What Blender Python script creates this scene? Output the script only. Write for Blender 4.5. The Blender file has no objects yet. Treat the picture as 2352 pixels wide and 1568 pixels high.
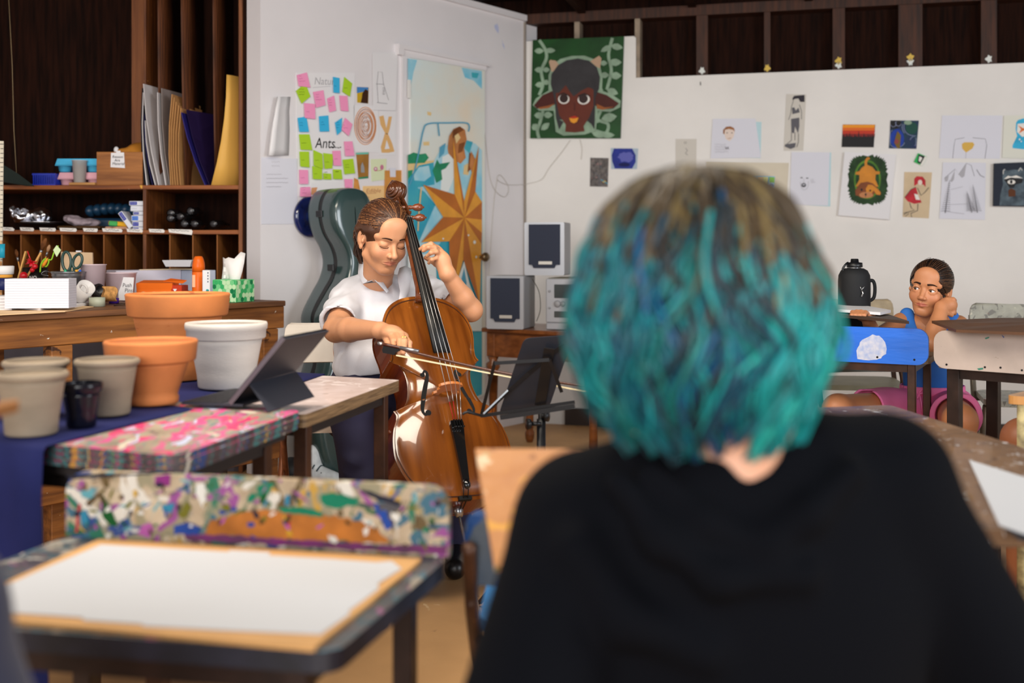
import bpy, bmesh, math, random
import numpy as np
from mathutils import Vector, Matrix, Euler
random.seed(11)
SC = bpy.context.scene
COL = SC.collection
FPX, CX, HY, CH = 2500.0, 1176.0, 570.0, 1.05      # focal length (px of 2352), centre column, horizon row, camera height
cam = bpy.data.cameras.new('camera')
cam.sensor_width = 36.0
cam.lens = FPX / 2352.0 * 36.0
cam.shift_y = -(784.0 - HY) / 2352.0
cam.clip_start = 0.05
cam.dof.use_dof = True
cam.dof.focus_distance = 3.7
cam.dof.aperture_fstop = 2.2
camo = bpy.data.objects.new('camera', cam)
camo.location = (0, 0, CH)
camo.rotation_euler = (math.radians(90), 0, 0)
COL.objects.link(camo)
SC.camera = camo
SC.view_settings.view_transform = 'Standard'
SC.view_settings.look = 'None'
SC.view_settings.gamma = 1.0
SC.view_settings.exposure = 0.64
world = bpy.data.worlds.new('world')
SC.world = world
world.use_nodes = True
world.node_tree.nodes['Background'].inputs[0].default_value = (0.80, 0.88, 1.0, 1)
world.node_tree.nodes['Background'].inputs[1].default_value = 0.22
def area(name, loc, target, sx, sy, power, col):
 l = bpy.data.lights.new(name, 'AREA')
 l.shape = 'RECTANGLE'
 l.size, l.size_y, l.energy, l.color = sx, sy, power, col
 o = bpy.data.objects.new(name, l)
 o.location = loc
 d = Vector(target) - Vector(loc)
 o.rotation_euler = d.to_track_quat('-Z', 'Y').to_euler()
 COL.objects.link(o)
 return o
area('daylight_doorway', (-1.0, -2.6, 1.7), (-0.2, 4.0, 1.0), 3.6, 1.9, 150, (1.0, 0.985, 0.97))
area('daylight_side_opening', (3.4, 0.6, 1.7), (0.2, 4.6, 0.9), 1.6, 1.6, 60, (0.90, 0.95, 1.0))
area('ceiling_tube_light', (-0.6, 2.3, 2.38), (-0.6, 2.9, 0.0), 2.4, 0.5, 45, (1.0, 0.90, 0.76))
def P(px, py, d):
 return Vector(((px - CX) / FPX * d, d, CH - (py - HY) / FPX * d))
def PZ(px, py, z):
 return P(px, py, FPX * (CH - z) / (py - HY))
def lin(c):
 """sRGB 0-255 -> linear"""
 return tuple((v / 255 / 12.92) if v / 255 <= 0.04045 else ((v / 255 + 0.055) / 1.055) ** 2.4 for v in c)
MATS = {}
def mat(name, rgb, rough=0.6, metal=0.0, var=0.0, vs=8.0, bump=0.0, bs=40.0, spec=0.5, trans=0.0, alpha=1.0,
  stretch=(1, 1, 1), coat=0.0, rgb2=None, sheen=0.0, sss=0.0, emit=0.0, rot=None):
 """procedural principled material; rgb in sRGB 0-255"""
 if name in MATS:
  return MATS[name]
 m = bpy.data.materials.new(name)
 m.use_nodes = True
 nt = m.node_tree
 b = nt.nodes['Principled BSDF']
 c = lin(rgb)
 b.inputs['Base Color'].default_value = (*c, 1)
 b.inputs['Roughness'].default_value = rough
 b.inputs['Metallic'].default_value = metal
 b.inputs['Specular IOR Level'].default_value = spec
 b.inputs['Transmission Weight'].default_value = trans
 b.inputs['Alpha'].default_value = alpha
 b.inputs['Coat Weight'].default_value = coat
 b.inputs['Sheen Weight'].default_value = sheen
 if sss:
  b.inputs['Subsurface Weight'].default_value = sss
  b.inputs['Subsurface Radius'].default_value = (0.012, 0.005, 0.003)
  b.inputs['Subsurface Scale'].default_value = 1.0
 if emit:
  b.inputs['Emission Color'].default_value = (*c, 1)
  b.inputs['Emission Strength'].default_value = emit
 if var or bump:
  tc = nt.nodes.new('ShaderNodeTexCoord')
  mp = nt.nodes.new('ShaderNodeMapping')
  mp.inputs['Scale'].default_value = stretch
  if rot is not None:
   mp.vector_type = 'TEXTURE'
   mp.inputs['Scale'].default_value = tuple(1 / q for q in stretch)
   mp.inputs['Rotation'].default_value = rot if hasattr(rot, '__len__') else (0, 0, rot)
  nt.links.new(tc.outputs['Object'], mp.inputs[0])
 if var:
  n = nt.nodes.new('ShaderNodeTexNoise')
  n.inputs['Scale'].default_value = vs
  n.inputs['Detail'].default_value = 6
  nt.links.new(mp.outputs[0], n.inputs['Vector'])
  r = nt.nodes.new('ShaderNodeValToRGB')
  c2 = lin(rgb2) if rgb2 else tuple(max(0, x * (1 - var)) for x in c)
  c3 = c if rgb2 else tuple(min(1, x * (1 + var * 0.7)) for x in c)
  r.color_ramp.elements[0].color = (*c2, 1)
  r.color_ramp.elements[1].color = (*c3, 1)
  r.color_ramp.elements[0].position = 0.32
  r.color_ramp.elements[1].position = 0.66
  nt.links.new(n.outputs['Fac'], r.inputs[0])
  nt.links.new(r.outputs[0], b.inputs['Base Color'])
 if bump:
  n2 = nt.nodes.new('ShaderNodeTexNoise')
  n2.inputs['Scale'].default_value = bs
  n2.inputs['Detail'].default_value = 4
  nt.links.new(mp.outputs[0], n2.inputs['Vector'])
  bp = nt.nodes.new('ShaderNodeBump')
  bp.inputs['Strength'].default_value = bump
  bp.inputs['Distance'].default_value = 0.004
  nt.links.new(n2.outputs['Fac'], bp.inputs['Height'])
  nt.links.new(bp.outputs[0], b.inputs['Normal'])
 MATS[name] = m
 return m
def wood(name, rgb, rgb2, axis=0, rough=0.55, vs=6.0, bump=0.2, coat=0.0, spots=None, spec=.35, rot=None):
 if name in MATS:
  return MATS[name]
 st = [1.0, 1.0, 1.0]
 st = [9.0, 9.0, 9.0]
 st[axis] = 0.7
 m = mat(name, rgb, rough, var=0.4, vs=vs, bump=bump, bs=14.0, stretch=tuple(st), rgb2=rgb2, coat=coat, spec=spec, rot=rot)
 if spots:
  add_spots(m, spots)
 return m
def add_spots(m, layers):
 """paint marks: layers of (rgb, noise scale, threshold, seed, stretch)"""
 nt = m.node_tree
 b = nt.nodes['Principled BSDF']
 tc = nt.nodes.new('ShaderNodeTexCoord')
 inp = b.inputs['Base Color']
 for i, (rgb, sc, th, seed, st) in enumerate(layers):
  mp = nt.nodes.new('ShaderNodeMapping')
  mp.inputs['Scale'].default_value = st
  mp.inputs['Location'].default_value = (seed * 3.17, seed * 1.31, seed * 2.23)
  mp.inputs['Rotation'].default_value = (0, 0, seed * 0.7)
  nt.links.new(tc.outputs['Object'], mp.inputs[0])
  n = nt.nodes.new('ShaderNodeTexNoise')
  n.inputs['Scale'].default_value = sc
  n.inputs['Detail'].default_value = 5
  n.inputs['Distortion'].default_value = 1.1
  nt.links.new(mp.outputs[0], n.inputs['Vector'])
  r = nt.nodes.new('ShaderNodeValToRGB')
  r.color_ramp.elements[0].position = th
  r.color_ramp.elements[1].position = min(1, th + 0.025)
  nt.links.new(n.outputs['Fac'], r.inputs[0])
  mx = nt.nodes.new('ShaderNodeMix')
  mx.data_type = 'RGBA'
  nt.links.new(r.outputs[0], mx.inputs[0])
  if inp.is_linked:
   nt.links.new(inp.links[0].from_socket, mx.inputs[6])
  else:
   mx.inputs[6].default_value = inp.default_value
  mx.inputs[7].default_value = (*lin(rgb), 1)
  nt.links.new(mx.outputs[2], inp)
 return m
class MB:
 """mesh collector in world coordinates; M maps local input to world"""
 def __init__(s, M=None):
  s.v, s.f, s.m, s.sm = [], [], [], []
  s.M = M or Matrix.Identity(4)
  s.mi = 0
  s.smooth = False
 def add(s, verts, faces, mi=None, smooth=None):
  o = len(s.v)
  s.v.extend([s.M @ Vector(v) for v in verts])
  for f in faces:
   s.f.append([i + o for i in f])
   s.m.append(s.mi if mi is None else mi)
   s.sm.append(s.smooth if smooth is None else smooth)
  return s
 def box(s, c, size, R=None, mi=None, bev=0.0):
  x, y, z = size[0] / 2, size[1] / 2, size[2] / 2
  R = R or Matrix.Identity(3)
  c = Vector(c)
  if bev > 0:
   b = min(bev, x * .9, y * .9, z * .9)
   vs, idx = [], {}
   for sx in (-1, 1):
    for sy in (-1, 1):
     for sz in (-1, 1):
      for a in range(3):
       q = [x - b, y - b, z - b]
       q[a] = (x, y, z)[a]
       idx[(sx, sy, sz, a)] = len(vs)
       vs.append(c + R @ Vector((q[0] * sx, q[1] * sy, q[2] * sz)))
   fs = []
   for a in range(3):
    for sg in (-1, 1):
     o1, o2 = (a + 1) % 3, (a + 2) % 3
     loop = []
     for p, q in ((-1, -1), (1, -1), (1, 1), (-1, 1)):
      k = [0, 0, 0]
      k[a], k[o1], k[o2] = sg, p, q
      loop.append(idx[(*k, a)])
     fs.append(loop if sg > 0 else loop[::-1])
   for a in range(3):
    o1, o2 = (a + 1) % 3, (a + 2) % 3
    for p in (-1, 1):
     for q in (-1, 1):
      k1, k2 = [0, 0, 0], [0, 0, 0]
      k1[a], k1[o1], k1[o2] = -1, p, q
      k2[a], k2[o1], k2[o2] = 1, p, q
      l = [idx[(*k1, o1)], idx[(*k2, o1)], idx[(*k2, o2)], idx[(*k1, o2)]]
      fs.append(l if p * q > 0 else l[::-1])
   for sx in (-1, 1):
    for sy in (-1, 1):
     for sz in (-1, 1):
      l = [idx[(sx, sy, sz, a)] for a in range(3)]
      fs.append(l if sx * sy * sz > 0 else l[::-1])
   return s.add(vs, fs, mi)
  vs = [c + R @ Vector((sx * x, sy * y, sz * z)) for sx in (-1, 1) for sy in (-1, 1) for sz in (-1, 1)]
  return s.add(vs, [(0, 1, 3, 2), (4, 6, 7, 5), (0, 4, 5, 1), (2, 3, 7, 6), (0, 2, 6, 4), (1, 5, 7, 3)], mi)
 def bar(s, a, b, w, h, up=(0, 0, 1), mi=None, bev=0.0):
  """box from a to b, w sideways, h along up"""
  a, b = Vector(a), Vector(b)
  d = b - a
  L = d.length
  d.normalize()
  up = Vector(up)
  sd = d.cross(up)
  if sd.length < 1e-4:
   sd = d.cross(Vector((0, 1, 0)))
  sd.normalize()
  up = sd.cross(d)
  R = Matrix((d, sd, up)).transposed()
  return s.box((a + b) / 2, (L, w, h), R, mi, bev)
 def prism(s, poly, off, mi=None, smooth=None):
  """poly: list of 3D points (planar), extruded by vector off"""
  n = len(poly)
  poly = [Vector(p) for p in poly]
  off = Vector(off)
  vs = poly + [p + off for p in poly]
  fs = [list(range(n))[::-1], list(range(n, 2 * n))]
  fs += [(i, (i + 1) % n, n + (i + 1) % n, n + i) for i in range(n)]
  return s.add(vs, fs, mi, smooth)
 def lathe(s, prof, c=(0, 0, 0), seg=40, axis=None, mi=None, smooth=True, wob=None):
  """prof: list of (r, z)"""
  vs, fs = [], []
  c = Vector(c)
  Q = Matrix.Identity(3)
  if axis is not None:
   Q = Vector((0, 0, 1)).rotation_difference(Vector(axis)).to_matrix()
  for r, z in prof:
   for k in range(seg):
    a = 2 * math.pi * k / seg
    vs.append(c + Q @ Vector((r * math.cos(a), r * math.sin(a), z)))
  for i in range(len(prof) - 1):
   for k in range(seg):
    k2 = (k + 1) % seg
    fs.append((i * seg + k, i * seg + k2, (i + 1) * seg + k2, (i + 1) * seg + k))
  if prof[0][0] > 1e-5:
   fs.append(list(range(seg))[::-1])
  if prof[-1][0] > 1e-5:
   fs.append([(len(prof) - 1) * seg + k for k in range(seg)])
  return s.add(vs, fs, mi, smooth)
 def tube(s, pts, rad, seg=8, mi=None, smooth=True, caps=True, flat=1.0, closed=False):
  pts = [Vector(p) for p in pts]
  n = len(pts)
  if not hasattr(rad, '__len__'):
   rad = [rad] * n
  vs, fs = [], []
  nrm = None
  for i in range(n):
   t = (pts[min(i + 1, n - 1)] - pts[max(i - 1, 0)])
   if closed:
    t = pts[(i + 1) % n] - pts[(i - 1) % n]
   if t.length < 1e-9:
    t = Vector((0, 0, 1))
   t.normalize()
   if nrm is None:
    nrm = t.orthogonal().normalized()
   else:
    nrm = (nrm - t * nrm.dot(t))
    if nrm.length < 1e-6:
     nrm = t.orthogonal()
    nrm.normalize()
   bi = t.cross(nrm)
   for k in range(seg):
    a = 2 * math.pi * k / seg
    vs.append(pts[i] + (nrm * math.cos(a) + bi * math.sin(a) * flat) * rad[i])
  for i in range(n if closed else n - 1):
   i2 = (i + 1) % n
   for k in range(seg):
    k2 = (k + 1) % seg
    fs.append((i * seg + k, i * seg + k2, i2 * seg + k2, i2 * seg + k))
  if caps and not closed:
   fs.append(list(range(seg))[::-1])
   fs.append([(n - 1) * seg + k for k in range(seg)])
  return s.add(vs, fs, mi, smooth)
 def ball(s, c, r, seg=16, mi=None, R=None):
  r = (r, r, r) if not hasattr(r, '__len__') else r
  n = max(6, seg // 2)
  vs, fs = [], []
  R = R or Matrix.Identity(3)
  c = Vector(c)
  for i in range(n + 1):
   th = math.pi * i / n
   for k in range(seg):
    a = 2 * math.pi * k / seg
    vs.append(c + R @ Vector((r[0] * math.sin(th) * math.cos(a), r[1] * math.sin(th) * math.sin(a), r[2] * math.cos(th))))
  for i in range(n):
   for k in range(seg):
    k2 = (k + 1) % seg
    fs.append((i * seg + k, (i + 1) * seg + k, (i + 1) * seg + k2, i * seg + k2))
  return s.add(vs, fs, mi, True)
 def grid(s, rows, mi=None, smooth=True, thick=0.0):
  """rows: list of equal-length rows of points -> sheet (optionally with thickness)"""
  R, C = len(rows), len(rows[0])
  pts = [[Vector(p) for p in r] for r in rows]
  vs = [p for r in pts for p in r]
  fs = [(i * C + j, i * C + j + 1, (i + 1) * C + j + 1, (i + 1) * C + j) for i in range(R - 1) for j in range(C - 1)]
  if thick:
   nv = []
   for i in range(R):
    for j in range(C):
     du = pts[i][min(j + 1, C - 1)] - pts[i][max(j - 1, 0)]
     dv = pts[min(i + 1, R - 1)][j] - pts[max(i - 1, 0)][j]
     n = du.cross(dv)
     if n.length > 1e-9:
      n.normalize()
     nv.append(pts[i][j] + n * thick)
   k = len(vs)
   vs += nv
   fs2 = [tuple(x + k for x in f[::-1]) for f in fs]
   ring = [j for j in range(C)] + [i * C + C - 1 for i in range(1, R)] + [(R - 1) * C + j for j in range(C - 2, -1, -1)] + [i * C for i in range(R - 2, 0, -1)]
   fs3 = [(ring[q], ring[q] + k, ring[(q + 1) % len(ring)] + k, ring[(q + 1) % len(ring)]) for q in range(len(ring))]
   fs = fs + fs2 + fs3
  return s.add(vs, fs, mi, smooth)
 def build(s, name, mats, parent=None, label=None, cat=None, group=None, kind=None, origin=None):
  me = bpy.data.meshes.new(name)
  vs = s.v
  if origin is None:
   lo = [min(v[i] for v in vs) for i in range(3)]
   hi = [max(v[i] for v in vs) for i in range(3)]
   origin = Vector(((lo[0] + hi[0]) / 2, (lo[1] + hi[1]) / 2, lo[2]))
  origin = Vector(origin)
  me.from_pydata([tuple(v - origin) for v in vs], [], s.f)
  if not isinstance(mats, (list, tuple)):
   mats = [mats]
  for m in mats:
   me.materials.append(m)
  me.polygons.foreach_set('material_index', s.m)
  me.polygons.foreach_set('use_smooth', s.sm)
  bm = bmesh.new()
  bm.from_mesh(me)
  bmesh.ops.recalc_face_normals(bm, faces=bm.faces)
  bm.to_mesh(me)
  bm.free()
  me.update()
  return link(name, me, origin, parent, label, cat, group, kind)
def world_loc(o):
 p = Vector(o.location)
 while o.parent:
  o = o.parent
  p = p + Vector(o.location)
 return p
def link(name, data, origin, parent=None, label=None, cat=None, group=None, kind=None):
 o = bpy.data.objects.new(name, data)
 COL.objects.link(o)
 if parent:
  o.parent = parent
  o.location = Vector(origin) - world_loc(parent)
 else:
  o.location = origin
 tag(o, label, cat, group, kind)
 return o
def tag(o, label=None, cat=None, group=None, kind=None):
 if label: o['label'] = label
 if cat: o['category'] = cat
 if group: o['group'] = group
 if kind: o['kind'] = kind
 return o
def thing(name, label, cat, loc, group=None):
 return link(name, None, loc, None, label, cat, group)
def copy_thing(o, loc, rz=None, label=None, parent=None):
 c = o.copy()
 COL.objects.link(c)
 if parent:
  c.parent = parent
 else:
  c.location = loc
  if rz is not None:
   c.rotation_euler = (0, 0, rz)
  if label:
   c['label'] = label
 for ch in list(o.children):
  copy_thing(ch, None, parent=c)
 return c
def spline(pts, n=8):
 """Catmull-Rom through pts (tuples of any length)"""
 pts = [np.array(p, float) for p in pts]
 out = []
 for i in range(len(pts) - 1):
  p0, p1, p2, p3 = pts[max(i - 1, 0)], pts[i], pts[i + 1], pts[min(i + 2, len(pts) - 1)]
  for k in range(n):
   t = k / n
   out.append(0.5 * ((2 * p1) + (-p0 + p2) * t + (2 * p0 - 5 * p1 + 4 * p2 - p3) * t * t + (-p0 + 3 * p1 - 3 * p2 + p3) * t ** 3))
 out.append(pts[-1])
 return [tuple(p) for p in out]
def rrect(w, h, r, n=5, corners=(1, 1, 1, 1)):
 """rounded rectangle outline centred on 0, ccw from lower left"""
 out = []
 for i, (sx, sy, a0) in enumerate(((-1, -1, 180), (1, -1, 270), (1, 1, 0), (-1, 1, 90))):
  rr = r if corners[i] else 0.0005
  cx, cy = sx * (w / 2 - rr), sy * (h / 2 - rr)
  for k in range(n + 1):
   a = math.radians(a0 + 90 * k / n)
   out.append((cx + rr * math.cos(a), cy + rr * math.sin(a)))
 return out
def frame(o, x, y, z):
 M = Matrix.Identity(4)
 for i, v in enumerate((x, y, z)):
  v = Vector(v)
  for j in range(3):
   M[j][i] = v[j]
 for j in range(3):
  M[j][3] = o[j]
 return M
def rotz(o, a):
 return Matrix.Translation(Vector(o)) @ Matrix.Rotation(a, 4, 'Z')
_TXT = {}
def text_shape(s, shear=0.0):
 """flat glyph polygons of a string, height about 1"""
 key = (s, shear)
 if key in _TXT:
  return _TXT[key]
 cu = bpy.data.curves.new('lettering', 'FONT')
 cu.body = s
 cu.shear = shear
 cu.align_x = 'LEFT'
 cu.resolution_u = 3
 ob = bpy.data.objects.new('lettering', cu)
 COL.objects.link(ob)
 dg = bpy.context.evaluated_depsgraph_get()
 dg.update()
 me = bpy.data.meshes.new_from_object(ob.evaluated_get(dg))
 vs = [(v.co.x, v.co.y) for v in me.vertices]
 fs = [list(p.vertices) for p in me.polygons]
 bpy.data.objects.remove(ob)
 bpy.data.curves.remove(cu)
 bpy.data.meshes.remove(me)
 _TXT[key] = (vs, fs)
 return _TXT[key]
class SDF:
 def __init__(s, lo, hi, h):
  s.lo = np.array(lo, float)
  s.h = h
  s.n = np.ceil((np.array(hi) - s.lo) / h).astype(int) + 1
  s.f = np.full(s.n, 0.2, np.float32)
  s.ax = [(s.lo[i] + h * np.arange(s.n[i])).astype(np.float32) for i in range(3)]
 def sl(s, lo, hi):
  a = np.clip(np.floor((np.array(lo) - s.lo) / s.h).astype(int), 0, s.n)
  b = np.clip(np.ceil((np.array(hi) - s.lo) / s.h).astype(int) + 1, 0, s.n)
  if np.any(b <= a):
   return None
  S = tuple(slice(a[i], b[i]) for i in range(3))
  X = s.ax[0][S[0]][:, None, None]
  Y = s.ax[1][S[1]][None, :, None]
  Z = s.ax[2][S[2]][None, None, :]
  return S, X, Y, Z
 def put(s, S, d, k, mode):
  f = s.f[S]
  if mode == 'sub':
   d = -d
   h = np.clip(0.5 - 0.5 * (d - f) / k, 0, 1)
   s.f[S] = d * (1 - h) + f * h + k * h * (1 - h)
  else:
   h = np.clip(0.5 + 0.5 * (f - d) / k, 0, 1)
   s.f[S] = f * (1 - h) + d * h - k * h * (1 - h)
 def cap(s, a, b, ra, rb=None, k=0.012, mode='add'):
  rb = ra if rb is None else rb
  a, b = np.array(a, float), np.array(b, float)
  m = max(ra, rb) + 2 * k + 0.03
  r = s.sl(np.minimum(a, b) - m, np.maximum(a, b) + m)
  if r is None: return s
  S, X, Y, Z = r
  d = b - a
  L = max(float(d @ d), 1e-9)
  t = np.clip(((X - a[0]) * d[0] + (Y - a[1]) * d[1] + (Z - a[2]) * d[2]) / L, 0, 1)
  D = np.sqrt((X - a[0] - t * d[0]) ** 2 + (Y - a[1] - t * d[1]) ** 2 + (Z - a[2] - t * d[2]) ** 2) - (ra + t * (rb - ra))
  s.put(S, D, k, mode)
  return s
 def path(s, pts, rads, k=0.01, mode='add'):
  for i in range(len(pts) - 1):
   s.cap(pts[i], pts[i + 1], rads[i], rads[i + 1], k, mode)
  return s
 def ell(s, c, r, R=None, k=0.012, mode='add'):
  c = np.array(c, float)
  m = max(r) + 2 * k + 0.03
  q = s.sl(c - m, c + m)
  if q is None: return s
  S, X, Y, Z = q
  R = np.eye(3) if R is None else np.array(R)
  dx, dy, dz = X - c[0], Y - c[1], Z - c[2]
  u = [(R[0][i] * dx + R[1][i] * dy + R[2][i] * dz) / r[i] for i in range(3)]
  k0 = np.sqrt(u[0] ** 2 + u[1] ** 2 + u[2] ** 2)
  k1 = np.sqrt((u[0] / r[0]) ** 2 + (u[1] / r[1]) ** 2 + (u[2] / r[2]) ** 2) + 1e-9
  s.put(S, k0 * (k0 - 1) / k1, k, mode)
  return s
 def plane(s, p, n, k=0.004):
  """cut away the side n points to"""
  p, n = np.array(p, float), np.array(n, float)
  n = n / np.linalg.norm(n)
  D = ((s.ax[0] - p[0]) * n[0])[:, None, None] + ((s.ax[1] - p[1]) * n[1])[None, :, None] + ((s.ax[2] - p[2]) * n[2])[None, None, :]
  s.f = np.maximum(s.f, D.astype(np.float32))
  return s
 def wrinkle(s, amp, freq, seed=0, aniso=(1, 1, 1), n=5):
  rs = np.random.RandomState(seed)
  t = 0
  for i in range(n):
   w = rs.normal(size=3) * np.array(aniso)
   w = w / np.linalg.norm(w) * freq * (0.6 + 0.9 * rs.rand())
   ph = (s.ax[0] * w[0])[:, None, None] + (s.ax[1] * w[1])[None, :, None] + (s.ax[2] * w[2])[None, None, :] + rs.rand() * 6.28
   t = t + np.sin(ph)
  s.f = s.f + (amp / n * 1.6) * t.astype(np.float32)
  return s
 def mesh(s):
  f = s.f
  neg = f < 0
  c = np.zeros(tuple(s.n - 1), np.int8)
  corners = [(i, j, k) for i in (0, 1) for j in (0, 1) for k in (0, 1)]
  nx, ny, nz = s.n - 1
  for i, j, k in corners:
   c += neg[i:i + nx, j:j + ny, k:k + nz]
  act = (c > 0) & (c < 8)
  I = np.argwhere(act)
  if len(I) == 0:
   return np.zeros((0, 3)), np.zeros((0, 4), int)
  fv = np.stack([f[I[:, 0] + i, I[:, 1] + j, I[:, 2] + k] for i, j, k in corners], 1)
  co = np.array(corners, float)
  acc = np.zeros((len(I), 3))
  cnt = np.zeros(len(I))
  for a in range(8):
   for b in range(a + 1, 8):
    if np.abs(co[a] - co[b]).sum() == 1:
     m = (fv[:, a] < 0) != (fv[:, b] < 0)
     t = np.where(m, fv[:, a] / np.where(m, fv[:, a] - fv[:, b], 1), 0)
     p = co[a] + t[:, None] * (co[b] - co[a])
     acc += np.where(m[:, None], p, 0)
     cnt += m
  V = s.lo + (I + acc / cnt[:, None]) * s.h
  idx = -np.ones(act.shape, np.int32)
  idx[act] = np.arange(len(I))
  Q = []
  for ax in range(3):
   o1, o2 = (ax + 1) % 3, (ax + 2) % 3
   sl0 = [slice(None)] * 3
   sl1 = [slice(None)] * 3
   sl0[ax], sl1[ax] = slice(0, -1), slice(1, None)
   ch = neg[tuple(sl0)] != neg[tuple(sl1)]
   E = np.argwhere(ch)
   ok = (E[:, o1] > 0) & (E[:, o2] > 0) & (E[:, o1] < s.n[o1] - 1) & (E[:, o2] < s.n[o2] - 1)
   E = E[ok]
   inside = neg[E[:, 0], E[:, 1], E[:, 2]]
   q = []
   for d1, d2 in ((-1, -1), (0, -1), (0, 0), (-1, 0)):
    e = E.copy()
    e[:, o1] += d1
    e[:, o2] += d2
    q.append(idx[e[:, 0], e[:, 1], e[:, 2]])
   q = np.stack(q, 1)
   q[~inside] = q[~inside][:, ::-1]
   Q.append(q)
  Q = np.concatenate(Q)
  return V, Q[(Q >= 0).all(1)]
def relax(V, Q, it=2, lam=0.5):
 """light laplacian smoothing of a quad mesh"""
 n = len(V)
 for _ in range(it):
  acc = np.zeros((n, 3))
  cnt = np.zeros(n)
  for a, b in ((0, 1), (1, 2), (2, 3), (3, 0)):
   np.add.at(acc, Q[:, a], V[Q[:, b]])
   np.add.at(acc, Q[:, b], V[Q[:, a]])
   np.add.at(cnt, Q[:, a], 1)
   np.add.at(cnt, Q[:, b], 1)
  V = V * (1 - lam) + lam * acc / np.maximum(cnt, 1)[:, None]
 return V
def mb_from(V, Q, mb=None, mi=0):
 mb = mb or MB()
 mb.add([Vector(v) for v in V.tolist()], Q.tolist(), mi, True)
 return mb
# ================================================================ room
CORNER = Vector((0.076, 6.555, 0))
RU = Vector((0.968, -0.249, 0)).normalized()      # along the back wall, to the right
DU = Vector((-0.387, -0.480, 0)).normalized()     # along the door wall, towards the camera
RN = Vector((-RU.y * -1, RU.x * -1, 0))           # placeholder, fixed below
RN = Vector((RU.y, -RU.x, 0))                      # normals into the room
if RN.y > 0: RN = -RN
DN = Vector((-DU.y, DU.x, 0))
if DN.x < 0: DN = -DN
CEIL = 2.45
class Wall:
 def __init__(s, o, u, n):
  s.o, s.u, s.n = Vector(o), Vector(u), Vector(n)
 def pt(s, px, py, off=0.0):
  r = Vector(((px - CX) / FPX, 1.0, -(py - HY) / FPX))
  o = Vector((0, 0, CH))
  t = (s.o + s.n * off - o).dot(s.n) / r.dot(s.n)
  return o + r * t
 def scale(s, px, py):
  return s.pt(px, py).y / FPX
WR = Wall(CORNER, RU, RN)
WD = Wall(CORNER, DU, DN)
white_wall = mat('white_painted_board', (226, 222, 217), 0.5, var=0.06, vs=2.5, bump=0.25, bs=22)
white_wall2 = mat('white_painted_partition', (224, 220, 222), 0.5, var=0.05, vs=1.6, bump=0.12, bs=16)
add_spots(white_wall2, [((190, 196, 226), 3.0, 0.73, 3, (1, 1, 1))])
dark_wood = wood('dark_framing_wood', (74, 38, 18), (40, 20, 10), axis=2, rough=0.6)
darker_wood = wood('dark_siding_wood', (40, 19, 11), (20, 9, 6), axis=2, rough=0.8, spec=.08)
ceil_wood = wood('ceiling_boards_wood', (50, 26, 15), (26, 13, 8), axis=0, rough=0.8, spec=.1)
floor_m = mat('worn_tan_concrete', (186, 143, 96), 0.55, var=0.28, vs=1.6, bump=0.15, bs=60)
add_spots(floor_m, [((140, 104, 70), 9.0, 0.70, 5, (1, 1, 1)), ((205, 172, 130), 14.0, 0.70, 9, (1, 1, 1))])
mb = MB()
mb.box((0, 2.2, -0.05), (11.0, 11.6, 0.1))
mb.build('floor', floor_m, kind='structure')
def wslab(W, a, b, z0, z1, t0, t1, mb):
 p = [W.o + W.u * s + W.n * t0 + Vector((0, 0, z)) for s, z in ((a, z0), (b, z0), (b, z1), (a, z1))]
 mb.prism(p, W.n * (t1 - t0))
LR = 4.3
mb = MB()
p = [WR.o + WR.u * s + WR.n * -0.014 + Vector((0, 0, z)) for s, z in ((0, 0), (LR, 0), (LR, 2.05), (0.672, 2.05), (0.672, 2.285), (0.66, 2.295), (0, 2.295))]
mb.prism(p, WR.n * 0.014)
mb.build('wall_back', white_wall, kind='structure')
mb = MB()
wslab(WR, -0.3, LR, 0, CEIL + 0.15, -0.14, -0.12, mb)
mb.build('wall_back_siding', darker_wood, kind='structure')
mb = MB()
wslab(WR, 0.0, LR, 2.40, 2.46, -0.12, -0.01, mb)
mb.build('trim_1', dark_wood, kind='structure')
paint_dab = mat('yellow_paint_dab', (214, 178, 60), 0.5)
white_dab = mat('white_paint_dab', (222, 226, 220), 0.5)
k = 2
for px, w, dab in ((1324, 12, 0), (1463, 12, 0), (1612, 26, 1), (1762, 14, 2), (1927, 27, 3), (2092, 52, 3), (2273, 34, 1)):
 q = WR.pt(px, 120) - WR.o
 s0 = q.dot(WR.u)
 hw = w / 2 * WR.scale(px, 120)
 mb = MB()
 wslab(WR, s0 - hw, s0 + hw, 2.05 if px > 1460 else 2.2, 2.40, -0.12, -0.02 if px > 1464 else -0.016, mb)
 if dab:
  for mi_, zz, rr in ((1, 2.080, 0.016), (2, 2.104, 0.017))[:(2 if dab == 3 else 1)]:
   c = WR.o + WR.u * s0 + Vector((0, 0, zz)) + WR.n * -0.0185
   mb.prism([c + WR.u * (rr * math.cos(a) * (1 + .35 * math.sin(3 * a + px))) + Vector((0, 0, rr * 1.2 * math.sin(a) * (1 + .3 * math.sin(5 * a + px)))) for a in [i * math.pi / 8 for i in range(16)]],
      WR.n * 0.002, mi=(1 if dab != 2 else 2) if mi_ == 1 else 2)
 pale = mat('pale_framing_wood', (150, 132, 112), 0.6, var=0.3, vs=12)
 mb.build('trim_%d' % k, [dark_wood if px > 1470 else pale, white_dab, paint_dab], kind='structure')
 k += 1
a_end = (WD.pt(598, 400) - WD.o).dot(WD.u)
mb = MB()
wslab(WD, -0.12, a_end, 0, CEIL, -0.10, 0.0, mb)
mb.build('wall_door', white_wall2, kind='structure')
mb = MB()   # thin white board line at the ceiling
wslab(WD, 0, a_end, CEIL - 0.035, CEIL - 0.0, 0.0, 0.02, mb)
mb.build('trim_%d' % k, white_wall2, kind='structure'); k += 1
mb = MB()
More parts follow.
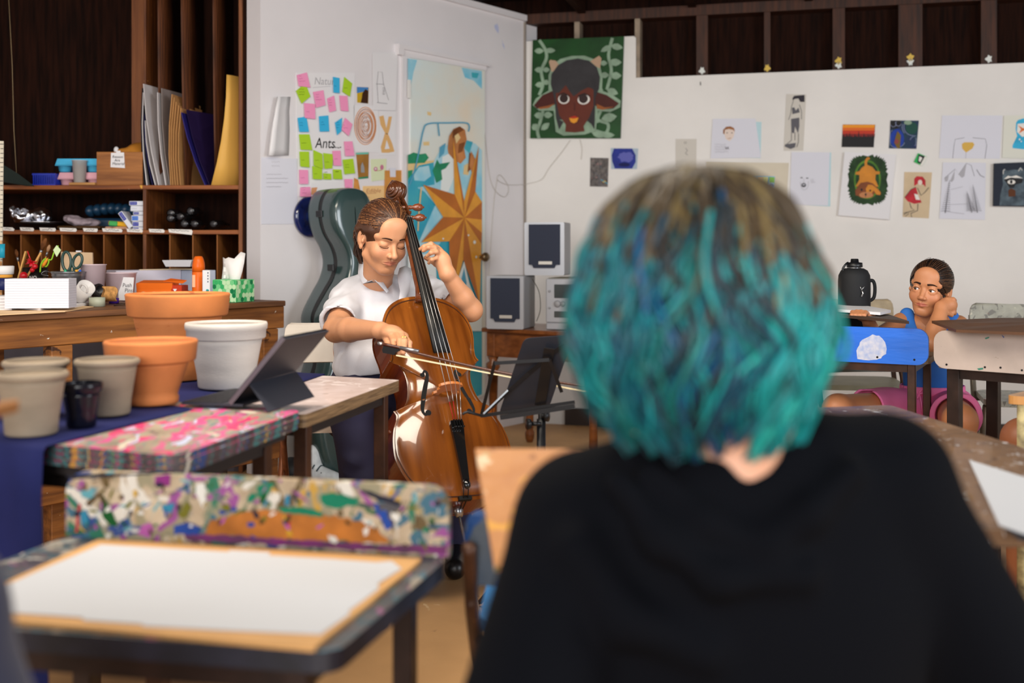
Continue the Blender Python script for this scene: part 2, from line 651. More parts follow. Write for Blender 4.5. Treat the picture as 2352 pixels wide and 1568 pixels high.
wslab(WD, 0.0, 0.012, 0, CEIL - 0.04, 0.0, 0.012, mb)
mb.build('trim_%d' % k, mat('corner_shadow_strip', (150, 140, 130), 0.6), kind='structure'); k += 1  # grey strip paints the shade line into the wall corner, no real trim
mb = MB()
wslab(WR, 0.25, LR, 0, 0.10, 0.0, 0.02, mb)
mb.build('baseboard_back', mat('dark_skirting', (52, 38, 30), 0.6, var=0.3), kind='structure')
SHX0, SHX1, SHY = -3.0, P(548, 0, 5.10).x, 5.10
mb = MB()
mb.box(((SHX0 - 1.2) / 2 - 0.6, 5.72, 1.25), (3.4, 0.06, 2.6))
mb.build('wall_recess', darker_wood, kind='structure')
mb = MB()
mb.box((-3.06, 3.0, 1.25), (0.08, 5.6, 2.5))
mb.build('wall_left', white_wall2, kind='structure')
e = WR.o + WR.u * LR
mb = MB()
mb.box((e.x, e.y - 1.45, 1.25), (0.1, 3.0, 2.5))
mb.build('wall_right', white_wall, kind='structure')
mb = MB()
mb.box((0.4, 3.7, CEIL + 0.14), (7.6, 6.6, 0.04))
mb.build('ceiling', ceil_wood, kind='structure')
for j, s0 in enumerate((0.35, 1.0, 1.65, 2.3, 2.95, 3.6)):
 a = WR.o + WR.u * s0 + WR.n * 0.0 + Vector((0, 0, CEIL + 0.055))
 b = WR.o + WR.u * s0 + WR.n * 4.4 + Vector((0, 0, CEIL + 0.055))
 mb = MB()
 mb.bar(a, b, 0.045, 0.12)
 mb.build('trim_%d' % k, ceil_wood, kind='structure'); k += 1
def art_mesh(W, base, quad, shapes, thick=0.002, lift=0.001, step=0.0005):
 """sheet on wall W with corners quad (px), artwork shapes in photo px; returns MB and material list"""
 mb = MB()
 mats = [base]
 def mid(m):
  if m not in mats:
   mats.append(m)
  return mats.index(m)
 q = [W.pt(x, y, lift) for x, y in quad]
 mb.prism(q, W.n * thick, 0, False)
 off = lift + thick
 for sh in shapes:
  off += step
  m, kind = mid(sh[0]), sh[1]
  if kind == 'poly':
   mb.add([W.pt(x, y, off) for x, y in sh[2]], [list(range(len(sh[2])))], m, False)
  elif kind == 'ell':
   (x, y), rx, ry = sh[2], sh[3], sh[4]
   ro = math.radians(sh[5]) if len(sh) > 5 else 0
   pts = []
   for i in range(28):
    a = 2 * math.pi * i / 28
    ex, ey = rx * math.cos(a), ry * math.sin(a)
    pts.append(W.pt(x + ex * math.cos(ro) - ey * math.sin(ro), y + ex * math.sin(ro) + ey * math.cos(ro), off))
   mb.add(pts, [list(range(28))], m, False)
  elif kind == 'line':
   pts, w = sh[2], sh[3]
   if len(sh) > 4 and sh[4]:
    pts = spline(pts, sh[4])
   n = len(pts)
   vs = []
   for i in range(n):
    dx = pts[min(i + 1, n - 1)][0] - pts[max(i - 1, 0)][0]
    dy = pts[min(i + 1, n - 1)][1] - pts[max(i - 1, 0)][1]
    l = math.hypot(dx, dy) or 1
    ww = w if not hasattr(w, '__len__') else w[0] + (w[1] - w[0]) * i / max(1, n - 1)
    vs.append(W.pt(pts[i][0] - dy / l * ww / 2, pts[i][1] + dx / l * ww / 2, off))
    vs.append(W.pt(pts[i][0] + dy / l * ww / 2, pts[i][1] - dx / l * ww / 2, off))
   mb.add(vs, [(2 * i, 2 * i + 1, 2 * i + 3, 2 * i + 2) for i in range(n - 1)], m, False)
  elif kind == 'text':
   (x, y), s, hgt = sh[2], sh[3], sh[4]
   wx = sh[5] if len(sh) > 5 else 1.0
   slope = sh[6] if len(sh) > 6 else 0.0
   vs, fs = text_shape(s, 0.15)
   mb.add([W.pt(x + vx * hgt * wx, y - vy * hgt + vx * hgt * wx * slope, off) for vx, vy in vs], fs, m, False)
 return mb, mats
def art(name, label, cat, W, base, quad, shapes=(), thick=0.002, lift=0.001, group=None, step=0.0005):
 mb, mats = art_mesh(W, base, quad, shapes, thick, lift, step)
 return mb.build(name, mats, None, label, cat, group)
def scribble(m, x, y, w, h, n=2, amp=2.0, lw=0.8, seed=0, dy=None):
 """rows of illegible handwriting"""
 rs = random.Random(seed)
 out = []
 for r in range(n):
  yy = y + (r * (h / max(1, n)))
  pts = []
  L = w * rs.uniform(0.6, 1.0)
  k = max(4, int(L / 2.6))
  for i in range(k):
   pts.append((x + L * i / k, yy + (amp if i % 2 else -amp) * rs.uniform(0.2, 1) + (dy or 0) * L * i / k))
  out.append((m, 'line', pts, lw))
 return out
def c(name, rgb, rough=0.6, **kw):
 kw.setdefault('spec', 0.2)
 return mat(name, rgb, rough, **kw)
door_q = [(937, 134), (1107, 163), (1107, 905), (937, 985)]
sky0 = mat('mural_pale_sky_paint', (212, 226, 226), 0.45, var=0.2, vs=3, rgb2=(228, 216, 196))
teal_p = mat('mural_teal_water_paint', (24, 152, 184), 0.4, var=0.5, vs=5, rgb2=(70, 176, 186))
blue_p = mat('mural_light_blue_paint', (120, 196, 222), 0.4, var=0.3, vs=6, rgb2=(196, 222, 226))
org = mat('mural_orange_star_paint', (222, 152, 44), 0.45, var=0.15, vs=9)
dorg = mat('mural_burnt_orange_star_paint', (178, 98, 20), 0.45, var=0.15, vs=9)
grn = c('mural_green_paint', (44, 140, 100), 0.5, var=0.3)
skin_p = c('mural_brown_paint', (186, 122, 72), 0.5, var=0.3, vs=10)
skin_d = c('mural_dark_brown_paint', (128, 74, 38), 0.5, var=0.3, vs=10)
cream_p = c('mural_cream_paint', (226, 196, 140), 0.5)
lineb = c('mural_blue_line_paint', (88, 160, 190), 0.5)
white_p = c('mural_white_paint', (226, 232, 230), 0.5)
sh = [
 (blue_p, 'poly', [(937, 134), (958, 138), (950, 165), (944, 195), (937, 200)]),
 (blue_p, 'poly', [(1060, 155), (1107, 163), (1107, 205), (1088, 185), (1068, 178)]),
 (teal_p, 'poly', [(1083, 166), (1100, 168), (1096, 180), (1084, 178)]),
 (cream_p, 'poly', [(981, 256), (991, 258), (990, 266), (982, 264)]),
 (cream_p, 'poly', [(972, 326), (986, 325), (986, 334), (973, 334)]),
 (cream_p, 'poly', [(937, 372), (1000, 368), (1000, 390), (937, 392)]),
 (grn, 'poly', [(937, 356), (950, 350), (965, 354), (978, 352), (985, 362), (975, 374), (937, 376)]),
 (grn, 'poly', [(937, 392), (948, 390), (944, 412), (937, 414)]),
 (teal_p, 'poly', [(937, 412), (962, 380), (1000, 372), (1107, 372), (1107, 905), (937, 985)]),
 (blue_p, 'poly', [(950, 402), (962, 384), (985, 380), (990, 404), (975, 416), (952, 414)]),
 (blue_p, 'poly', [(960, 430), (1020, 420), (1050, 470), (1010, 560), (950, 610), (940, 600), (940, 500)]),
 (teal_p, 'poly', [(937, 420), (975, 440), (1000, 470), (960, 560), (937, 580)]),
 (blue_p, 'poly', [(996, 372), (1008, 350), (1028, 332), (1060, 322), (1092, 330), (1107, 345), (1107, 470), (1000, 470)]),
 (white_p, 'poly', [(1016, 360), (1040, 348), (1046, 400), (1030, 440), (1012, 440)]),
 (grn, 'poly', [(994, 392), (1004, 366), (1012, 380), (1016, 412), (1002, 420)]),
 (grn, 'poly', [(1010, 376), (1034, 372), (1024, 386), (1012, 392)]),
 (lineb, 'poly', [(1010, 338), (1024, 328), (1020, 352), (1008, 364)]),
 (teal_p, 'poly', [(1072, 322), (1086, 326), (1078, 352), (1066, 340)]),
 (cream_p, 'poly', [(1066, 380), (1080, 372), (1076, 402), (1064, 400)]),
 (skin_p, 'poly', [(1028, 340), (1032, 312), (1042, 296), (1056, 290), (1068, 298), (1072, 320), (1066, 340), (1070, 362), (1058, 376), (1042, 366), (1030, 352)]),
 (skin_d, 'poly', [(1040, 300), (1056, 290), (1066, 298), (1052, 306), (1040, 318)]),
 (cream_p, 'poly', [(1044, 312), (1052, 306), (1058, 316), (1048, 330)]),
 (skin_d, 'poly', [(1054, 330), (1068, 326), (1062, 348), (1052, 352)]),
 (skin_d, 'poly', [(1078, 350), (1088, 356), (1082, 388), (1074, 396)]),
 (skin_p, 'poly', [(1082, 346), (1092, 366), (1086, 402), (1078, 380)]),
 (lineb, 'line', [(938, 430), (950, 400), (962, 350), (972, 300), (984, 284), (1030, 282), (1070, 282), (1078, 290), (1076, 302)], 3.2, 5),
 (lineb, 'line', [(1006, 284), (1009, 312)], 3.0),
 (cream_p, 'line', [(968, 430), (963, 480), (960, 530)], 3.0, 4),
]
cst = (1067, 500)
for tip, l, r in (((1041, 320), (1044, 446), (1066, 462)), ((1100, 336), (1066, 462), (1092, 440)), ((972, 424), (1018, 498), (1044, 446)),
     ((1150, 424), (1092, 440), (1114, 505)), ((968, 556), (1032, 554), (1018, 498)), ((1034, 712), (1064, 596), (1032, 554)),
     ((1102, 700), (1106, 560), (1064, 596)), ((1160, 580), (1114, 505), (1106, 560))):
 def cl(q):
  if q[0] <= 1107: return q
  t = (1107 - cst[0]) / (q[0] - cst[0])
  return (1107, cst[1] + (q[1] - cst[1]) * t)
 sh.append((org, 'poly', [cst, cl(l), cl(tip)]))
 sh.append((dorg, 'poly', [cst, cl(tip), cl(r)]))
sh += [(white_p, 'poly', [(1052, 640), (1066, 600), (1078, 650), (1096, 700), (1107, 720), (1107, 760), (1052, 760)]),
  (lineb, 'poly', [(1060, 640), (1066, 614), (1072, 650), (1066, 668)]),
  (white_p, 'poly', [(937, 588), (1000, 580), (1004, 680), (937, 690)]),
  (white_p, 'ell', (1090, 556), 3, 4), (white_p, 'ell', (1094, 590), 2, 3), (white_p, 'ell', (1076, 540), 2, 2), (white_p, 'ell', (1018, 548), 2, 2)]
door_edge = mat('white_door_edge_paint', (226, 224, 220), 0.5)
mb, mats = art_mesh(WD, sky0, door_q, sh, thick=0.022, lift=0.004, step=0.0003)
door = mb.build('door_1', mats, None, 'narrow door painted with a large orange star over a blue water mural', 'door', None, 'structure')
mb = MB()
kp = WD.pt(1100, 590, 0.03)
mb.lathe([(0.026, 0), (0.026, 0.006), (0.010, 0.008), (0.010, 0.028), (0.020, 0.034), (0.026, 0.044), (0.026, 0.056), (0.018, 0.064), (0.0, 0.066)], kp, 24, axis=DN)
mb.build('door_knob', mat('tarnished_bronze', (120, 100, 74), 0.35, metal=0.8), door, label='tarnished bronze door knob')
mb = MB()
q = [WD.pt(x, y, 0.026) for x, y in ((936, 183), (942, 184), (942, 226), (936, 225))]
mb.prism(q, WD.n * 0.006)
mb.build('hinge', door_edge, door)
mb = MB()
for q, t in (([(920, 118), (937, 121), (937, 985), (920, 995)], 0.016), ([(918, 106), (1112, 152), (1112, 163), (918, 130)], 0.018), ([(908, 101), (1116, 148), (1116, 154), (908, 112)], 0.03),
    ([(907, 101), (920, 104), (920, 128), (907, 126)], 0.028)):
 mb.prism([WD.pt(x, y, 0.0) for x, y in q], WD.n * t)
mb.build('door_2', white_wall2, None, kind='structure')
def wall_wire(name, label, segs, r=0.0016):
 mb = MB()
 pts = []
 for W, px in segs:
  pts += [tuple(W.pt(x, y, 0.006)) for x, y in px]
 mb.tube(spline(pts, 5), r, 5)
 mb.build(name, mat('thin_white_wire', (196, 190, 180), 0.5), None, label, 'wire')
wall_wire('wire', 'thin white wire draped in a loop beside the painted door and across the corner',
   [(WD, [(1110, 266), (1117, 340), (1126, 410), (1140, 440), (1160, 452), (1168, 430), (1150, 402), (1142, 412), (1165, 424), (1196, 424)]), (WR, [(1212, 422), (1244, 412), (1262, 385), (1290, 350), (1310, 322)])])
wall_wire('wire', 'thin white wire running straight down beside the doorknob to the speaker table',
   [(WD, [(1142, 412), (1136, 450), (1130, 520), (1126, 580), (1122, 640), (1120, 720), (1124, 790)])])
wall_wire('wire', 'short thin wire dangling below the green portrait painting', [(WR, [(1332, 320), (1337, 340), (1335, 366)])])
# ================================================================ pictures on the back wall
paper = mat('white_drawing_paper', (226, 224, 226), 0.6)
paper_cool = mat('cool_white_paper', (216, 216, 226), 0.6)
paper_tan = mat('tan_paper', (206, 182, 146), 0.6, var=0.1, vs=9)
paper_grey = mat('pale_grey_paper', (204, 198, 188), 0.6)
black = c('black_paint', (18, 16, 18), 0.5)
graph = c('graphite', (96, 94, 100), 0.6)
graph_l = c('light_graphite', (176, 174, 180), 0.6)
ink = c('dark_ink', (50, 46, 54), 0.6)
canvas_edge = c('raw_canvas', (214, 208, 200), 0.7)
pin_m = c('steel_pin', (150, 150, 150), 0.3, metal=0.8)
def blob(cx, cy, rx, ry, n=24, amp=0.12, seed=1, spikes=0):
 rs = random.Random(seed)
 out = []
 for i in range(n):
  a = 2 * math.pi * i / n
  k = 1 + rs.uniform(-amp, amp) + (amp if spikes and i % 2 else 0)
  out.append((cx + rx * k * math.cos(a), cy + ry * k * math.sin(a)))
 return out
def leafp(cx, cy, l, w, ang):
 a = math.radians(ang)
 pts = [(-1, 0), (-.5, .8), (.1, 1), (.6, .6), (1, 0), (.6, -.6), (.1, -1), (-.5, -.8)]
 return [(cx + x * l * math.cos(a) - y * w * math.sin(a), cy + x * l * math.sin(a) + y * w * math.cos(a)) for x, y in pts]
dkgreen = c('dark_green_paint', (14, 66, 20), 0.45, var=0.3, vs=7)
vine = c('grey_green_vine_paint', (136, 160, 136), 0.5, var=0.25, vs=14)
hairp = c('charcoal_paint', (54, 52, 54), 0.6, var=0.2, vs=14)
brownp = c('deep_brown_face_paint', (98, 40, 24), 0.5, var=0.12, vs=12)
brownd = c('dark_maroon_paint', (72, 24, 16), 0.5, var=0.15)
horn = c('peach_horn_paint', (180, 150, 124), 0.6)
whitep = c('white_art_paint', (232, 228, 220), 0.5)
eye_d = c('dark_eye_paint', (40, 12, 10), 0.4)
lip_o = c('orange_lip_paint', (226, 150, 40), 0.5)
lip_r = c('red_lip_paint', (178, 40, 18), 0.5)
def T(x, y, ox=1200, oy=50, s=3.919):   # crop px -> photo px
 return (ox + x / s, oy + y / s)
sh = []
for pts in ([(150, 165), (205, 250), (215, 330), (170, 440), (185, 560), (150, 660)], [(185, 800), (160, 900), (135, 980), (150, 1050)],
   [(810, 145), (775, 300), (800, 440), (760, 610)], [(705, 800), (680, 880), (770, 920), (750, 1000), (660, 980)]):
 sh.append((vine, 'line', [T(*p) for p in pts], 7, 5))
for x, y, l, w, a in ((150, 262, 44, 26, 0), (250, 258, 48, 24, 0), (150, 432, 42, 26, 0), (215, 432, 32, 24, 0), (155, 566, 42, 26, -5), (215, 545, 30, 24, 20), (148, 842, 44, 30, 0), (230, 838, 42, 30, 0),
      (115, 948, 36, 34, 50), (205, 942, 50, 28, -40), (850, 225, 56, 30, 10), (755, 240, 60, 24, -30), (730, 372, 36, 24, 0), (835, 365, 60, 34, 0), (740, 480, 40, 28, 0),
      (840, 485, 52, 34, 0), (810, 630, 54, 34, 20), (690, 605, 40, 24, 20), (780, 862, 72, 42, -10), (670, 890, 40, 22, 0), (770, 1020, 62, 28, 0), (680, 1015, 62, 28, 20)):
 sh.append((vine, 'poly', leafp(*T(x, y), l / 3.919, w / 3.919, a)))
sh += [
 (vine, 'poly', [T(*p) for p in [(235, 620), (235, 480), (270, 390), (340, 335), (440, 308), (560, 305), (640, 335), (700, 400), (722, 500), (715, 620), (800, 650), (885, 710), (880, 770), (790, 812), (680, 800), (660, 980), (560, 1015), (370, 1025), (300, 990), (280, 800), (150, 800), (92, 750), (120, 690)]]),
 (horn, 'poly', [T(*p) for p in [(262, 450), (238, 360), (250, 342), (300, 350), (335, 395), (300, 440)]]),
 (horn, 'poly', [T(*p) for p in [(610, 355), (690, 305), (712, 330), (698, 420), (660, 400)]]),
 (brownd, 'poly', [T(*p) for p in [(270, 622), (180, 660), (102, 752), (130, 782), (230, 770), (300, 740)]]),
 (brownd, 'poly', [T(*p) for p in [(650, 625), (760, 660), (870, 735), (820, 780), (720, 790), (650, 750)]]),
 (c('tan_ear_paint', (150, 86, 44)), 'poly', [T(*p) for p in [(140, 772), (230, 755), (290, 735), (240, 775), (160, 786)]]),
 (c('tan_ear_paint', (150, 86, 44)), 'poly', [T(*p) for p in [(670, 740), (740, 770), (830, 765), (720, 792), (668, 780)]]),
 (hairp, 'poly', [T(*p) for p in [(255, 560), (262, 470), (320, 390), (400, 345), (500, 330), (600, 350), (670, 410), (698, 500), (690, 600), (655, 680), (652, 860), (648, 970), (620, 920), (580, 890), (330, 880), (370, 900), (330, 970), (302, 870), (290, 700)]]),
 (brownp, 'poly', [T(*p) for p in [(300, 560), (380, 520), (600, 520), (640, 600), (640, 760), (600, 860), (550, 940), (560, 985), (470, 996), (385, 990), (390, 925), (330, 840), (302, 700)]]),
 (hairp, 'poly', [T(*p) for p in [(270, 590), (300, 500), (420, 440), (560, 450), (660, 520), (670, 640), (625, 600), (590, 590), (530, 620), (460, 672), (420, 620), (390, 570), (330, 640), (300, 640)]]),
 (whitep, 'ell', T(372, 696), 12.8, 11), (eye_d, 'ell', T(372, 690), 10, 10), (whitep, 'ell', T(552, 700), 14, 11, -10), (eye_d, 'ell', T(548, 692), 10.5, 10.5),
 (brownd, 'line', [T(470, 730), T(468, 800)], 2), (lip_r, 'poly', [T(*p) for p in [(420, 862), (470, 845), (505, 862), (465, 876)]]),
 (lip_o, 'poly', [T(*p) for p in [(420, 866), (462, 872), (505, 862), (490, 900), (462, 914), (434, 900)]]),
 (black, 'line', [T(325, 660), T(370, 640), T(420, 668)], 2.2), (black, 'line', [T(500, 668), T(560, 645), T(610, 672)], 2.2),
]
art('painting', 'large green canvas portrait of a dark-haired figure with deer ears and pale vines', 'painting', WR, dkgreen,
 [(1225, 93), (1434, 85), (1426, 318), (1219, 318)], sh, thick=0.018)
mos = mat('dark_mosaic_paint', (112, 104, 100), 0.6, var=0.7, vs=60, rgb2=(58, 52, 52))
add_spots(mos, [((150, 110, 110), 50, 0.66, 4, (1, 1, 1)), ((84, 120, 150), 70, 0.68, 8, (1, 1, 1))])
art('painting', 'small dark speckled picture with a tiny yellow spot, left of the blue vase picture', 'painting', WR, mos, [(1356, 362), (1398, 363), (1396, 429), (1355, 428)],
 [(graph, 'line', [(1366, 396), (1376, 404), (1376, 428)], 2), (c('yellow_dot_paint', (214, 174, 50)), 'ell', (1388, 417), 4, 2.4), (c('cyan_dash_paint', (80, 150, 170)), 'line', [(1380, 412), (1396, 422)], 2)])
blup = c('ultramarine_paint', (26, 44, 140), 0.5, var=0.25, vs=18)
art('painting', 'small picture of a round deep-blue vase on pale paper, under the green portrait', 'painting', WR, c('pale_blue_paper', (170, 186, 200)), [(1403, 340), (1466, 341), (1463, 388), (1404, 388)],
 [(blup, 'poly', [(1410, 341), (1452, 341), (1460, 356), (1460, 372), (1452, 387), (1412, 387), (1406, 370), (1405, 356)]),
  (c('violet_grey_paint', (96, 100, 178)), 'poly', blob(1438, 361, 17, 12, 20, .2, 3)), (c('navy_paint', (18, 26, 84)), 'ell', (1434, 378), 13, 4.5)])
art('drawing', 'pale grey paper with a tiny pencil sketch, right of the blue vase picture', 'drawing', WR, paper_grey, [(1552, 319), (1600, 319), (1599, 390), (1552, 389)],
 scribble(graph, 1571, 326, 12, 6, 2, 1.5, .7, 4) + [(graph, 'line', [(1575, 340), (1579, 346), (1574, 352), (1580, 356)], 1.0)])
art('backing_sheet', 'light blue sheet mostly covered by the brown-haired portrait drawing', 'paper', WR, c('light_cyan_paper', (186, 216, 222)), [(1640, 280), (1749, 280), (1747, 363), (1640, 362)])
hair_br = c('brown_pencil', (158, 104, 66), 0.7, var=0.2, vs=30)
face_l = c('pale_skin_pencil', (228, 210, 198), 0.7)
art('drawing', 'pencil portrait of a short brown-haired head on wide white paper', 'drawing', WR, paper_cool, [(1637, 273), (1735, 272), (1748, 362), (1632, 364)],
 [(face_l, 'poly', [(1662, 302), (1666, 294), (1676, 291), (1686, 295), (1687, 306), (1684, 316), (1676, 324), (1667, 319)]),
  (hair_br, 'poly', [(1661, 307), (1661, 298), (1668, 291), (1678, 290), (1686, 294), (1688, 303), (1684, 298), (1674, 296), (1665, 298), (1664, 308)]),
  (ink, 'ell', (1670, 305), 1.6, 1), (ink, 'ell', (1681, 305), 1.6, 1), (hair_br, 'line', [(1672, 318), (1679, 317)], 1)] +
 scribble(graph_l, 1642, 332, 36, 22, 4, 2.5, .7, 9) + scribble(graph, 1666, 338, 14, 6, 3, 3, .8, 12), lift=0.004)
fig = []
fig += [(ink, 'line', [(1822, 232), (1818, 245), (1816, 262), (1811, 275)], 1.1), (ink, 'line', [(1836, 240), (1841, 255), (1841, 274)], 1.1),
  (ink, 'poly', [(1820, 226), (1824, 220), (1834, 219), (1848, 218), (1848, 234), (1838, 234), (1834, 226), (1826, 227), (1822, 232)]),
  (paper_grey, 'poly', [(1823, 228), (1832, 227), (1832, 236), (1827, 240), (1823, 235)]),
  (graph, 'poly', [(1819, 248), (1824, 246), (1828, 254), (1834, 247), (1837, 258), (1820, 262)]),
  (graph, 'poly', [(1817, 273), (1836, 270), (1836, 290), (1833, 306), (1826, 290), (1824, 306), (1818, 304)]),
  (ink, 'line', [(1818, 304), (1818, 322), (1808, 330)], 1), (ink, 'line', [(1826, 304), (1826, 322)], 1), (ink, 'line', [(1834, 306), (1834, 326), (1830, 338)], 1),
  (graph, 'poly', [(1804, 331), (1814, 330), (1828, 328), (1826, 338), (1816, 342), (1802, 336)])]
art('drawing', 'tall narrow tan strip with a black-ink standing figure', 'drawing', WR, paper_grey, [(1806, 216), (1852, 217), (1845, 346), (1800, 346)], fig)
art('drawing', 'wide pale beige sheet with a small patch of pastel coloured blocks', 'drawing', WR, c('pale_beige_paper', (212, 202, 182), var=0.06, vs=5), [(1622, 372), (1812, 374), (1806, 472), (1622, 470)],
 [(c('sky_crayon', (146, 196, 222)), 'poly', [(1728, 405), (1780, 405), (1777, 437), (1727, 436)]), (c('peach_crayon', (232, 200, 156)), 'poly', [(1740, 408), (1752, 407), (1751, 424), (1740, 424)]),
  (c('lemon_crayon', (222, 222, 150)), 'poly', [(1752, 407), (1764, 407), (1762, 430), (1752, 430)]), (c('grass_crayon', (130, 192, 86)), 'poly', [(1766, 407), (1779, 407), (1778, 420), (1767, 420)]),
  (lineb, 'line', [(1760, 432), (1766, 408)], 2.5), (c('royal_crayon', (80, 130, 196)), 'ell', (1771, 428), 5, 5), (c('royal_crayon', (80, 130, 196)), 'ell', (1704, 424), 9, 10), (c('lemon_crayon', (222, 222, 150)), 'ell', (1704, 426), 5, 5)])
art('backing_sheet', 'sheet edge showing behind the faint pencil face drawing', 'paper', WR, c('light_cyan_paper', (186, 216, 222)), [(1830, 352), (1909, 350), (1907, 474), (1830, 470)])
art('drawing', 'white paper with a faint pencil face, eyes and mouth only', 'drawing', WR, paper_cool, [(1818, 349), (1906, 350), (1902, 472), (1814, 470)],
 [(graph, 'ell', (1841, 408), 3, 1.3), (graph, 'ell', (1854, 409), 3, 1.3), (graph, 'ell', (1846, 425), 5.5, 5), (graph_l, 'line', [(1838, 418), (1842, 432), (1848, 436), (1855, 430), (1857, 416)], .9, 4),
  (graph_l, 'line', [(1847, 410), (1845, 418), (1849, 419)], .8), (paper_cool, 'ell', (1846, 424), 3, 1)] + scribble(graph_l, 1862, 412, 16, 10, 3, 1.5, .7, 31), lift=0.004)
def T5(x, y):
 return (1900 + x / 5.204, 220 + y / 5.204)
sun = []
for i, (y0, y1, rgb) in enumerate(((345, 380, (236, 150, 26)), (380, 415, (222, 104, 22)), (415, 455, (190, 50, 24)), (455, 500, (128, 24, 24)))):
 sun.append((c('sunset_band_%s' % 'abcd'[i], rgb, 0.5), 'poly', [T5(186, y0), T5(572, y0), T5(564, y1 + 6), T5(182, y1 + 6)]))
tree = [T5(180, 500)]
for x, hh in ((195, 450), (212, 480), (232, 440), (248, 470), (268, 428), (290, 470), (310, 490), (330, 450), (348, 475), (376, 410), (400, 475), (420, 490), (440, 440), (462, 478), (490, 452), (515, 460), (540, 448), (558, 470)):
 tree += [T5(x - 9, 490), T5(x, hh), T5(x + 9, 490)]
tree += [T5(562, 500), T5(556, 614), T5(172, 612)]
sun.append((black, 'poly', tree))
art('painting', 'small sunset painting with black tree silhouettes under an orange sky', 'painting', WR, black, [T5(186, 342), T5(574, 344), T5(556, 616), T5(172, 612)], sun)
sw = c('swirl_night_paint', (24, 34, 84), 0.5, var=0.4, vs=20, rgb2=(20, 60, 70))
sh = [(c('swirl_blue_paint', (30, 62, 158)), 'ell', T5(835, 512), 16, 22), (c('swirl_teal_paint', (30, 76, 66)), 'ell', T5(1010, 385), 14, 14), (black, 'poly', [T5(*p) for p in [(756, 296), (880, 296), (890, 350), (830, 395), (750, 390)]])]
for k, (x, y, r) in enumerate(((830, 510, 21), (1020, 370, 20), (1020, 370, 24), (1060, 550, 14), (1060, 550, 9), (790, 340, 6), (850, 330, 6))):
 sh.append((c('swirl_white_line', (150, 160, 196)), 'line', [(T5(x, y)[0] + r * math.cos(a), T5(x, y)[1] + r * math.sin(a)) for a in [math.pi * (0.15 + 0.1 * i) * (1.0) + k for i in range(13)]], 0.9))
sh = [(s[0], 'line', [p for p in s[2] if 2044 < p[0] < 2105 and 279 < p[1] < 340], s[3]) if s[1] == 'line' else s for s in sh]
sh = [s for s in sh if s[1] != 'line' or len(s[2]) > 1]
sh += [(c('swirl_gold_paint', (120, 96, 40)), 'poly', [T5(*p) for p in [(840, 420), (880, 470), (870, 620), (840, 630), (800, 560), (820, 480)]]), (c('swirl_rust_paint', (140, 70, 66)), 'ell', T5(830, 545), 5, 6), (vine, 'ell', T5(965, 320), 9, 5)]
art('painting', 'square dark blue swirl-patterned painting', 'painting', WR, sw, [T5(756, 294), T5(1096, 296), T5(1066, 634), T5(736, 628)], sh)
dogo = c('golden_dog_paint', (204, 130, 36), 0.5, var=0.2, vs=14)
dogb = c('brown_dog_paint', (128, 66, 26), 0.5, var=0.2, vs=14)
gr1 = c('dark_grass_paint', (38, 66, 34), 0.6, var=0.4, vs=26)
gr2 = c('lime_grass_paint', (84, 130, 44), 0.6, var=0.3, vs=24)
rs = random.Random(5)
grass = []
for i in range(80):
 a = 2 * math.pi * i / 80
 rx = 228 * (abs(math.cos(a)) ** 0.55) * (1 if math.cos(a) > 0 else -1)
 ry = 285 * (abs(math.sin(a)) ** 0.55) * (1 if math.sin(a) > 0 else -1)
 k = 1 + (0.06 if i % 2 else -0.02) + rs.uniform(-.02, .02)
 grass.append(T5(485 + rx * k, 1005 + ry * k))
sh = [(gr1, 'poly', grass), (gr2, 'ell', T5(480, 1000), 31, 45),
  (gr1, 'ell', T5(480, 1000), 27, 40),
  (dogo, 'line', [T5(468, 860), T5(462, 790), T5(486, 748), T5(500, 760)], 6, 5),
  (dogo, 'poly', [T5(*p) for p in [(470, 820), (540, 850), (580, 900), (630, 905), (625, 935), (580, 940), (575, 1000), (612, 1085), (560, 1090), (380, 1080), (336, 1085), (385, 1000), (385, 945), (336, 940), (340, 910), (385, 900), (410, 860)]]),
  (dogb, 'poly', [T5(*p) for p in [(340, 1190), (335, 1130), (370, 1075), (400, 1040), (480, 1025), (545, 1045), (600, 1100), (640, 1150), (640, 1185), (600, 1185), (565, 1160), (545, 1210), (400, 1215), (370, 1195)]]),
  (dogo, 'poly', [T5(*p) for p in [(460, 1110), (490, 1060), (540, 1065), (600, 1110), (640, 1160), (630, 1185), (590, 1180), (555, 1130), (530, 1170), (470, 1160)]]),
  (c('dog_muzzle_paint', (190, 128, 84)), 'ell', T5(465, 1185), 16, 7), (black, 'ell', T5(412, 1122), 2.5, 3), (black, 'ell', T5(514, 1132), 2.5, 2), (black, 'ell', T5(460, 1178), 2.2, 2.6),
  (ink, 'line', [T5(460, 1190), T5(460, 1212)], .8)]
art('canvas', 'white canvas painting of a tan puppy sprawled on dark green grass', 'painting', WR, paper, [T5(205, 675), T5(820, 705), T5(735, 1480), T5(130, 1430)], sh, thick=0.02)
sh = [(graph, 'line', [T5(*p) for p in [(1500, 748), (1515, 600), (1530, 520), (1640, 500)]], .9), (graph, 'line', [T5(*p) for p in [(1740, 500), (1890, 515), (1908, 590), (1885, 750)]], .9),
  (c('ochre_pencil', (218, 176, 84)), 'poly', [T5(*p) for p in [(1610, 575), (1640, 555), (1740, 555), (1760, 580), (1735, 630), (1660, 678), (1615, 630)]]),
  (graph_l, 'line', [T5(1660, 680), T5(1655, 748)], .9)]
art('drawing', 'white sheet with a faint coat outline and a small ochre patch, above the mountain drawing', 'drawing', WR, paper_cool, [T5(1372, 236), T5(2094, 236), T5(2062, 752), T5(1336, 746)], sh)
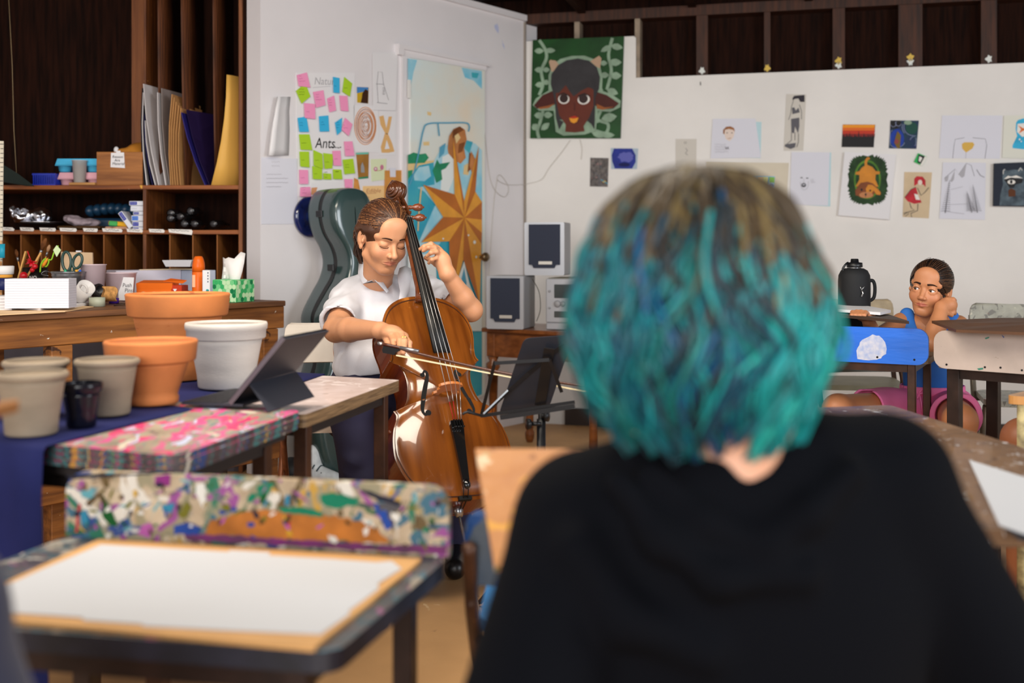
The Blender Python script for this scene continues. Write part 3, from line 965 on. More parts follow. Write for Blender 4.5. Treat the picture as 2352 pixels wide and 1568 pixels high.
sh = [(c('fish_blue_paint', (58, 178, 220), var=0.2, vs=14), 'poly', [T5(*p) for p in [(2280, 290), (2340, 270), (2420, 280), (2440, 640), (2340, 638), (2215, 625), (2216, 590), (2270, 480), (2252, 400), (2258, 320)]]),
  (whitep, 'poly', [T5(*p) for p in [(2275, 335), (2420, 320), (2420, 470), (2330, 490), (2268, 430)]]),
  (c('goldfish_orange_paint', (222, 110, 42)), 'poly', [T5(*p) for p in [(2280, 350), (2345, 390), (2420, 340), (2420, 440), (2345, 415), (2290, 450), (2318, 400)]]),
  (whitep, 'ell', T5(2300, 520), 2, 2), (whitep, 'ell', T5(2320, 545), 1.5, 1.5)]
art('painting', 'cream sheet with an orange fish in a blue water bag at the right edge', 'painting', WR, c('cream_sheet', (222, 222, 210)), [T5(2112, 236), T5(2480, 228), T5(2470, 756), T5(2090, 742)], sh, lift=0.004)
art('sticker', 'tiny tilted square tile, green with a black and white pattern', 'sticker', WR, c('bright_green_print', (46, 176, 90)), [T5(1085, 686), T5(1188, 728), T5(1132, 836), T5(1034, 790)],
 [(whitep, 'poly', [T5(1150, 716), T5(1190, 730), T5(1134, 836), T5(1110, 826)]), (black, 'poly', [T5(1092, 700), T5(1168, 722), T5(1120, 812), T5(1078, 796)]), (whitep, 'poly', [T5(1102, 722), T5(1138, 742), T5(1112, 790), T5(1092, 776)])], thick=0.008)
redd = c('red_dress_pencil', (190, 44, 54), 0.6, var=0.2, vs=20)
sh = [(redd, 'poly', [T5(*p) for p in [(925, 1215), (1000, 1120), (1060, 1090), (1085, 1180), (1130, 1275), (1040, 1290), (960, 1260)]]),
  (redd, 'poly', [T5(*p) for p in [(1040, 990), (1070, 960), (1140, 965), (1175, 1010), (1175, 1090), (1150, 1060), (1080, 1050), (1040, 1080)]]),
  (face_l, 'ell', T5(1110, 1035), 5, 6), (whitep, 'poly', [T5(*p) for p in [(1040, 1170), (1085, 1180), (1110, 1245), (1060, 1240)]]),
  (ink, 'line', [T5(*p) for p in [(1080, 1100), (1120, 1190), (1170, 1150), (1215, 1095)]], 1.4), (ink, 'line', [T5(*p) for p in [(985, 1275), (1005, 1340), (1045, 1365), (950, 1395), (915, 1420)]], 1.3),
  (ink, 'line', [T5(*p) for p in [(1085, 1290), (1080, 1370), (1000, 1405), (1010, 1450)]], 1.3), (ink, 'line', [T5(925, 1215), T5(1000, 1120), T5(1060, 1090)], 1), (ink, 'line', [T5(*p) for p in [(910, 1400), (960, 1390), (975, 1410), (930, 1440)]], 1)]
art('drawing', 'tan paper drawing of a dancing figure in a red dress', 'drawing', WR, paper_tan, [T5(922, 910), T5(1252, 914), T5(1214, 1464), T5(902, 1448)], sh)
sh = [(graph, 'line', [T5(*p) for p in [(1400, 985), (1530, 875), (1570, 940), (1665, 805), (1720, 830), (1760, 960)]], .9), (graph_l, 'poly', [T5(*p) for p in [(1570, 940), (1665, 805), (1640, 960), (1610, 980)]]),
  (graph_l, 'poly', [T5(*p) for p in [(1400, 985), (1455, 950), (1440, 1020), (1410, 1025)]]), (graph_l, 'poly', [T5(*p) for p in [(1470, 1020), (1525, 890), (1515, 1000), (1490, 1030)]]),
  (graph, 'line', [T5(*p) for p in [(1785, 880), (1830, 950), (1880, 975)]], 1.2), (graph_l, 'line', [T5(1480, 1120), T5(1620, 1085)], .9), (graph_l, 'line', [T5(1450, 1300), T5(1700, 1290)], .9), (graph_l, 'line', [T5(1400, 1380), T5(1640, 1410)], .9)]
for tx, ty, th, tl in ((1410, 1400, 1005, 55), (1728, 1395, 1140, -60), (1795, 1395, 1060, -55)):
 sh.append((ink, 'line', [T5(tx, ty), T5(tx - tl * -1, th)], (1.6, .5)))
 for i in range(14):
  f = i / 14
  yy = ty - 30 - (ty - th - 40) * f
  xx = tx + tl * (ty - yy) / (ty - th)
  w = 48 * (1 - f) + 8
  sh.append((graph, 'line', [T5(xx - w, yy + 8), T5(xx, yy), T5(xx + w, yy + 8)], .8))
art('drawing', 'pencil drawing of mountains and three bare pine trees on white paper', 'drawing', WR, paper_cool, [T5(1382, 796), T5(1896, 800), T5(1884, 1482), T5(1340, 1468)], sh, lift=0.003)
rac = c('raccoon_grey_paint', (96, 112, 122), 0.6, var=0.5, vs=26, rgb2=(52, 62, 72))
sh = [(rac, 'poly', [T5(*p) for p in [(2095, 960), (2095, 885), (2120, 868), (2150, 895), (2230, 880), (2275, 885), (2310, 850), (2340, 870), (2400, 960), (2420, 1310), (2060, 1310), (2070, 1180), (2100, 1060)]]),
  (whitep, 'poly', [T5(*p) for p in [(2112, 995), (2160, 955), (2200, 965), (2260, 950), (2340, 985), (2270, 980), (2200, 985)]]),
  (black, 'poly', [T5(*p) for p in [(2112, 1000), (2200, 975), (2340, 995), (2330, 1040), (2250, 1060), (2230, 1100), (2180, 1100), (2150, 1050)]]),
  (whitep, 'ell', T5(2202, 1030), 9, 5), (black, 'ell', T5(2200, 1028), 3, 4.4), (whitep, 'line', [T5(2104, 935), T5(2106, 890), T5(2125, 880)], 1.5), (whitep, 'line', [T5(2285, 900), T5(2310, 862), T5(2330, 890)], 1.5),
  (c('cookie_paint', (92, 50, 22)), 'poly', [T5(*p) for p in [(2165, 1130), (2200, 1105), (2250, 1130), (2250, 1200), (2170, 1205)]])]
art('canvas', 'dark navy canvas with a grey raccoon at the right edge', 'painting', WR, c('night_navy_paint', (16, 26, 44), 0.5), [T5(1985, 812), T5(2480, 792), T5(2470, 1325), T5(1976, 1318)], sh, thick=0.03)
art('wall_nail', 'short dark nail high on the white back wall under the framing', 'nail', WR, ink, [(1608, 188), (1610, 188), (1610, 196), (1608, 196)])
# ================================================================ papers and notes on the door wall
def T4(x, y):
 return (590 + x / 3.732, 80 + y / 3.732)
pink, lime, cyan = c('pink_note_paper', (238, 150, 190), 0.6), c('lime_note_paper', (168, 206, 46), 0.6), c('cyan_note_paper', (60, 176, 222), 0.6)
art('poster', 'tall white poster headed Nature and Ants that carries the sticky notes', 'poster', WD, paper, [T4(335, 325), T4(838, 325), T4(828, 1385), T4(345, 1385)],
 [(c('faint_pencil_lettering', (170, 168, 172)), 'text', T4(490, 425), 'Nature', 24, 0.8, 0.02), (graph_l, 'line', [T4(480, 452), T4(632, 440)], .9),
  (black, 'text', T4(498, 968), 'Ants', 34, 0.72, 0.02), (black, 'line', [T4(632, 958), T4(655, 962)], 1.8), (black, 'line', [T4(664, 960), T4(682, 966)], 1.8), (black, 'line', [T4(690, 964), T4(703, 970)], 1.8), (black, 'line', [T4(708, 966), T4(722, 962)], 1.8)])
N = [
 (pink, [(340, 345), (428, 322), (452, 452), (352, 440)], 'pink sticky note at the top left corner of the poster'),
 (lime, [(332, 482), (416, 414), (456, 528), (376, 590)], 'tilted lime sticky note overlapping the top left pink note'),
 (cyan, [(652, 360), (708, 370), (702, 500), (650, 496)], 'narrow blue sticky note right of the Nature heading'),
 (lime, [(748, 360), (816, 416), (790, 530), (728, 488)], 'tilted lime sticky note at the top right corner of the poster'),
 (pink, [(480, 490), (570, 474), (584, 602), (502, 626)], 'large pink sticky note under the Nature heading'),
 (pink, [(404, 584), (498, 592), (494, 722), (404, 712)], 'pink sticky note with a small flower doodle, left side of poster'),
 (pink, [(600, 546), (662, 520), (674, 648), (616, 664)], 'slanted pink sticky note in the middle below the narrow blue note'),
 (pink, [(706, 520), (776, 524), (778, 656), (714, 650)], 'pink sticky note with a dark dot below the top right lime note'),
 (cyan, [(348, 712), (424, 700), (440, 832), (358, 832)], 'blue sticky note at the left edge of poster'),
 (cyan, [(530, 698), (612, 690), (614, 828), (532, 830)], 'blue sticky note straight above the word Ants'),
 (cyan, [(668, 752), (730, 710), (720, 826), (680, 860)], 'tilted blue sticky note touching a pink one, right of centre'),
 (pink, [(756, 710), (818, 766), (780, 868), (722, 812)], 'tilted pink sticky note touching a blue one at the right edge'),
 (lime, [(360, 852), (450, 852), (468, 988), (368, 984)], 'lime sticky note left of the word Ants'),
 (lime, [(364, 1000), (446, 1000), (444, 1136), (366, 1128)], 'lime sticky note with dense writing, lower left column'),
 (lime, [(484, 986), (560, 1020), (560, 1150), (482, 1120)], 'lime sticky note with a curled corner directly under the word Ants'),
 (lime, [(568, 1012), (652, 1022), (640, 1144), (574, 1150)], 'lime sticky note with a seed doodle under the Ants dashes'),
 (pink, [(646, 994), (716, 992), (718, 1122), (652, 1120)], 'pink sticky note with an arch doodle among the lime notes'),
 (pink, [(746, 914), (818, 912), (830, 1036), (752, 1040)], 'pink sticky note right of the Ants dashes'),
 (lime, [(734, 1070), (824, 1060), (836, 1186), (744, 1196)], 'lime sticky note with leaf doodles at the lower right'),
 (pink, [(362, 1156), (438, 1158), (434, 1278), (360, 1278)], 'pink sticky note, upper of the two at the lower left'),
 (lime, [(474, 1124), (558, 1136), (552, 1240), (474, 1236)], 'lime sticky note in the bottom lime row, leftmost'),
 (lime, [(568, 1184), (636, 1190), (632, 1240), (564, 1238)], 'short lime sticky note in the bottom lime row, middle'),
 (lime, [(650, 1152), (724, 1154), (726, 1238), (648, 1236)], 'lime sticky note with a bold T mark in the bottom row'),
 (pink, [(750, 1236), (822, 1236), (810, 1366), (754, 1360)], 'pink sticky note at the lower right behind the cello case top'),
 (pink, [(372, 1306), (456, 1302), (458, 1388), (362, 1386)], 'pink sticky note at the bottom left, above the round blue dish'),
]
for i, (m, q, lb) in enumerate(N):
 q2 = [T4(*p) for p in q]
 xs, ys = [p[0] for p in q2], [p[1] for p in q2]
 cx, cy, w = sum(xs) / 4, sum(ys) / 4, max(xs) - min(xs)
 lnm = c({'pink': 'magenta_ink', 'lime': 'green_ink', 'cyan': 'navy_ink'}[m.name.split('_')[0]], {'pink': (186, 84, 140), 'lime': (84, 118, 20), 'cyan': (16, 84, 140)}[m.name.split('_')[0]])
 s2 = scribble(lnm, cx - w * .3, cy - 10, w * .6, 18, 3, 1.2, .8, 40 + i)
 if 'dot' in lb: s2 = [(ink, 'ell', (cx - 4, cy - 7), 1.6, 1.2)]
 if 'T mark' in lb: s2 = [(black, 'line', [(cx, cy - 6), (cx, cy + 8)], 1.8), (black, 'line', [(cx - 4, cy - 6), (cx + 4, cy - 6)], 1.6)]
 mb, ms = art_mesh(WD, m, q2, s2, thick=0.0012, lift=0.0055 + 0.0012 * (i % 3))
 for j in range(len(mb.v)):
  zz = mb.v[j].z
  zlo = min(v.z for v in mb.v[:8]); zhi = max(v.z for v in mb.v[:8])
  mb.v[j] = mb.v[j] + DN * (0.006 * max(0, (zhi - zz) / (zhi - zlo)) ** 2)
 mb.build('sticky_note', ms, None, lb, 'sticky note', 'sticky notes on the ants poster')
rows = []
for y, xl, xr in ((222, 636, 667), (256, 630, 664), (300, 622, 665), (340, 617, 664), (357, 614, 663)):
 rows.append([WD.pt(xl, y, 0.03), WD.pt(xl + (xr - xl) * .15, y, 0.045), WD.pt(xl + (xr - xl) * .35, y, 0.03), WD.pt(xl + (xr - xl) * .7, y, 0.008), WD.pt(xr, y, 0.004)])
mb = MB(); mb.grid(rows, thick=0.0015)
mb.build('paper_sheet', paper, None, 'white sheet with its left edge curling off the wall, left of the poster', 'paper')
art('paper_sheet', 'white sheet with faint pencil writing left of the dark cello case', 'paper', WD, paper_cool, [T4(38, 1050), T4(345, 1062), T4(345, 1620), T4(36, 1622)],
 scribble(graph_l, 624, 372, 30, 18, 2, 2, .7, 3) + scribble(graph_l, 612, 400, 54, 38, 4, 1.4, .7, 4))
art('photo_print', 'small glossy print of a dark shape against a blue sky above the round spiral drawing', 'photo', WD, c('photo_ochre', (196, 160, 40), 0.4), [T4(858, 446), T4(956, 450), T4(952, 588), T4(860, 580)],
 [(c('photo_sky', (70, 130, 190), 0.4), 'poly', [T4(858, 446), T4(956, 450), T4(954, 480), T4(900, 490), T4(858, 500)]), (c('photo_dark', (62, 36, 20), 0.4), 'poly', [T4(*p) for p in [(905, 500), (930, 465), (956, 480), (952, 588), (890, 582), (900, 540)]])])
sepia, sep2 = c('sepia_pencil', (178, 118, 84)), c('orange_pencil', (212, 150, 108))
sh = []
for i in range(9):
 f = 1 - i * 0.1
 sh.append((sepia if i % 2 else sep2, 'line', [(T4(930, 780)[0] + 24.5 * f * math.cos(a) + (i % 3), T4(930, 780)[1] + 43 * f * math.sin(a)) for a in [i + k * math.pi / 12 for k in range(25)]], 2.0 if i < 5 else 1.0))
sh += scribble(sepia, 832, 270, 22, 50, 5, 4, .9, 8)
art('drawing', 'white paper with a big oval spiral in orange and brown pencil', 'drawing', WD, paper, [T4(826, 604), T4(1040, 610), T4(1046, 1010), T4(834, 1000)], sh)
art('drawing', 'sketch paper with a brown crossed ribbon shape beside the door casing', 'drawing', WD, paper, [T4(1044, 652), T4(1190, 656), T4(1186, 1032), T4(1046, 1030)],
 [(c('ribbon_wash', (218, 172, 112)), 'poly', [T4(*p) for p in [(1048, 700), (1085, 690), (1110, 800), (1130, 700), (1158, 700), (1140, 800), (1125, 850), (1160, 930), (1180, 1000), (1130, 1010), (1070, 1010), (1062, 960), (1090, 870), (1098, 840), (1060, 770)]]),
  (paper, 'poly', [T4(1112, 900), T4(1138, 975), T4(1096, 980)]), (ink, 'line', [T4(1105, 845), T4(1122, 850)], 1.4)])
rows = [[WD.pt(*T4(x, y), o) for x, o in ((985, .03), (1010, .02), (1060, .006), (1205, .004))] for y in (150, 300, 480, 652)]
art('drawing', 'tall faint pencil drawing of a building high beside the door', 'drawing', WD, paper, [T4(990, 152), T4(1205, 150), T4(1190, 650), T4(995, 645)],
 [(graph, 'line', [T4(*p) for p in [(1040, 580), (1030, 420), (1040, 316), (1075, 320), (1085, 420), (1130, 560)]], .8), (graph, 'line', [T4(1020, 420), T4(1090, 424)], .8), (graph, 'line', [T4(1030, 580), T4(1120, 590)], .8)] + scribble(ink, 879, 202, 10, 18, 4, 1.6, .8, 7), lift=0.006)
art('card', 'small brown card with a grey steeple shape below the spiral drawing', 'card', WD, c('brown_card', (158, 112, 52), var=0.2, vs=20), [T4(850, 1010), T4(958, 1006), T4(954, 1228), T4(870, 1236)],
 [(c('teal_edge_wash', (110, 190, 170)), 'poly', [T4(850, 1010), T4(958, 1006), T4(956, 1022), T4(852, 1026)]), (c('grey_steeple_wash', (150, 150, 152)), 'poly', [T4(*p) for p in [(892, 1180), (892, 1120), (905, 1090), (920, 1130), (924, 1180)]]), (grn, 'poly', [T4(868, 1222), T4(954, 1212), T4(954, 1228), T4(870, 1236)])])
art('card', 'pale green sketch card with two pink blossoms above the kraft paper', 'card', WD, c('pale_green_paper', (214, 222, 184)), [T4(975, 1066), T4(1110, 1062), T4(1100, 1240), T4(982, 1256)],
 [(c('blossom_pink', (196, 120, 146)), 'ell', T4(1018, 1150), 4.5, 5), (c('blossom_pink', (196, 120, 146)), 'ell', T4(1072, 1135), 4, 6), (paper, 'ell', T4(1018, 1148), 2, 2), (sepia, 'line', [T4(1022, 1165), T4(1070, 1160)], 1)])
art('kraft_paper', 'brown kraft paper taped at its top beside the door casing', 'paper', WD, c('kraft_paper', (202, 140, 70), var=0.2, vs=14), [T4(1096, 1162), T4(1258, 1160), T4(1258, 1480), T4(1092, 1480)],
 [(paper_cool, 'poly', [T4(1140, 1140), T4(1190, 1140), T4(1190, 1218), T4(1142, 1218)])], lift=0.005)
art('paper_sheet', 'peach sheet headed Edible with brown handwriting, behind the cellist', 'paper', WD, c('peach_paper', (236, 196, 138)), [T4(908, 1296), T4(1094, 1292), T4(1090, 1475), T4(906, 1490)],
 [(sepia, 'text', T4(934, 1352), 'Edible', 13, 1.1, -0.02), (sepia, 'line', [T4(930, 1362), T4(1026, 1356)], .9)] + scribble(sepia, 840, 453, 14, 4, 1, 1, .9, 5) + scribble(sepia, 852, 461, 26, 4, 1, 1, .9, 6))
art('drawing', 'brown kraft drawing of a long face with closed lips', 'drawing', WD, c('brown_face_wash', (206, 142, 72), var=0.25, vs=18), [T4(832, 1226), T4(866, 1240), T4(912, 1470), T4(812, 1490)],
 [(sepia, 'line', [T4(850, 1330), T4(846, 1400), T4(868, 1405)], 1.4, 3), (sepia, 'line', [T4(836, 1430), T4(862, 1424), T4(885, 1434)], 2.0, 3), (skin_d, 'ell', T4(832, 1320), 2, 1.2)])
art('paper_sheet', 'lower peach sheet edge just above the cellist head', 'paper', WD, c('peach_paper_pale', (230, 202, 158)), [T4(870, 1470), T4(1094, 1476), T4(1080, 1560), T4(880, 1548)], [], lift=0.0005)
art('paper_sheet', 'small white sheet with an orange corner at the bottom of poster, behind the cello case', 'paper', WD, paper, [T4(458, 1258), T4(700, 1256), T4(700, 1390), T4(458, 1388)], [(sep2, 'poly', [T4(468, 1310), T4(520, 1306), T4(500, 1370), T4(466, 1370)])], lift=0.0035)
mb = MB()
cdish = WD.pt(708, 498, 0.0)
ax = (DN * 0.5 + Vector((0.2, -1, 0)) * 0.2 + Vector((0, 0, -0.02))).normalized()
mb.lathe([(0.09, 0.0), (0.098, 0.01), (0.098, 0.022), (0.085, 0.03), (0.05, 0.028), (0.03, 0.024), (0.0, 0.024)], cdish, 40, axis=DN, mi=0)
mb.lathe([(0.022, 0.024), (0.024, 0.034), (0.016, 0.038), (0.0, 0.038)], cdish, 24, axis=DN, mi=1)  # bright blue centre paints in the dish's light blue reflection
mb.build('wall_dish', [mat('deep_blue_enamel', (22, 32, 84), 0.15, var=0.5, vs=20, coat=0.6), mat('blue_reflection_paint', (70, 120, 220), 0.2)], None, 'round glossy dark blue dish on the wall behind the cello case', 'dish')
# ================================================================ pigeonhole shelf in the recess
SY, SS = 5.10, FPX / 5.10
def sx(px): return (px - CX) / SS
def sz(py): return CH - (py - HY) / SS
shelf_w = wood('shelf_wood', (150, 84, 34), (96, 48, 20), axis=0, rough=0.55, vs=5, spots=[((214, 160, 60), 16, 0.70, 3, (1, 1, 1)), ((216, 206, 190), 22, 0.71, 7, (1, 1, 1))])
shelf_up = wood('shelf_upright_wood', (132, 76, 34), (84, 44, 20), axis=2, rough=0.55, vs=5, spots=[((206, 150, 60), 18, 0.70, 4, (1, 1, 1))])
div_w = wood('divider_plywood', (150, 92, 40), (122, 70, 28), axis=2, rough=0.6, vs=4)
DEP = 0.44
Z1, Z2 = sz(425), sz(528)
XL, XR = -2.62, sx(549)
sh_t = thing('pigeonhole_shelf', 'tall dark wooden shelf unit with a row of pigeonholes in the left recess', 'shelf', (sx(270), SY + DEP / 2, 0))
def shbox(name, x0, x1, y0, y1, z0, z1, m):
 mb = MB()
 mb.box(((x0 + x1) / 2, (y0 + y1) / 2, (z0 + z1) / 2), (x1 - x0, y1 - y0, z1 - z0), bev=0.0015)
 return mb.build(name, m, sh_t)
shbox('shelf_board', XL, XR, SY, SY + DEP, Z1 - 0.02, Z1, shelf_w)
shbox('shelf_board', XL, XR, SY, SY + DEP, Z2 - 0.02, Z2, shelf_w)
shbox('shelf_board', XL, XR, SY, SY + DEP, 0.80, 0.82, shelf_w)
shbox('side_panel', XR, XR + 0.018, SY - 0.01, SY + DEP + .05, 0.0, 2.43, shelf_up)
shbox('side_panel', XL - 0.02, XL, SY, SY + DEP, 0.0, 2.43, shelf_up)
shbox('back_panel', XL, XR, SY + DEP, SY + DEP + 0.012, 0.0, 2.43, darker_wood)
um = sx(333)
shbox('upright', um - 0.010, um + 0.006, SY, SY + DEP, 0.82, Z2 - 0.02, shelf_up)
shbox('upright', um - 0.010, um + 0.006, SY, SY + DEP, Z2, Z1 - 0.02, shelf_up)
shbox('upright', sx(322), sx(327), SY + 0.05, SY + DEP, Z1, 2.43, shelf_up)
for px in (-4, 45, 92, 139, 189, 236, 286, 388, 441, 497):
 shbox('divider', sx(px) - 0.003, sx(px) + 0.003, SY + 0.012, SY + DEP, 0.82, Z2 - 0.02, div_w)
for px, tilt in ((354, .01), (408, .02), (482, .012)):
 mb = MB()
 mb.grid([[(sx(px) + tilt * t * t, SY + 0.06 + d, 2.43 - t * (2.43 - Z1)) for d in (0, DEP - 0.07)] for t in (0, .25, .5, .75, 1)], thick=0.005)
 mb.build('divider', wood('dark_divider_wood', (104, 58, 30), (50, 26, 14), axis=2), sh_t)
shbox('lower_panel', XL, XR, SY + 0.02, SY + 0.04, 0.0, 0.80, mat('grey_lower_panel', (84, 78, 86), 0.7, var=0.3, vs=3))
tape = mat('white_masking_tape', (226, 220, 214), 0.6)
rs = random.Random(3)
for a, b in ((4, 34), (46, 79), (91, 129), (137, 177), (191, 225), (235, 282), (291, 329), (342, 379), (387, 443)):
 mb = MB()
 y = SY - 0.002
 j = rs.uniform(-3, 3)
 q = [(a, 521 + (a + 30) * .012), (b - 3 + j, 522 + b * .012), (b, 526 + b * .012), (b - 2, 530 + b * .012 + (4 if b > 430 else 0)), (a + 2, 529 + a * .012)]
 mb.prism([(sx(x), y, sz(yy)) for x, yy in q], (0, -0.001, 0))
 pts = [(a + 6 + (b - a - 14) * i / 12, 525 + (a + 20) * .012 + rs.uniform(-2, 2)) for i in range(13)]
 mb.tube([(sx(x), y - 0.0014, sz(yy)) for x, yy in pts], 0.0011, 4, mi=1)
 mb.build('label_tape', [tape, ink], sh_t, label='white tape label with black handwriting')
mb = MB()
mb.box((sx(289), SY + 0.30, (Z1 + 2.42) / 2), (0.15, 0.015, 2.42 - Z1))
mb.build('plywood_board', wood('tall_plywood', (134, 78, 36), (110, 60, 26), axis=2), None, 'tall brown plywood board standing at the back of the upper left shelf bay', 'board')
def stand_sheet(x0, x1, xb0, xb1, ytop, dy, m, label, grp, th=0.004, d0=0.03, d1=0.34, lean=0.0, name='art_board'):
 """board standing on the upper shelf: front edge at x0 (top) / xb0 (bottom), seen along its edge"""
 mb = MB()
 rows = []
 for t in (0, .34, .67, 1):
  bow = 0.012 * math.sin(t * math.pi)
  zt = sz(ytop) * (1 - t) + (Z1 + 0.002) * t
  rows.append([(sx(x0 + (xb0 - x0) * t) - bow, SY + d0, zt), (sx(x1 + (xb1 - x1) * t) - bow, SY + d1, zt)])
 mb.grid(rows, thick=th, smooth=False)
 mb.build(name, m, None, label, 'board', grp)
blk, navy = c('black_board', (18, 16, 24), 0.5), c('navy_board', (26, 22, 66), 0.5)
wht, gry, tanb = c('white_board', (206, 200, 200), 0.6, var=0.1, vs=3), c('grey_board', (140, 128, 124), 0.6, var=0.15, vs=4), c('tan_cardboard', (186, 136, 84), 0.65, var=0.12, vs=6)
for i, (x0, xb0, yt, m, lb) in enumerate(((323, 328, 200, blk, 'outermost black board at the left of the leaning boards'), (325, 333, 210, wht, 'thin white board second from the left among the leaning boards'),
           (326, 340, 240, blk, 'dark board third from the left among the leaning boards'), (327, 346, 260, navy, 'navy board just left of the broad white leaning board'),
           (329, 353, 275, wht, 'narrow white board edge just left of the widest white board'))):
 stand_sheet(x0, x0 + 20, xb0, xb0 + 12, yt, 0, m, lb, 'boards standing on the upper shelf')
stand_sheet(327, 358, 362, 376, 191, 0, wht, 'widest white board leaning at the left of the upper right shelf bay', 'boards standing on the upper shelf', d0=.02)
stand_sheet(358, 365, 377, 381, 210, 0, wht, 'white board edge between the widest white board and the grey board', 'boards standing on the upper shelf')
stand_sheet(364, 396, 383, 400, 199, 0, gry, 'grey board behind the tan cardboard sheets', 'boards standing on the upper shelf', d0=.05)
for i, (x0, xb0, yt, lb) in enumerate(((393, 390, 215, 'tan cardboard sheet leftmost of the tan group'), (397, 394, 222, 'tan cardboard sheet second of the tan group'), (401, 399, 232, 'tan cardboard sheet in the middle of the tan group'),
          (406, 404, 240, 'tan cardboard sheet fourth of the tan group'), (411, 410, 246, 'tan cardboard sheet rightmost of the tan group showing its broad face'))):
 stand_sheet(x0, x0 + 16, xb0, xb0 + 22, yt, 0, tanb, lb, 'boards standing on the upper shelf', d0=.02 + .004 * i)
stand_sheet(413, 425, 468, 474, 256, 0, c('blue_violet_board', (40, 34, 110), 0.5), 'slanted blue board with a white edge right of the tan sheets', 'boards standing on the upper shelf', d0=.03)
stand_sheet(420, 478, 474, 500, 248, 0, c('purple_board', (34, 20, 60), 0.6), 'dark purple board behind the slanted blue one', 'boards standing on the upper shelf', d0=.06)
gold = c('golden_sheet', (224, 172, 84), 0.5, var=0.08, vs=3)
mb = MB()
rows = []
for t in (0, .2, .4, .6, .8, 1):
 xa = 517 - 36 * t ** 2.0
 rows.append([(sx(xa + (545 - xa) * u), SY + 0.03 + 0.10 * u ** 1.5, sz(169) * (1 - t) + (Z1 + .002) * t) for u in (0, .35, .7, 1)])
mb.grid(rows, thick=0.002)
mb.build('art_board', gold, None, 'tall golden-yellow curved sheet at the right end of the upper shelf', 'board', 'boards standing on the upper shelf')
crate_w = wood('crate_wood', (168, 108, 54), (122, 72, 32), axis=0, vs=5)
ct = thing('wooden_crate', 'small wooden crate with a white note taped on its front on the upper shelf', 'crate', (sx(270), SY + 0.14, Z1))
mb = MB()
cw, chh, cd = (323 - 217) / SS, (420 - 343) / SS, 0.22
cc = Vector((sx(270), SY + 0.14, Z1 + 0.001))
for s, sz_ in (((0, -cd / 2, chh / 2), (cw, .012, chh)), ((0, cd / 2, chh / 2), (cw, .012, chh)), ((-cw / 2 + .006, 0, chh / 2), (.012, cd, chh)), ((cw / 2 - .006, 0, chh / 2), (.012, cd, chh)), ((0, 0, .006), (cw, cd, .012))):
 mb.box(cc + Vector(s), sz_, bev=0.002)
mb.build('body', crate_w, ct)
mb = MB()
fy = cc.y - cd / 2 - 0.0075
mb.prism([(sx(x), fy, sz(y)) for x, y in ((251, 350), (281, 349), (283, 385), (250, 383))], (0, -0.001, 0))
mb.prism([(sx(x), fy - .001, sz(y)) for x, y in ((263, 345), (273, 345), (273, 352), (263, 352))], (0, -0.0006, 0))
for i, s in enumerate(('Reason', 'Are', 'Material')):
 vs, fs = text_shape(s, .15)
 mb.add([(sx(254 + (5 if i == 1 else 0) + vx * 8.5), fy - .0022, sz(362 + 8 * i - vy * 9)) for vx, vy in vs], fs, 1)
mb.build('note', [paper, ink], ct, label='white paper note with handwriting')
mb = MB()
g = SDF(cc + Vector((-.08, -.11, chh - .03)), cc + Vector((.12, .11, chh + .10)), 0.005)
g.ell(cc + Vector((.05, 0, chh + .005)), (.055, .07, .05)); g.ell(cc + Vector((.0, -.02, chh)), (.05, .05, .025)); g.ell(cc + Vector((.08, .02, chh + .03)), (.03, .05, .035))
g.wrinkle(.006, 90, 4)
mb_from(*g.mesh(), mb)
mb.build('cloth_bundle', mat('mustard_cloth', (176, 112, 26), 0.8, var=0.2), None, 'mustard-yellow cloth bundle heaped in the wooden crate', 'cloth')
mb = MB(); mb.ball(cc + Vector((-.035, -.06, chh + .014)), (.012, .012, .016)); mb.build('crumpled_tissue', paper, None, 'small white crumpled tissue at the crate rim', 'tissue')
def egg_carton(name, px0, px1, py0, py1, dy, m, label):
 t = thing(name, label, 'egg carton', (sx((px0 + px1) / 2), SY + dy, sz(py1)))
 z0, z1 = sz(py1), sz(py0)
 zm = z0 + (z1 - z0) * .50
 x0, x1 = sx(px0), sx(px1)
 mb = MB()
 n = 3
 w = (x1 - x0) / n
 for r in range(2):
  for i in range(n):
   mb.lathe([(w * .30, z0), (w * .40, z0 + .006), (w * .47, zm), (w * .5, zm)], (x0 + w * (i + .5), SY + dy - w * .5 + r * w, 0), 14)
 mb.box(((x0 + x1) / 2, SY + dy, zm), (x1 - x0 + .004, w * 2.04, .005), bev=.002)
 mb.build('tray', m, t)
 mb = MB()
 pts = lambda z, k: [((x0 + x1) / 2 + a * (x1 - x0) * k / 2, SY + dy + b * w * k, z) for a, b in ((-1, -1), (1, -1), (1, 1), (-1, 1))]
 a, b = pts(zm + .003, 1.0), pts(z1, .92)
 mb.add(a + b, [(0, 1, 5, 4), (1, 2, 6, 5), (2, 3, 7, 6), (3, 0, 4, 7), (4, 5, 6, 7)])
 mb.build('lid', m, t)
egg_carton('egg_carton', 121, 216, 394, 424, 0.12, mat('pink_pulp', (224, 168, 180), 0.8, var=.1), 'pink egg carton on the upper shelf under the blue one')
egg_carton('egg_carton', 116, 216, 362, 393, 0.12, mat('sky_blue_pulp', (70, 178, 222), 0.8, var=.1), 'sky-blue egg carton stacked on the pink one')
mb = MB()
mb.box((sx(187), SY + .03, Z1 + .007), (60 / SS, .05, .012), bev=.001)
mb.build('wood_block', wood('pale_block_wood', (190, 140, 80), (160, 110, 60), axis=0), None, 'flat pale wooden block under the plastic cup on the upper shelf', 'block')
plast = mat('frosted_clear_plastic', (214, 208, 204), 0.3, alpha=0.6)
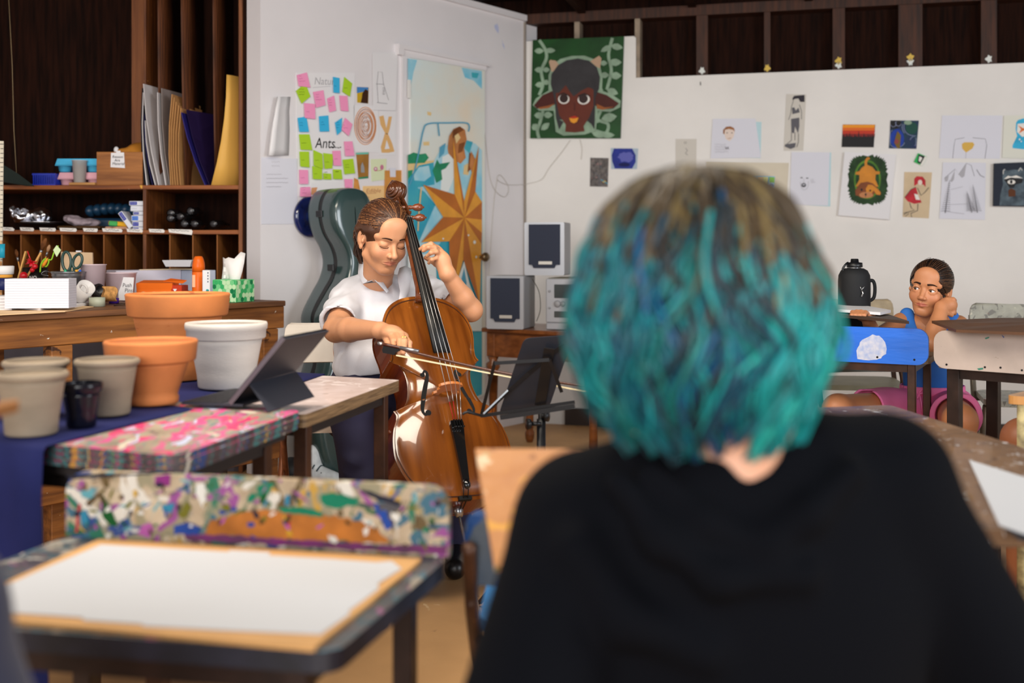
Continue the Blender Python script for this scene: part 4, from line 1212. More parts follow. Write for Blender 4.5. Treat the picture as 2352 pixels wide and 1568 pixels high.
plast_p = mat('pinkish_clear_plastic', (244, 220, 226), 0.25, alpha=0.68)
def cup(name, x, y, z, rb, rt, h, m, label, cat, fill=None, rim=True):
 t = thing(name, label, cat, (x, y, z))
 mb = MB()
 mb.lathe([(rb, z), (rt, z + h), (rt + (.003 if rim else 0), z + h), (rt + (.003 if rim else 0), z + h + .003), (rt - .002, z + h + .003), (rb - .0015, z + .002), (0, z + .002)], (x, y, 0), 32)
 mb.build('cup_wall', m, t)
 if fill:
  mb = MB()
  rs = random.Random(int(x * 999))
  for i in range(fill[1]):
   a, r = rs.uniform(0, 6.28), (rb - fill[2]) * math.sqrt(rs.random()) * .9
   mb.ball((x + r * math.cos(a), y + r * math.sin(a), z + fill[2] + rs.random() * h * fill[3]), fill[2] * rs.uniform(.7, 1.1), 8, mi=rs.randrange(len(fill[0])))
  mb.build('contents', list(fill[0]), t, kind='stuff')
 return t
cup('plastic_cup', sx(177), SY + .03, Z1 + .0135, .026, .034, 50 / SS, plast, 'clear plastic cup on a wooden block in front of the egg cartons', 'cup')
bt = thing('plastic_basket', 'low blue plastic basket with slotted sides on the upper shelf', 'basket', (sx(96), SY + .1, Z1))
mb = MB()
x0, x1, z1 = sx(69), sx(120), Z1 + 26 / SS
for i in range(12):
 for yy in (SY + .03, SY + .17):
  mb.box((x0 + (x1 - x0) * (i + .5) / 12, yy, (Z1 + z1) / 2), ((x1 - x0) / 24, .003, z1 - Z1))
for i in range(12):
 for xx in (x0, x1):
  mb.box((xx, SY + .03 + .14 * (i + .5) / 12, (Z1 + z1) / 2), (.003, .006, z1 - Z1))
for z in (Z1 + .003, z1):
 for yy in (SY + .03, SY + .17):
  mb.box(((x0 + x1) / 2, yy, z), (x1 - x0 + .006, .005, .008))
 for xx in (x0, x1):
  mb.box((xx, SY + .10, z), (.005, .14, .008))
mb.box(((x0 + x1) / 2, SY + .10, Z1 + .002), (x1 - x0, .14, .003))
mb.build('lattice', mat('royal_blue_plastic', (18, 44, 168), 0.35), bt)
mb = MB()
mb.add([P(*p) for p in ((-30, 378, 5.0), (4, 376, 4.98), (40, 398, 5.0), (80, 428, 5.03), (60, 427, 5.05), (-30, 412, 5.08), (0, 405, 5.2), (-30, 395, 5.2))],
  [(0, 1, 6, 7), (1, 2, 6), (2, 3, 4), (2, 4, 6), (4, 5, 7, 6), (0, 5, 4, 3, 2, 1)], smooth=False)
mb.build('folded_felt', mat('dark_green_felt', (30, 44, 40), 0.8, var=.2), None, 'dark green folded felt piece hanging over the upper shelf edge', 'cloth')
mb = MB(); mb.tube([tuple(P(*p)) for p in ((20, -4, 5.12), (28, 150, 5.12), (32, 300, 5.12), (38, 402, 5.12))], .0014, 5); mb.build('cord', c('pale_cord', (150, 128, 96)), None, 'thin pale cord hanging down the upper left shelf bay', 'cord')
mb = MB()
mb.prism([P(x, y, 4.6) for x, y in ((-26, 322), (8, 324), (4, 690), (-30, 690))], (0, .004, 0), 0)
for i in range(34):
 yy = 330 + i * 10.6
 mb.add([P(x, y, 4.597) for x, y in ((7 - (6 if i % 4 else 12), yy), (8 - i * .1, yy), (8 - i * .1, yy + 1.2), (7 - (6 if i % 4 else 12), yy + 1.2))], [(0, 1, 2, 3)], 1)
mb.add([P(x, y, 4.597) for x, y in ((-12, 600), (5, 600), (4, 690), (-12, 690))], [(0, 1, 2, 3)], 2)
mb.build('yardstick', [c('worn_white_yardstick', (214, 204, 184), 0.5, var=.15), ink, c('raw_stick_wood', (190, 140, 90))], None, 'white yardstick with black ticks upright at the left edge of photo', 'ruler')
foil = mat('crumpled_foil', (200, 200, 206), 0.22, metal=1.0, bump=0.8, bs=30)
ft = thing('foil_pan', 'black pan with crumpled silver foil on the lower shelf', 'pan', (sx(60), SY + .15, Z2))
mb = MB(); mb.lathe([(.06, Z2 + .002), (.09, Z2 + .03), (.105, Z2 + .032), (.1, Z2 + .034), (.055, Z2 + .006), (0, Z2 + .006)], (sx(70), SY + .13, 0), 32); mb.build('pan', mat('black_pan', (22, 22, 24), .35), ft)
mb = MB(); mb.lathe([(.0, Z2 + .036), (.11, Z2 + .036), (.115, Z2 + .040), (.0, Z2 + .042)], (sx(70), SY + .13, 0), 32)
g = SDF((sx(10), SY - .02, Z2 + .02), (sx(120), SY + .2, Z2 + .14), .004)
g.ell((sx(38), SY + .06, Z2 + .07), (.05, .05, .034)); g.ell((sx(38), SY + .04, Z2 + .085), (.03, .04, .02), mode='sub'); g.ell((sx(72), SY + .1, Z2 + .07), (.05, .06, .036)); g.ell((sx(20), SY + .05, Z2 + .1), (.015, .03, .018))
g.wrinkle(.007, 190, 8, n=8)
mb_from(*g.mesh(), mb); mb.build('foil', foil, ft)
bagc = c('clear_bag_film', (176, 160, 168), 0.2, alpha=.75)
t = thing('plastic_bag', 'crumpled lilac-white plastic bag on a brown tray on the lower shelf', 'bag', (sx(175), SY + .1, Z2))
mb = MB(); mb.box((sx(175), SY + .1, Z2 + .012), (100 / SS, .16, .016), bev=.006); mb.build('tray', c('dark_bronze_tray', (70, 48, 24), .5, var=.3, vs=30), t)
g = SDF((sx(120), SY - .01, Z2), (sx(225), SY + .2, Z2 + .09), .004)
g.ell((sx(160), SY + .08, Z2 + .045), (.06, .06, .022), R=Matrix.Rotation(.3, 3, 'Y')); g.ell((sx(190), SY + .08, Z2 + .035), (.05, .06, .018)); g.wrinkle(.005, 140, 6)
mb = MB(); mb_from(*g.mesh(), mb); mb.build('film', bagc, t)
mb = MB()
for i in range(9):
 mb.ball((sx(172 + i * 17), SY + .2, Z2 + .095 + .012 * math.sin(i * .5)), (.026, .05, .03), 12)
mb.box((sx(240), SY + .22, Z2 + .03), (.3, .08, .06), bev=.01)
mb.build('quilted_bag', mat('dark_teal_nylon', (18, 52, 78), .4), None, 'dark blue quilted bag lying at the back of the lower shelf', 'bag')
mb = MB()
mb.box((sx(262), SY + .08, Z2 + .030), (44 / SS, .07, .022), Matrix.Rotation(.08, 3, 'Y'), bev=.004); mb.box((sx(252), SY + .075, Z2 + .031), (20 / SS, .072, .023), Matrix.Rotation(.08, 3, 'Y'), mi=1, bev=.004)
mb.build('marker_pack', [c('yellow_pack', (224, 170, 30), .4), c('green_pack', (70, 170, 90), .4)], None, 'yellow and green packet lying left of the white and blue boxes', 'packet')
mb = MB(); mb.box((sx(262), SY + .07, Z2 + .009), (52 / SS, .1, .014), bev=.005); mb.build('clear_packet', c('pinkish_film', (196, 150, 120), .2, var=.5, vs=40), None, 'flat pinkish clear packet under the yellow and green one', 'packet')
boxw, boxb = c('white_carton', (220, 222, 230), .45), c('blue_carton_print', (36, 48, 160), .45)
def clay_box(px0, px1, py0, py1, label, tilt=0.0, m2=None):
 mb = MB()
 x0, x1, z0, z1 = sx(px0), sx(px1), sz(py1), sz(py0)
 R = Matrix.Rotation(tilt, 3, 'Y')
 cc = Vector(((x0 + x1) / 2, SY + .07, (z0 + z1) / 2))
 mb.box(cc, (x1 - x0, .1, z1 - z0 - .0006), R, bev=.002)
 w = (x1 - x0) * .5
 mb.box(cc + R @ Vector((-w * .45, 0, 0)), (w, .1012, (z1 - z0) * .8), R, mi=1, bev=.002)
 mb.tube([cc + R @ Vector((-w * (.82 - .08 * q), -.0513, (z1 - z0) * (.16 if q % 2 else -.12))) for q in range(10)], .0008, 4, mi=0)
 mb.build('small_carton', [boxw, m2 or boxb], None, label, 'box', 'small boxes stacked on the lower shelf')
b2 = c('bright_blue_carton', (40, 110, 210), .45)
clay_box(301, 329, 521, 528, 'bottom box of the white and blue stack on the lower shelf')
clay_box(300, 330, 508, 520.5, 'white box with dark blue end second from the bottom of the stack')
clay_box(298, 330, 494, 507.5, 'white box with bright blue end in the middle of the stack', m2=b2)
clay_box(302, 329, 485, 493.5, 'thin white and blue box third from the top of the stack')
clay_box(296, 329, 472, 484.5, 'white box with small dark letters second from the top of stack', m2=boxw)
clay_box(293, 329, 461, 471.5, 'topmost blue box with a white flap on the stack')
clay_box(262, 306, 499, 510, 'white and blue box leaning against the stack', tilt=.95)
bot = mat('black_glass_bottle', (14, 13, 14), .12, coat=.5)
botb = mat('grey_bottle_base', (52, 50, 52), .3)
for i, (x, y, lb) in enumerate(((382, 500, 'black bottle lying at the far left of the bottle pile'), (381, 488, 'black bottle lying on the far left lower one'), (401, 496, 'black bottle second from the left, raised in the pile'),
        (410, 513, 'black bottle low in the pile, third from the left'), (432, 513, 'black bottle low in the middle of the pile'), (475, 513, 'black bottle lying apart at the right of the pile'), (393, 519, 'black bottle with a shiny neck at the front left of the pile'), (418, 482, 'black bottle at the top of the pile'))):
 mb = MB()
 z = max(Z2 + .022, sz(y))
 ax = Vector((0.12 * (i % 3 - 1), 1, 0))
 if i in (6,): ax = -ax
 o = Vector((sx(x), SY + (.06 if i != 6 else .22) + .01 * i, z))
 mb.lathe([(.012, .0), (.020, .002), (.0205, .12), (.009, .16), (.009, .19), (.0, .19)], o, 20, axis=ax)
 mb.lathe([(.0, -.0008), (.0135, -.0008), (.0145, .0005)], o, 20, axis=ax, mi=1)
 mb.build('glass_bottle', [bot, botb], None, lb, 'bottle', 'black bottles piled on the lower shelf')
# ================================================================ workbench
BZ = 0.83
bA = Vector((-0.955, 4.583, 0))
bu = Vector((-0.582, -0.813, 0)).normalized()
bn = Vector((-0.813, 0.582, 0)).normalized()
BM = frame(bA, bu, bn, (0, 0, 1))
bench_w = wood('bench_wood', (154, 98, 46), (96, 56, 26), axis=0, rough=.6, vs=4, rot=math.atan2(.813, .582), spots=[((212, 206, 196), 30, .72, 2, (1, 1, 1)), ((60, 34, 20), 8, .70, 6, (1, 1, 1))])
bench_t = wood('bench_top_wood', (128, 84, 52), (82, 52, 32), axis=0, rough=.55, vs=4, rot=math.atan2(.813, .582), spots=[((206, 196, 180), 26, .73, 5, (1, 1, 1))])
wb = thing('workbench', 'long worn wooden workbench running towards the shelf, crowded with supplies', 'workbench', bA + bu * .9 + bn * .3)
BL, BD = 2.1, .50
def bpart(name, c0, size, m):
 mb = MB(BM)
 mb.box(c0, size, bev=.003)
 return mb.build(name, m, wb)
bpart('bench_top', (BL / 2 + .005, BD / 2, BZ - .011), (BL, BD + .02, .022), bench_t)
bpart('apron', (BL / 2, .03, BZ - .0225 - .046), (BL, .05, .092), bench_w)
bpart('apron', (BL / 2, BD - .03, BZ - .0225 - .046), (BL, .05, .092), bench_w)
bpart('end_rail', (.02, BD / 2, BZ - .0225 - .040), (.04, BD - .12, .08), bench_w)
for u in (.075, 1.02, 1.9):
 for v in (.03, BD - .03):
  bpart('leg', (u, v, (BZ - .115) / 2), (.08, .055, BZ - .116), bench_w)
bpart('lower_shelf', (BL / 2, BD / 2 - .03, .285), (BL - .06, BD + .04, .03), bench_w)
bpart('lower_rail', (BL / 2, -.02, .225), (BL - .1, .035, .085), bench_w)
def on(px, py): return PZ(px, py, BZ)
mb = MB()
z = BZ + .001
mb.prism([(*on(x, y).xy, z) for x, y in ((-40, 716), (170, 703), (215, 706), (150, 717), (-40, 727))], (0, 0, .003))
mb.build('plywood_sheet', c('pale_plywood_sheet', (226, 190, 146), .6), None, 'pale tan sheet lying along the bench front under white papers', 'board')
for q, lb, n in ((((40, 712), (92, 704), (144, 707), (92, 716)), 'thin white pad on the bench in front of the paper block', 4), (((118, 706), (160, 699), (212, 701), (172, 709)), 'thin white pad on the bench right of the paper block', 4)):
 mb = MB()
 for k_ in range(n):
  mb.prism([(*PZ(x, y, BZ).xy, BZ + .0045 + k_ * .0022) for x, y in q], (0, 0, .002))
 mb.build('paper_pad', paper, None, lb, 'paper')
o = on(80, 716)
s = FPX / o.y
mb = MB()
R = Matrix.Rotation(.10, 3, 'Z')
for k_ in range(12):
 hh = 68 / s / 12
 mb.box(o + Vector((.0, .05, .012 + hh * (k_ + .5))), (142 / s, .09, hh - .0003), R)
mb.build('paper_block', mat('bright_white_paper', (214, 212, 222), .6), None, 'tall block of stacked white cards on the bench, left of the metal bucket', 'paper')
for k_ in range(5):
 oo = on(8, 714)
 mb = MB()
 w = .10 - .004 * (k_ % 2)
 mb.box(oo + Vector((-.02 + .004 * (k_ % 3), .03, .006 + .0105 * k_)), (w, .1, .0098), Matrix.Rotation(.12 + .03 * (k_ % 2), 3, 'Z'), bev=.001)
 mb.build('white_book', paper, None, ('bottom', 'second from bottom', 'middle', 'second from top', 'topmost')[k_] + ' thin white book of the stack at the left photo edge', 'book', 'white books at the left end of the bench')
def vessel(name, px, py, wpx, hpx, prof, m, label, cat, parts=()):
 o = on(px, py)
 s = FPX / o.y
 w, h = wpx / s / 2, hpx / s
 mb = MB()
 mb.lathe([(r * w, o.z + z * h) for r, z in prof], (o.x, o.y, 0), 36)
 return o, w, h, mb
o, w, h, mb = vessel('b', 157, 697, 74, 74, [(.62, 0), (.66, .02), (.94, .84), (.98, .86), (.96, .9), (1.02, .97), (1.04, .99), (1.0, 1), (.92, .97), (.6, .04), (0, .04)], 0, 0, 0)
galv = mat('galvanised_steel', (150, 152, 156), .3, metal=.8, var=.3, vs=30)
bk = thing('metal_bucket', 'small galvanised bucket with an orange band on the bench', 'bucket', o)
mb.build('pail', galv, bk)
mb = MB(); mb.lathe([(.632 * w, o.z + .01 * h), (.70 * w, o.z + .17 * h), (.70 * w, o.z + .171 * h), (.63 * w, o.z + .01 * h)], (o.x, o.y, 0), 36); mb.build('band', c('orange_band', (240, 130, 20), .4), bk, label='orange band')
mb = MB(); a = o + Vector((-w, 0, h * .95)); mb.tube(spline([tuple(a), tuple(a + Vector((-.02, -.02, .008))), tuple(a + Vector((-.03, -.03, -.004))), tuple(a + Vector((.0, -.035, -.01)))], 5), .0012, 5); mb.build('handle', galv, bk)
st = thing('scissors', 'dark green handled scissors standing in the metal bucket', 'scissors', o + Vector((0, 0, h * .3)))
for cx_, rx, ry, tilt, nm in ((153, 10, 22, -4, 'finger_loop'), (178, 10, 17, 18, 'finger_loop')):
 mb = MB()
 s = FPX / o.y
 cpt = P(cx_, 600, o.y)
 pts = []
 for i in range(20):
  a = 2 * math.pi * i / 20
  x, z = rx * math.cos(a) / s, ry * math.sin(a) / s
  t_ = math.radians(tilt)
  pts.append(cpt + Vector((x * math.cos(t_) + z * math.sin(t_), 0, z * math.cos(t_) - x * math.sin(t_))))
 mb.tube(pts, .0058, 8, closed=True)
 mb.tube([P(cx_ + (8 if cx_ < 160 else -8), 615, o.y), P(163 if cx_ < 160 else 168, 632, o.y), P(165, 650, o.y)], .005, 8)
 mb.build(nm, mat('dark_green_plastic', (34, 62, 56), .35), st)
mb = MB(); mb.bar(P(166, 640, o.y), P(162, 690, o.y), .012, .002); mb.build('blade', galv, st)
for px, col, lb in ((150, (60, 160, 120), 'small green marker cap poking out of the metal bucket'), (176, (222, 160, 40), 'orange crayon loop poking out of the metal bucket'), (184, (40, 90, 190), 'blue marker cap poking out of the metal bucket')):
 mb = MB(); mb.lathe([(.006, -.05), (.006, .0), (.004, .008), (0, .009)], P(px, 624, o.y - .01 + .01 * (px % 2)), 12); mb.build('marker', c('marker_%d' % px, col, .4), None, lb, 'marker')
pinkm, redm, vio = c('pink_bead', (232, 120, 150), .4), c('red_bead', (230, 90, 70), .4), c('violet_bead', (120, 100, 160), .4)
o = on(214, 695); s = FPX / o.y
cup("plastic_tub", o.x, o.y, BZ + .001, 22 / s, 28 / s, 86 / s, plast_p, 'frosted tub of pink bits behind the tape rolls on the bench', 'tub', ((pinkm, redm, vio), 60, .009, .45))
o = on(277, 692); s = FPX / o.y
ppt = cup('plastic_tub', o.x, o.y, BZ + .001, 27 / s, 35 / s, 64 / s, plast_p, 'clear tub with a handwritten Push Pins label on the bench', 'tub', ((c('silver_pin', (150, 150, 156), .3, metal=.6), c('grey_pin', (120, 120, 126), .4)), 60, .006, .35))
mb = MB()
q = [(272, 636), (308, 637), (304, 690), (272, 689)]
f = lambda x, y, e=0: P(x, y, o.y - .052 - e)
mb.prism([f(x, y) for x, y in q], (0, -.0008, 0))
for i, sstr in enumerate(('Push', 'Pins')):
 vs, fs = text_shape(sstr, .1)
 mb.add([f(281 + 5 * i + vx * 11.5, 659 + 12 * i - vy * 13, .0016) for vx, vy in vs], fs, 1)
mb.build('label_paper', [paper, ink], ppt, label='white label reading Push Pins')
o = on(262, 697); mb = MB(); mb.lathe([(.019, BZ + .001), (.019, BZ + .022), (0, BZ + .022)], (o.x, o.y, 0), 24); mb.build('bottle_cap', c('purple_cap', (64, 34, 130), .35), None, 'small purple round lid on the bench beside the Push Pins tub', 'lid')
o = on(190, 704); s = FPX / o.y
mt = thing('mug', 'white mug lying tipped beside the metal bucket', 'mug', o)
ax = Vector((.55, -.45, .55)).normalized()
mb = MB(); mb.lathe([(0, 0), (.026, 0), (.031, .004), (.033, .066), (.030, .066), (.028, .006), (0, .006)], o + Vector((-.02, .02, .035)), 30, axis=ax); mb.build('mug_body', c('white_glaze', (214, 210, 208), .2), mt)
mb = MB(); mb.tube(spline([tuple(o + Vector(v)) for v in ((-.005, -.02, .07), (.012, -.035, .085), (.03, -.04, .075), (.03, -.035, .055))], 5), .004, 7); mb.build('mug_handle', c('white_glaze', (214, 210, 208), .2), mt)
def ring(name, px, py, r, w, m, label, ax, lift=0):
 o = on(px, py) + Vector((0, 0, lift))
 mb = MB(); mb.lathe([(r * .7, -w / 2), (r, -w / 2), (r, w / 2), (r * .7, w / 2), (r * .7, -w / 2)], o + Vector((0, 0, r if abs(ax[2]) < .5 else w / 2 + .001)), 32, axis=ax)
 return mb.build(name, m, None, label, 'tape')
ring('tape_roll', 223, 704, .029, .034, mat('pale_green_tape', (168, 172, 152), .5), 'pale grey-green tape roll lying flat on the bench', (0, 0, 1))
ring('tape_roll', 224, 697, .028, .026, mat('black_tape', (26, 24, 26), .4), 'black tape roll standing on edge beside the twine', (.85, -.4, .2), .022)
o = on(244, 700)
mb = MB()
for i in range(9):
 a = o + Vector((-.012 + i * .006, .01 - i * .002, .043))
 mb.tube([a + Matrix.Rotation(.5, 3, 'Z') @ Vector((.004 * math.sin(3 * k_ * .35), .026 * math.cos(k_ * .35), .026 * math.sin(k_ * .35))) for k_ in range(18)], .0042, 6, closed=True)
mb.build('twine_roll', mat('jute_twine', (190, 140, 80), .9, var=.4, vs=60), None, 'roll of coarse tan twine right of the black tape', 'twine')
mb = MB()
for a, b in (((268, 700), (300, 704)), ((285, 702), (296, 692)), ((262, 704), (290, 708))):
 mb.tube([on(*a) + Vector((0, 0, .004)), on(*b) + Vector((0, 0, .012))], .002, 6)
mb.build('dry_twigs', c('twig_brown', (74, 50, 34), .8), None, 'few thin dry twigs on the bench below the Push Pins tub', 'twigs')
o, w, h, mb = vessel('j', 78, 690, 60, 76, [(.9, 0), (1, .02), (1, 1), (.93, 1), (.9, .04), (0, .04)], 0, 0, 0)
jar = thing('brush_jar', 'black jar marked NO holding paint brushes on the bench', 'jar', o)
mb.build('jar_body', mat('black_jar', (20, 18, 20), .3), jar)
mb = MB()
vs, fs = text_shape('NO')
mb.add([P(67 + vx * 11, 641 - vy * 11, o.y - w - .002) for vx, vy in vs], fs)
mb.build('lettering', c('white_print', (232, 232, 232), .4), jar, label='white letters NO')
def brush(px0, py0, px1, py1, d, label, hm, bm_, head=.02, r=.0035, name='paint_brush'):
 a, b = P(px0, py0, d), P(px1, py1, d - .01)
 u = (b - a).normalized()
 t = thing(name, label, 'brush', a)
 mb = MB(); mb.tube([a, a + (b - a) * .5, b], [r * .7, r, r * .8], 8); mb.build('handle', hm, t)
 mb = MB(); mb.lathe([(r * 1.1, 0), (r * 1.2, .018), (0, .018)], b, 10, axis=u); mb.build('ferrule', galv, t)
 mb = MB(); mb.lathe([(r * 1.2, .018), (r * 2.2, .018 + head * .6), (r * 1.2, .018 + head), (0, .02 + head * 1.05)], b, 10, axis=u); mb.build('bristles', bm_, t)
hw, br_ = c('brush_handle_wood', (196, 138, 70), .45), c('brown_bristles', (110, 66, 34), .9, var=.4, vs=50)
d0 = o.y
brush(62, 660, 92, 583, d0, 'tallest brush with a bushy brown head in the black jar', hw, br_, .05, .005)
brush(50, 640, 42, 600, d0 - .03, 'short brush with a brown tip at the left of the black jar', hw, br_, .03)
brush(90, 640, 106, 588, d0, 'brush with a pale tip leaning right in the black jar', hw, c('pale_bristles', (170, 130, 96), .9), .03)
brush(6, 625, -4, 606, d0 - .05, 'brush leaning at the left photo edge over the white jar', hw, br_, .03, .006)
mb = MB(); mb.bar(P(42, 642, d0 - .05), P(60, 577, d0 - .05), .014, .006); mb.build('ruler_stick', c('beech_stick', (214, 164, 94), .5), None, 'light wooden stick leaning out left of the red star ornament', 'stick')
mb = MB(); mb.bar(P(60, 640, d0 - .06), P(94, 580, d0 - .05), .010, .007); mb.build('ruler_stick', c('beech_stick_2', (204, 150, 84), .5), None, 'second light wooden stick crossing behind the red star ornament', 'stick')
redg = mat('glossy_red', (196, 20, 34), .25)
mb = MB(); mb.ball(P(54, 633, d0 - .08), .0165, 20); mb.build('red_ball', redg, None, 'small glossy red ball beside the black jar', 'ball')
mb = MB()
cpt = P(72, 602, d0 - .07)
rs = random.Random(2)
for i in range(12):
 v = Vector((rs.uniform(-1, 1), rs.uniform(-1, .3), rs.uniform(-1, 1))).normalized()
 mb.tube([cpt, cpt + v * .024], [.006, .001], 6)
mb.tube([cpt, P(63, 576, d0 - .07)], [.003, .002], 6)
mb.ball(P(80, 612, d0 - .07), .012, 14); mb.ball(P(74, 620, d0 - .07), .010, 14)
mb.build('star_ornament', redg, None, 'spiky red star ornament on a stick among the brushes', 'ornament')
t = thing('curly_straw', 'lime curly straw with a pale green paper tag by the brushes', 'straw', P(110, 615, d0 - .05))
mb = MB(); mb.tube(spline([tuple(P(*p, d0 - .06)) for p in ((92, 625), (95, 605), (104, 594), (112, 600), (106, 612), (98, 606), (108, 596), (118, 596), (124, 580), (134, 564))], 5), .0028, 7); mb.build('stem', c('lime_plastic', (150, 206, 50), .35), t)
mb = MB(); mb.prism([P(*p, d0 - .065) for p in ((122, 574), (130, 563), (140, 574), (130, 590))], (0, .002, 0)); mb.build('tag', c('pale_green_tag', (206, 226, 176), .5), t)
mb = MB(); mb.lathe([(.004, 0), (.007, .01), (.005, .03), (0, .045)], P(98, 612, d0 - .07), 10, axis=(.5, 0, .8)); mb.build('marker', c('orange_tip', (232, 140, 40), .4), None, 'orange brush tip lying across the curly straw', 'marker')
o = on(6, 700); s = FPX / o.y
wj = thing('glass_jar', 'squat jar with a white lid at the left photo edge', 'jar', o)
mb = MB(); mb.lathe([(.034, BZ + .06), (.036, BZ + .062), (.036, BZ + .105), (0, BZ + .105)], (o.x, o.y, 0), 30); mb.build('label_band', c('navy_label', (30, 36, 84), .4), wj)
mb = MB(); mb.lathe([(.036, BZ + .1055), (.036, BZ + .118), (0, BZ + .118)], (o.x, o.y, 0), 30); mb.build('ring', c('orange_ring', (214, 150, 60), .4), wj)
mb = MB(); mb.lathe([(.037, BZ + .1185), (.040, BZ + .12), (.042, BZ + .150), (.038, BZ + .152), (0, BZ + .152)], (o.x, o.y, 0), 30); mb.build('lid', c('white_lid', (226, 222, 220), .4), wj)
mb = MB(); mb.lathe([(.033, BZ + .058), (.034, BZ + .059), (0, BZ + .0595)], (o.x, o.y, 0), 30); mb.build('foot', c('navy_label', (30, 36, 84), .4), wj)
pt_ = thing('paint_tube', 'teal paint tube with a white letter standing at the left photo edge', 'paint tube', P(2, 590, 4.4))
mb = MB(); mb.grid([[P(x, y, 4.4 + e) for x, e in ((-10, 0), (1, -.006 * k_), (11, 0))] for y, k_ in ((560, .3), (575, 1), (592, 1.6))], thick=.006); mb.build('tube_body', c('teal_tube', (40, 150, 176), .35), pt_)
mb = MB(); mb.box(P(0, 556, 4.4), (.018, .008, .014)); mb.build('cap', c('cork_cap', (200, 160, 120), .5), pt_)
mb = MB()
o = on(178, 690)
mb.prism([P(x, y, 4.62) for x, y in ((140, 578), (212, 580), (214, 640), (138, 640))], (0, .01, 0)); mb.box(P(181, 577, 4.62), (.02, .012, .006), mi=1)
for v in range(len(mb.v)): pass
mb.prism([P(x, y, 4.622) for x, y in ((139, 640), (213, 640), (213, 668), (139, 668))], (0, .01, 0))
mb.build('clipboard', [c('beige_board', (206, 176, 142), .6), paper], None, 'beige clipboard standing behind the scissors', 'clipboard')
lb_ = mat('lilac_white_carton', (208, 204, 220), .5)
o0, o1 = on(268, 688), on(498, 682)
ob = thing('storage_box', 'long flat white carton with papers on top at the back of bench', 'box', (o0 + o1) / 2)
u = (o1 - o0).normalized(); n = Vector((-u.y, u.x, 0))
mb = MB(frame(o0, u, n, (0, 0, 1)))
Lb = (o1 - o0).length
hb = 66 / (FPX / o0.y)
mb.box((Lb * .32, .09, hb / 2 + .001), (Lb * .64, .16, hb), bev=.002)
mb.box((Lb * .82, .09, hb / 2 + .001), (Lb * .352, .158, hb * .96), mi=1, bev=.002)
mb.build('carton', [lb_, c('blue_grey_carton', (178, 184, 202), .5)], ob)
mb = MB(frame(o0, u, n, (0, 0, 1)))
mb.prism([(.10, .02, hb + .002), (.33, .012, hb + .002), (Lb * .8, .05, hb + .002), (.30, .15, hb + .002)], (0, 0, .003))
mb.build('loose_papers', c('cream_paper', (230, 208, 176), .6), ob)
o = P(412, 612, 4.72)
mb = MB()
for k_, (z0, e) in enumerate(((0, 0),)):
 mb.add([o + Vector(v) for v in ((-.05, -.03, 0), (.055, -.03, 0), (.055, .05, 0), (-.05, .05, 0), (-.062, -.04, .028), (.065, -.04, .028), (.065, .06, .028), (-.062, .06, .028))],
   [(0, 1, 2, 3), (0, 1, 5, 4), (1, 2, 6, 5), (2, 3, 7, 6), (3, 0, 4, 7)])
mb.build('white_tray', c('white_tray_plastic', (206, 208, 214), .4), None, 'small white flared tray on top of the long carton', 'tray')
orb = c('orange_carton', (236, 112, 30), .5, var=.08); rdc = c('red_orange_carton', (196, 60, 30), .5)
o = on(362, 692); s = FPX / o.y
ot = thing('orange_box', 'battered orange cardboard box with an open flap behind the largest pot', 'box', o)
w = 108 / s
mb = MB(); R = Matrix.Rotation(-.1, 3, 'Z')
mb.box(o + Vector((-.012, .04, .028)), (w * .8, .07, .054), R, bev=.002); mb.box(o + Vector((-.012, .039, .064)), (w * .8, .072, .034), R @ Matrix.Rotation(.16, 3, 'X'), bev=.002)
for i in range(3): mb.ball(o + Vector((-.06 + i * .045, .003 - .004 * i, .034)), (.011, .003, .007), 12, mi=1)
mb.build('carton', [orb, c('torn_cardboard', (206, 166, 120), .7)], ot)
mb = MB(); mb.box(o + Vector((w * .42, .03, .034)), (w * .24, .07, .066), R, bev=.002)
mb.prism([o + Vector((w * .38 + dx, -.006, .038 + dz)) for dx, dz in ((0, 0), (.008, .014), (-.008, .014))], (0, -.0015, 0), mi=1)
mb.build('end_panel', [rdc, paper], ot, label='red end panel with a white triangle')
mb = MB(); mb.add([o + Vector(v) for v in ((.02, 0, .083), (w * .54, -.004, .074), (w * .64, -.01, .086), (w * .3, -.012, .094))], [(0, 1, 2, 3)]); mb.v += [v + Vector((0, .002, .002)) for v in mb.v]; mb.f.append([4, 5, 6, 7]); mb.m.append(0); mb.sm.append(False); mb.build('flap', orb, ot)
o = on(432, 690); mb = MB(); mb.box(o + Vector((0, .01, .022)), (.05, .02, .042), bev=.002); mb.box(o + Vector((0, -.0006, .034)), (.05, .002, .014), mi=1)
vs, fs = text_shape('BAND'); mb.add([o + Vector((-.018 + vx * .014, -.0018, .030 + vy * .011)) for vx, vy in vs], fs, 2)
mb.build('small_box', [c('pale_grey_box', (190, 186, 190), .5), c('yellow_strip', (236, 186, 40), .5), ink], None, 'small pale box with a yellow strip between the orange box and the spray bottle', 'box')
o = on(456, 692); s = FPX / o.y
sp = thing('spray_bottle', 'orange spray bottle with a rounded cap on the bench', 'bottle', o)
mb = MB(); mb.lathe([(0, BZ + .001), (.025, BZ + .001), (.026, BZ + .004), (.026, BZ + .121), (.0255, BZ + .122), (0, BZ + .122)], (o.x, o.y, 0), 30);
mb.box((o.x - .012, o.y - .0235, BZ + .085), (.012, .006, .05), mi=1)
mb.build('bottle_body', [c('orange_bottle', (240, 110, 30), .35), c('pale_orange_print', (246, 190, 150), .4)], sp)
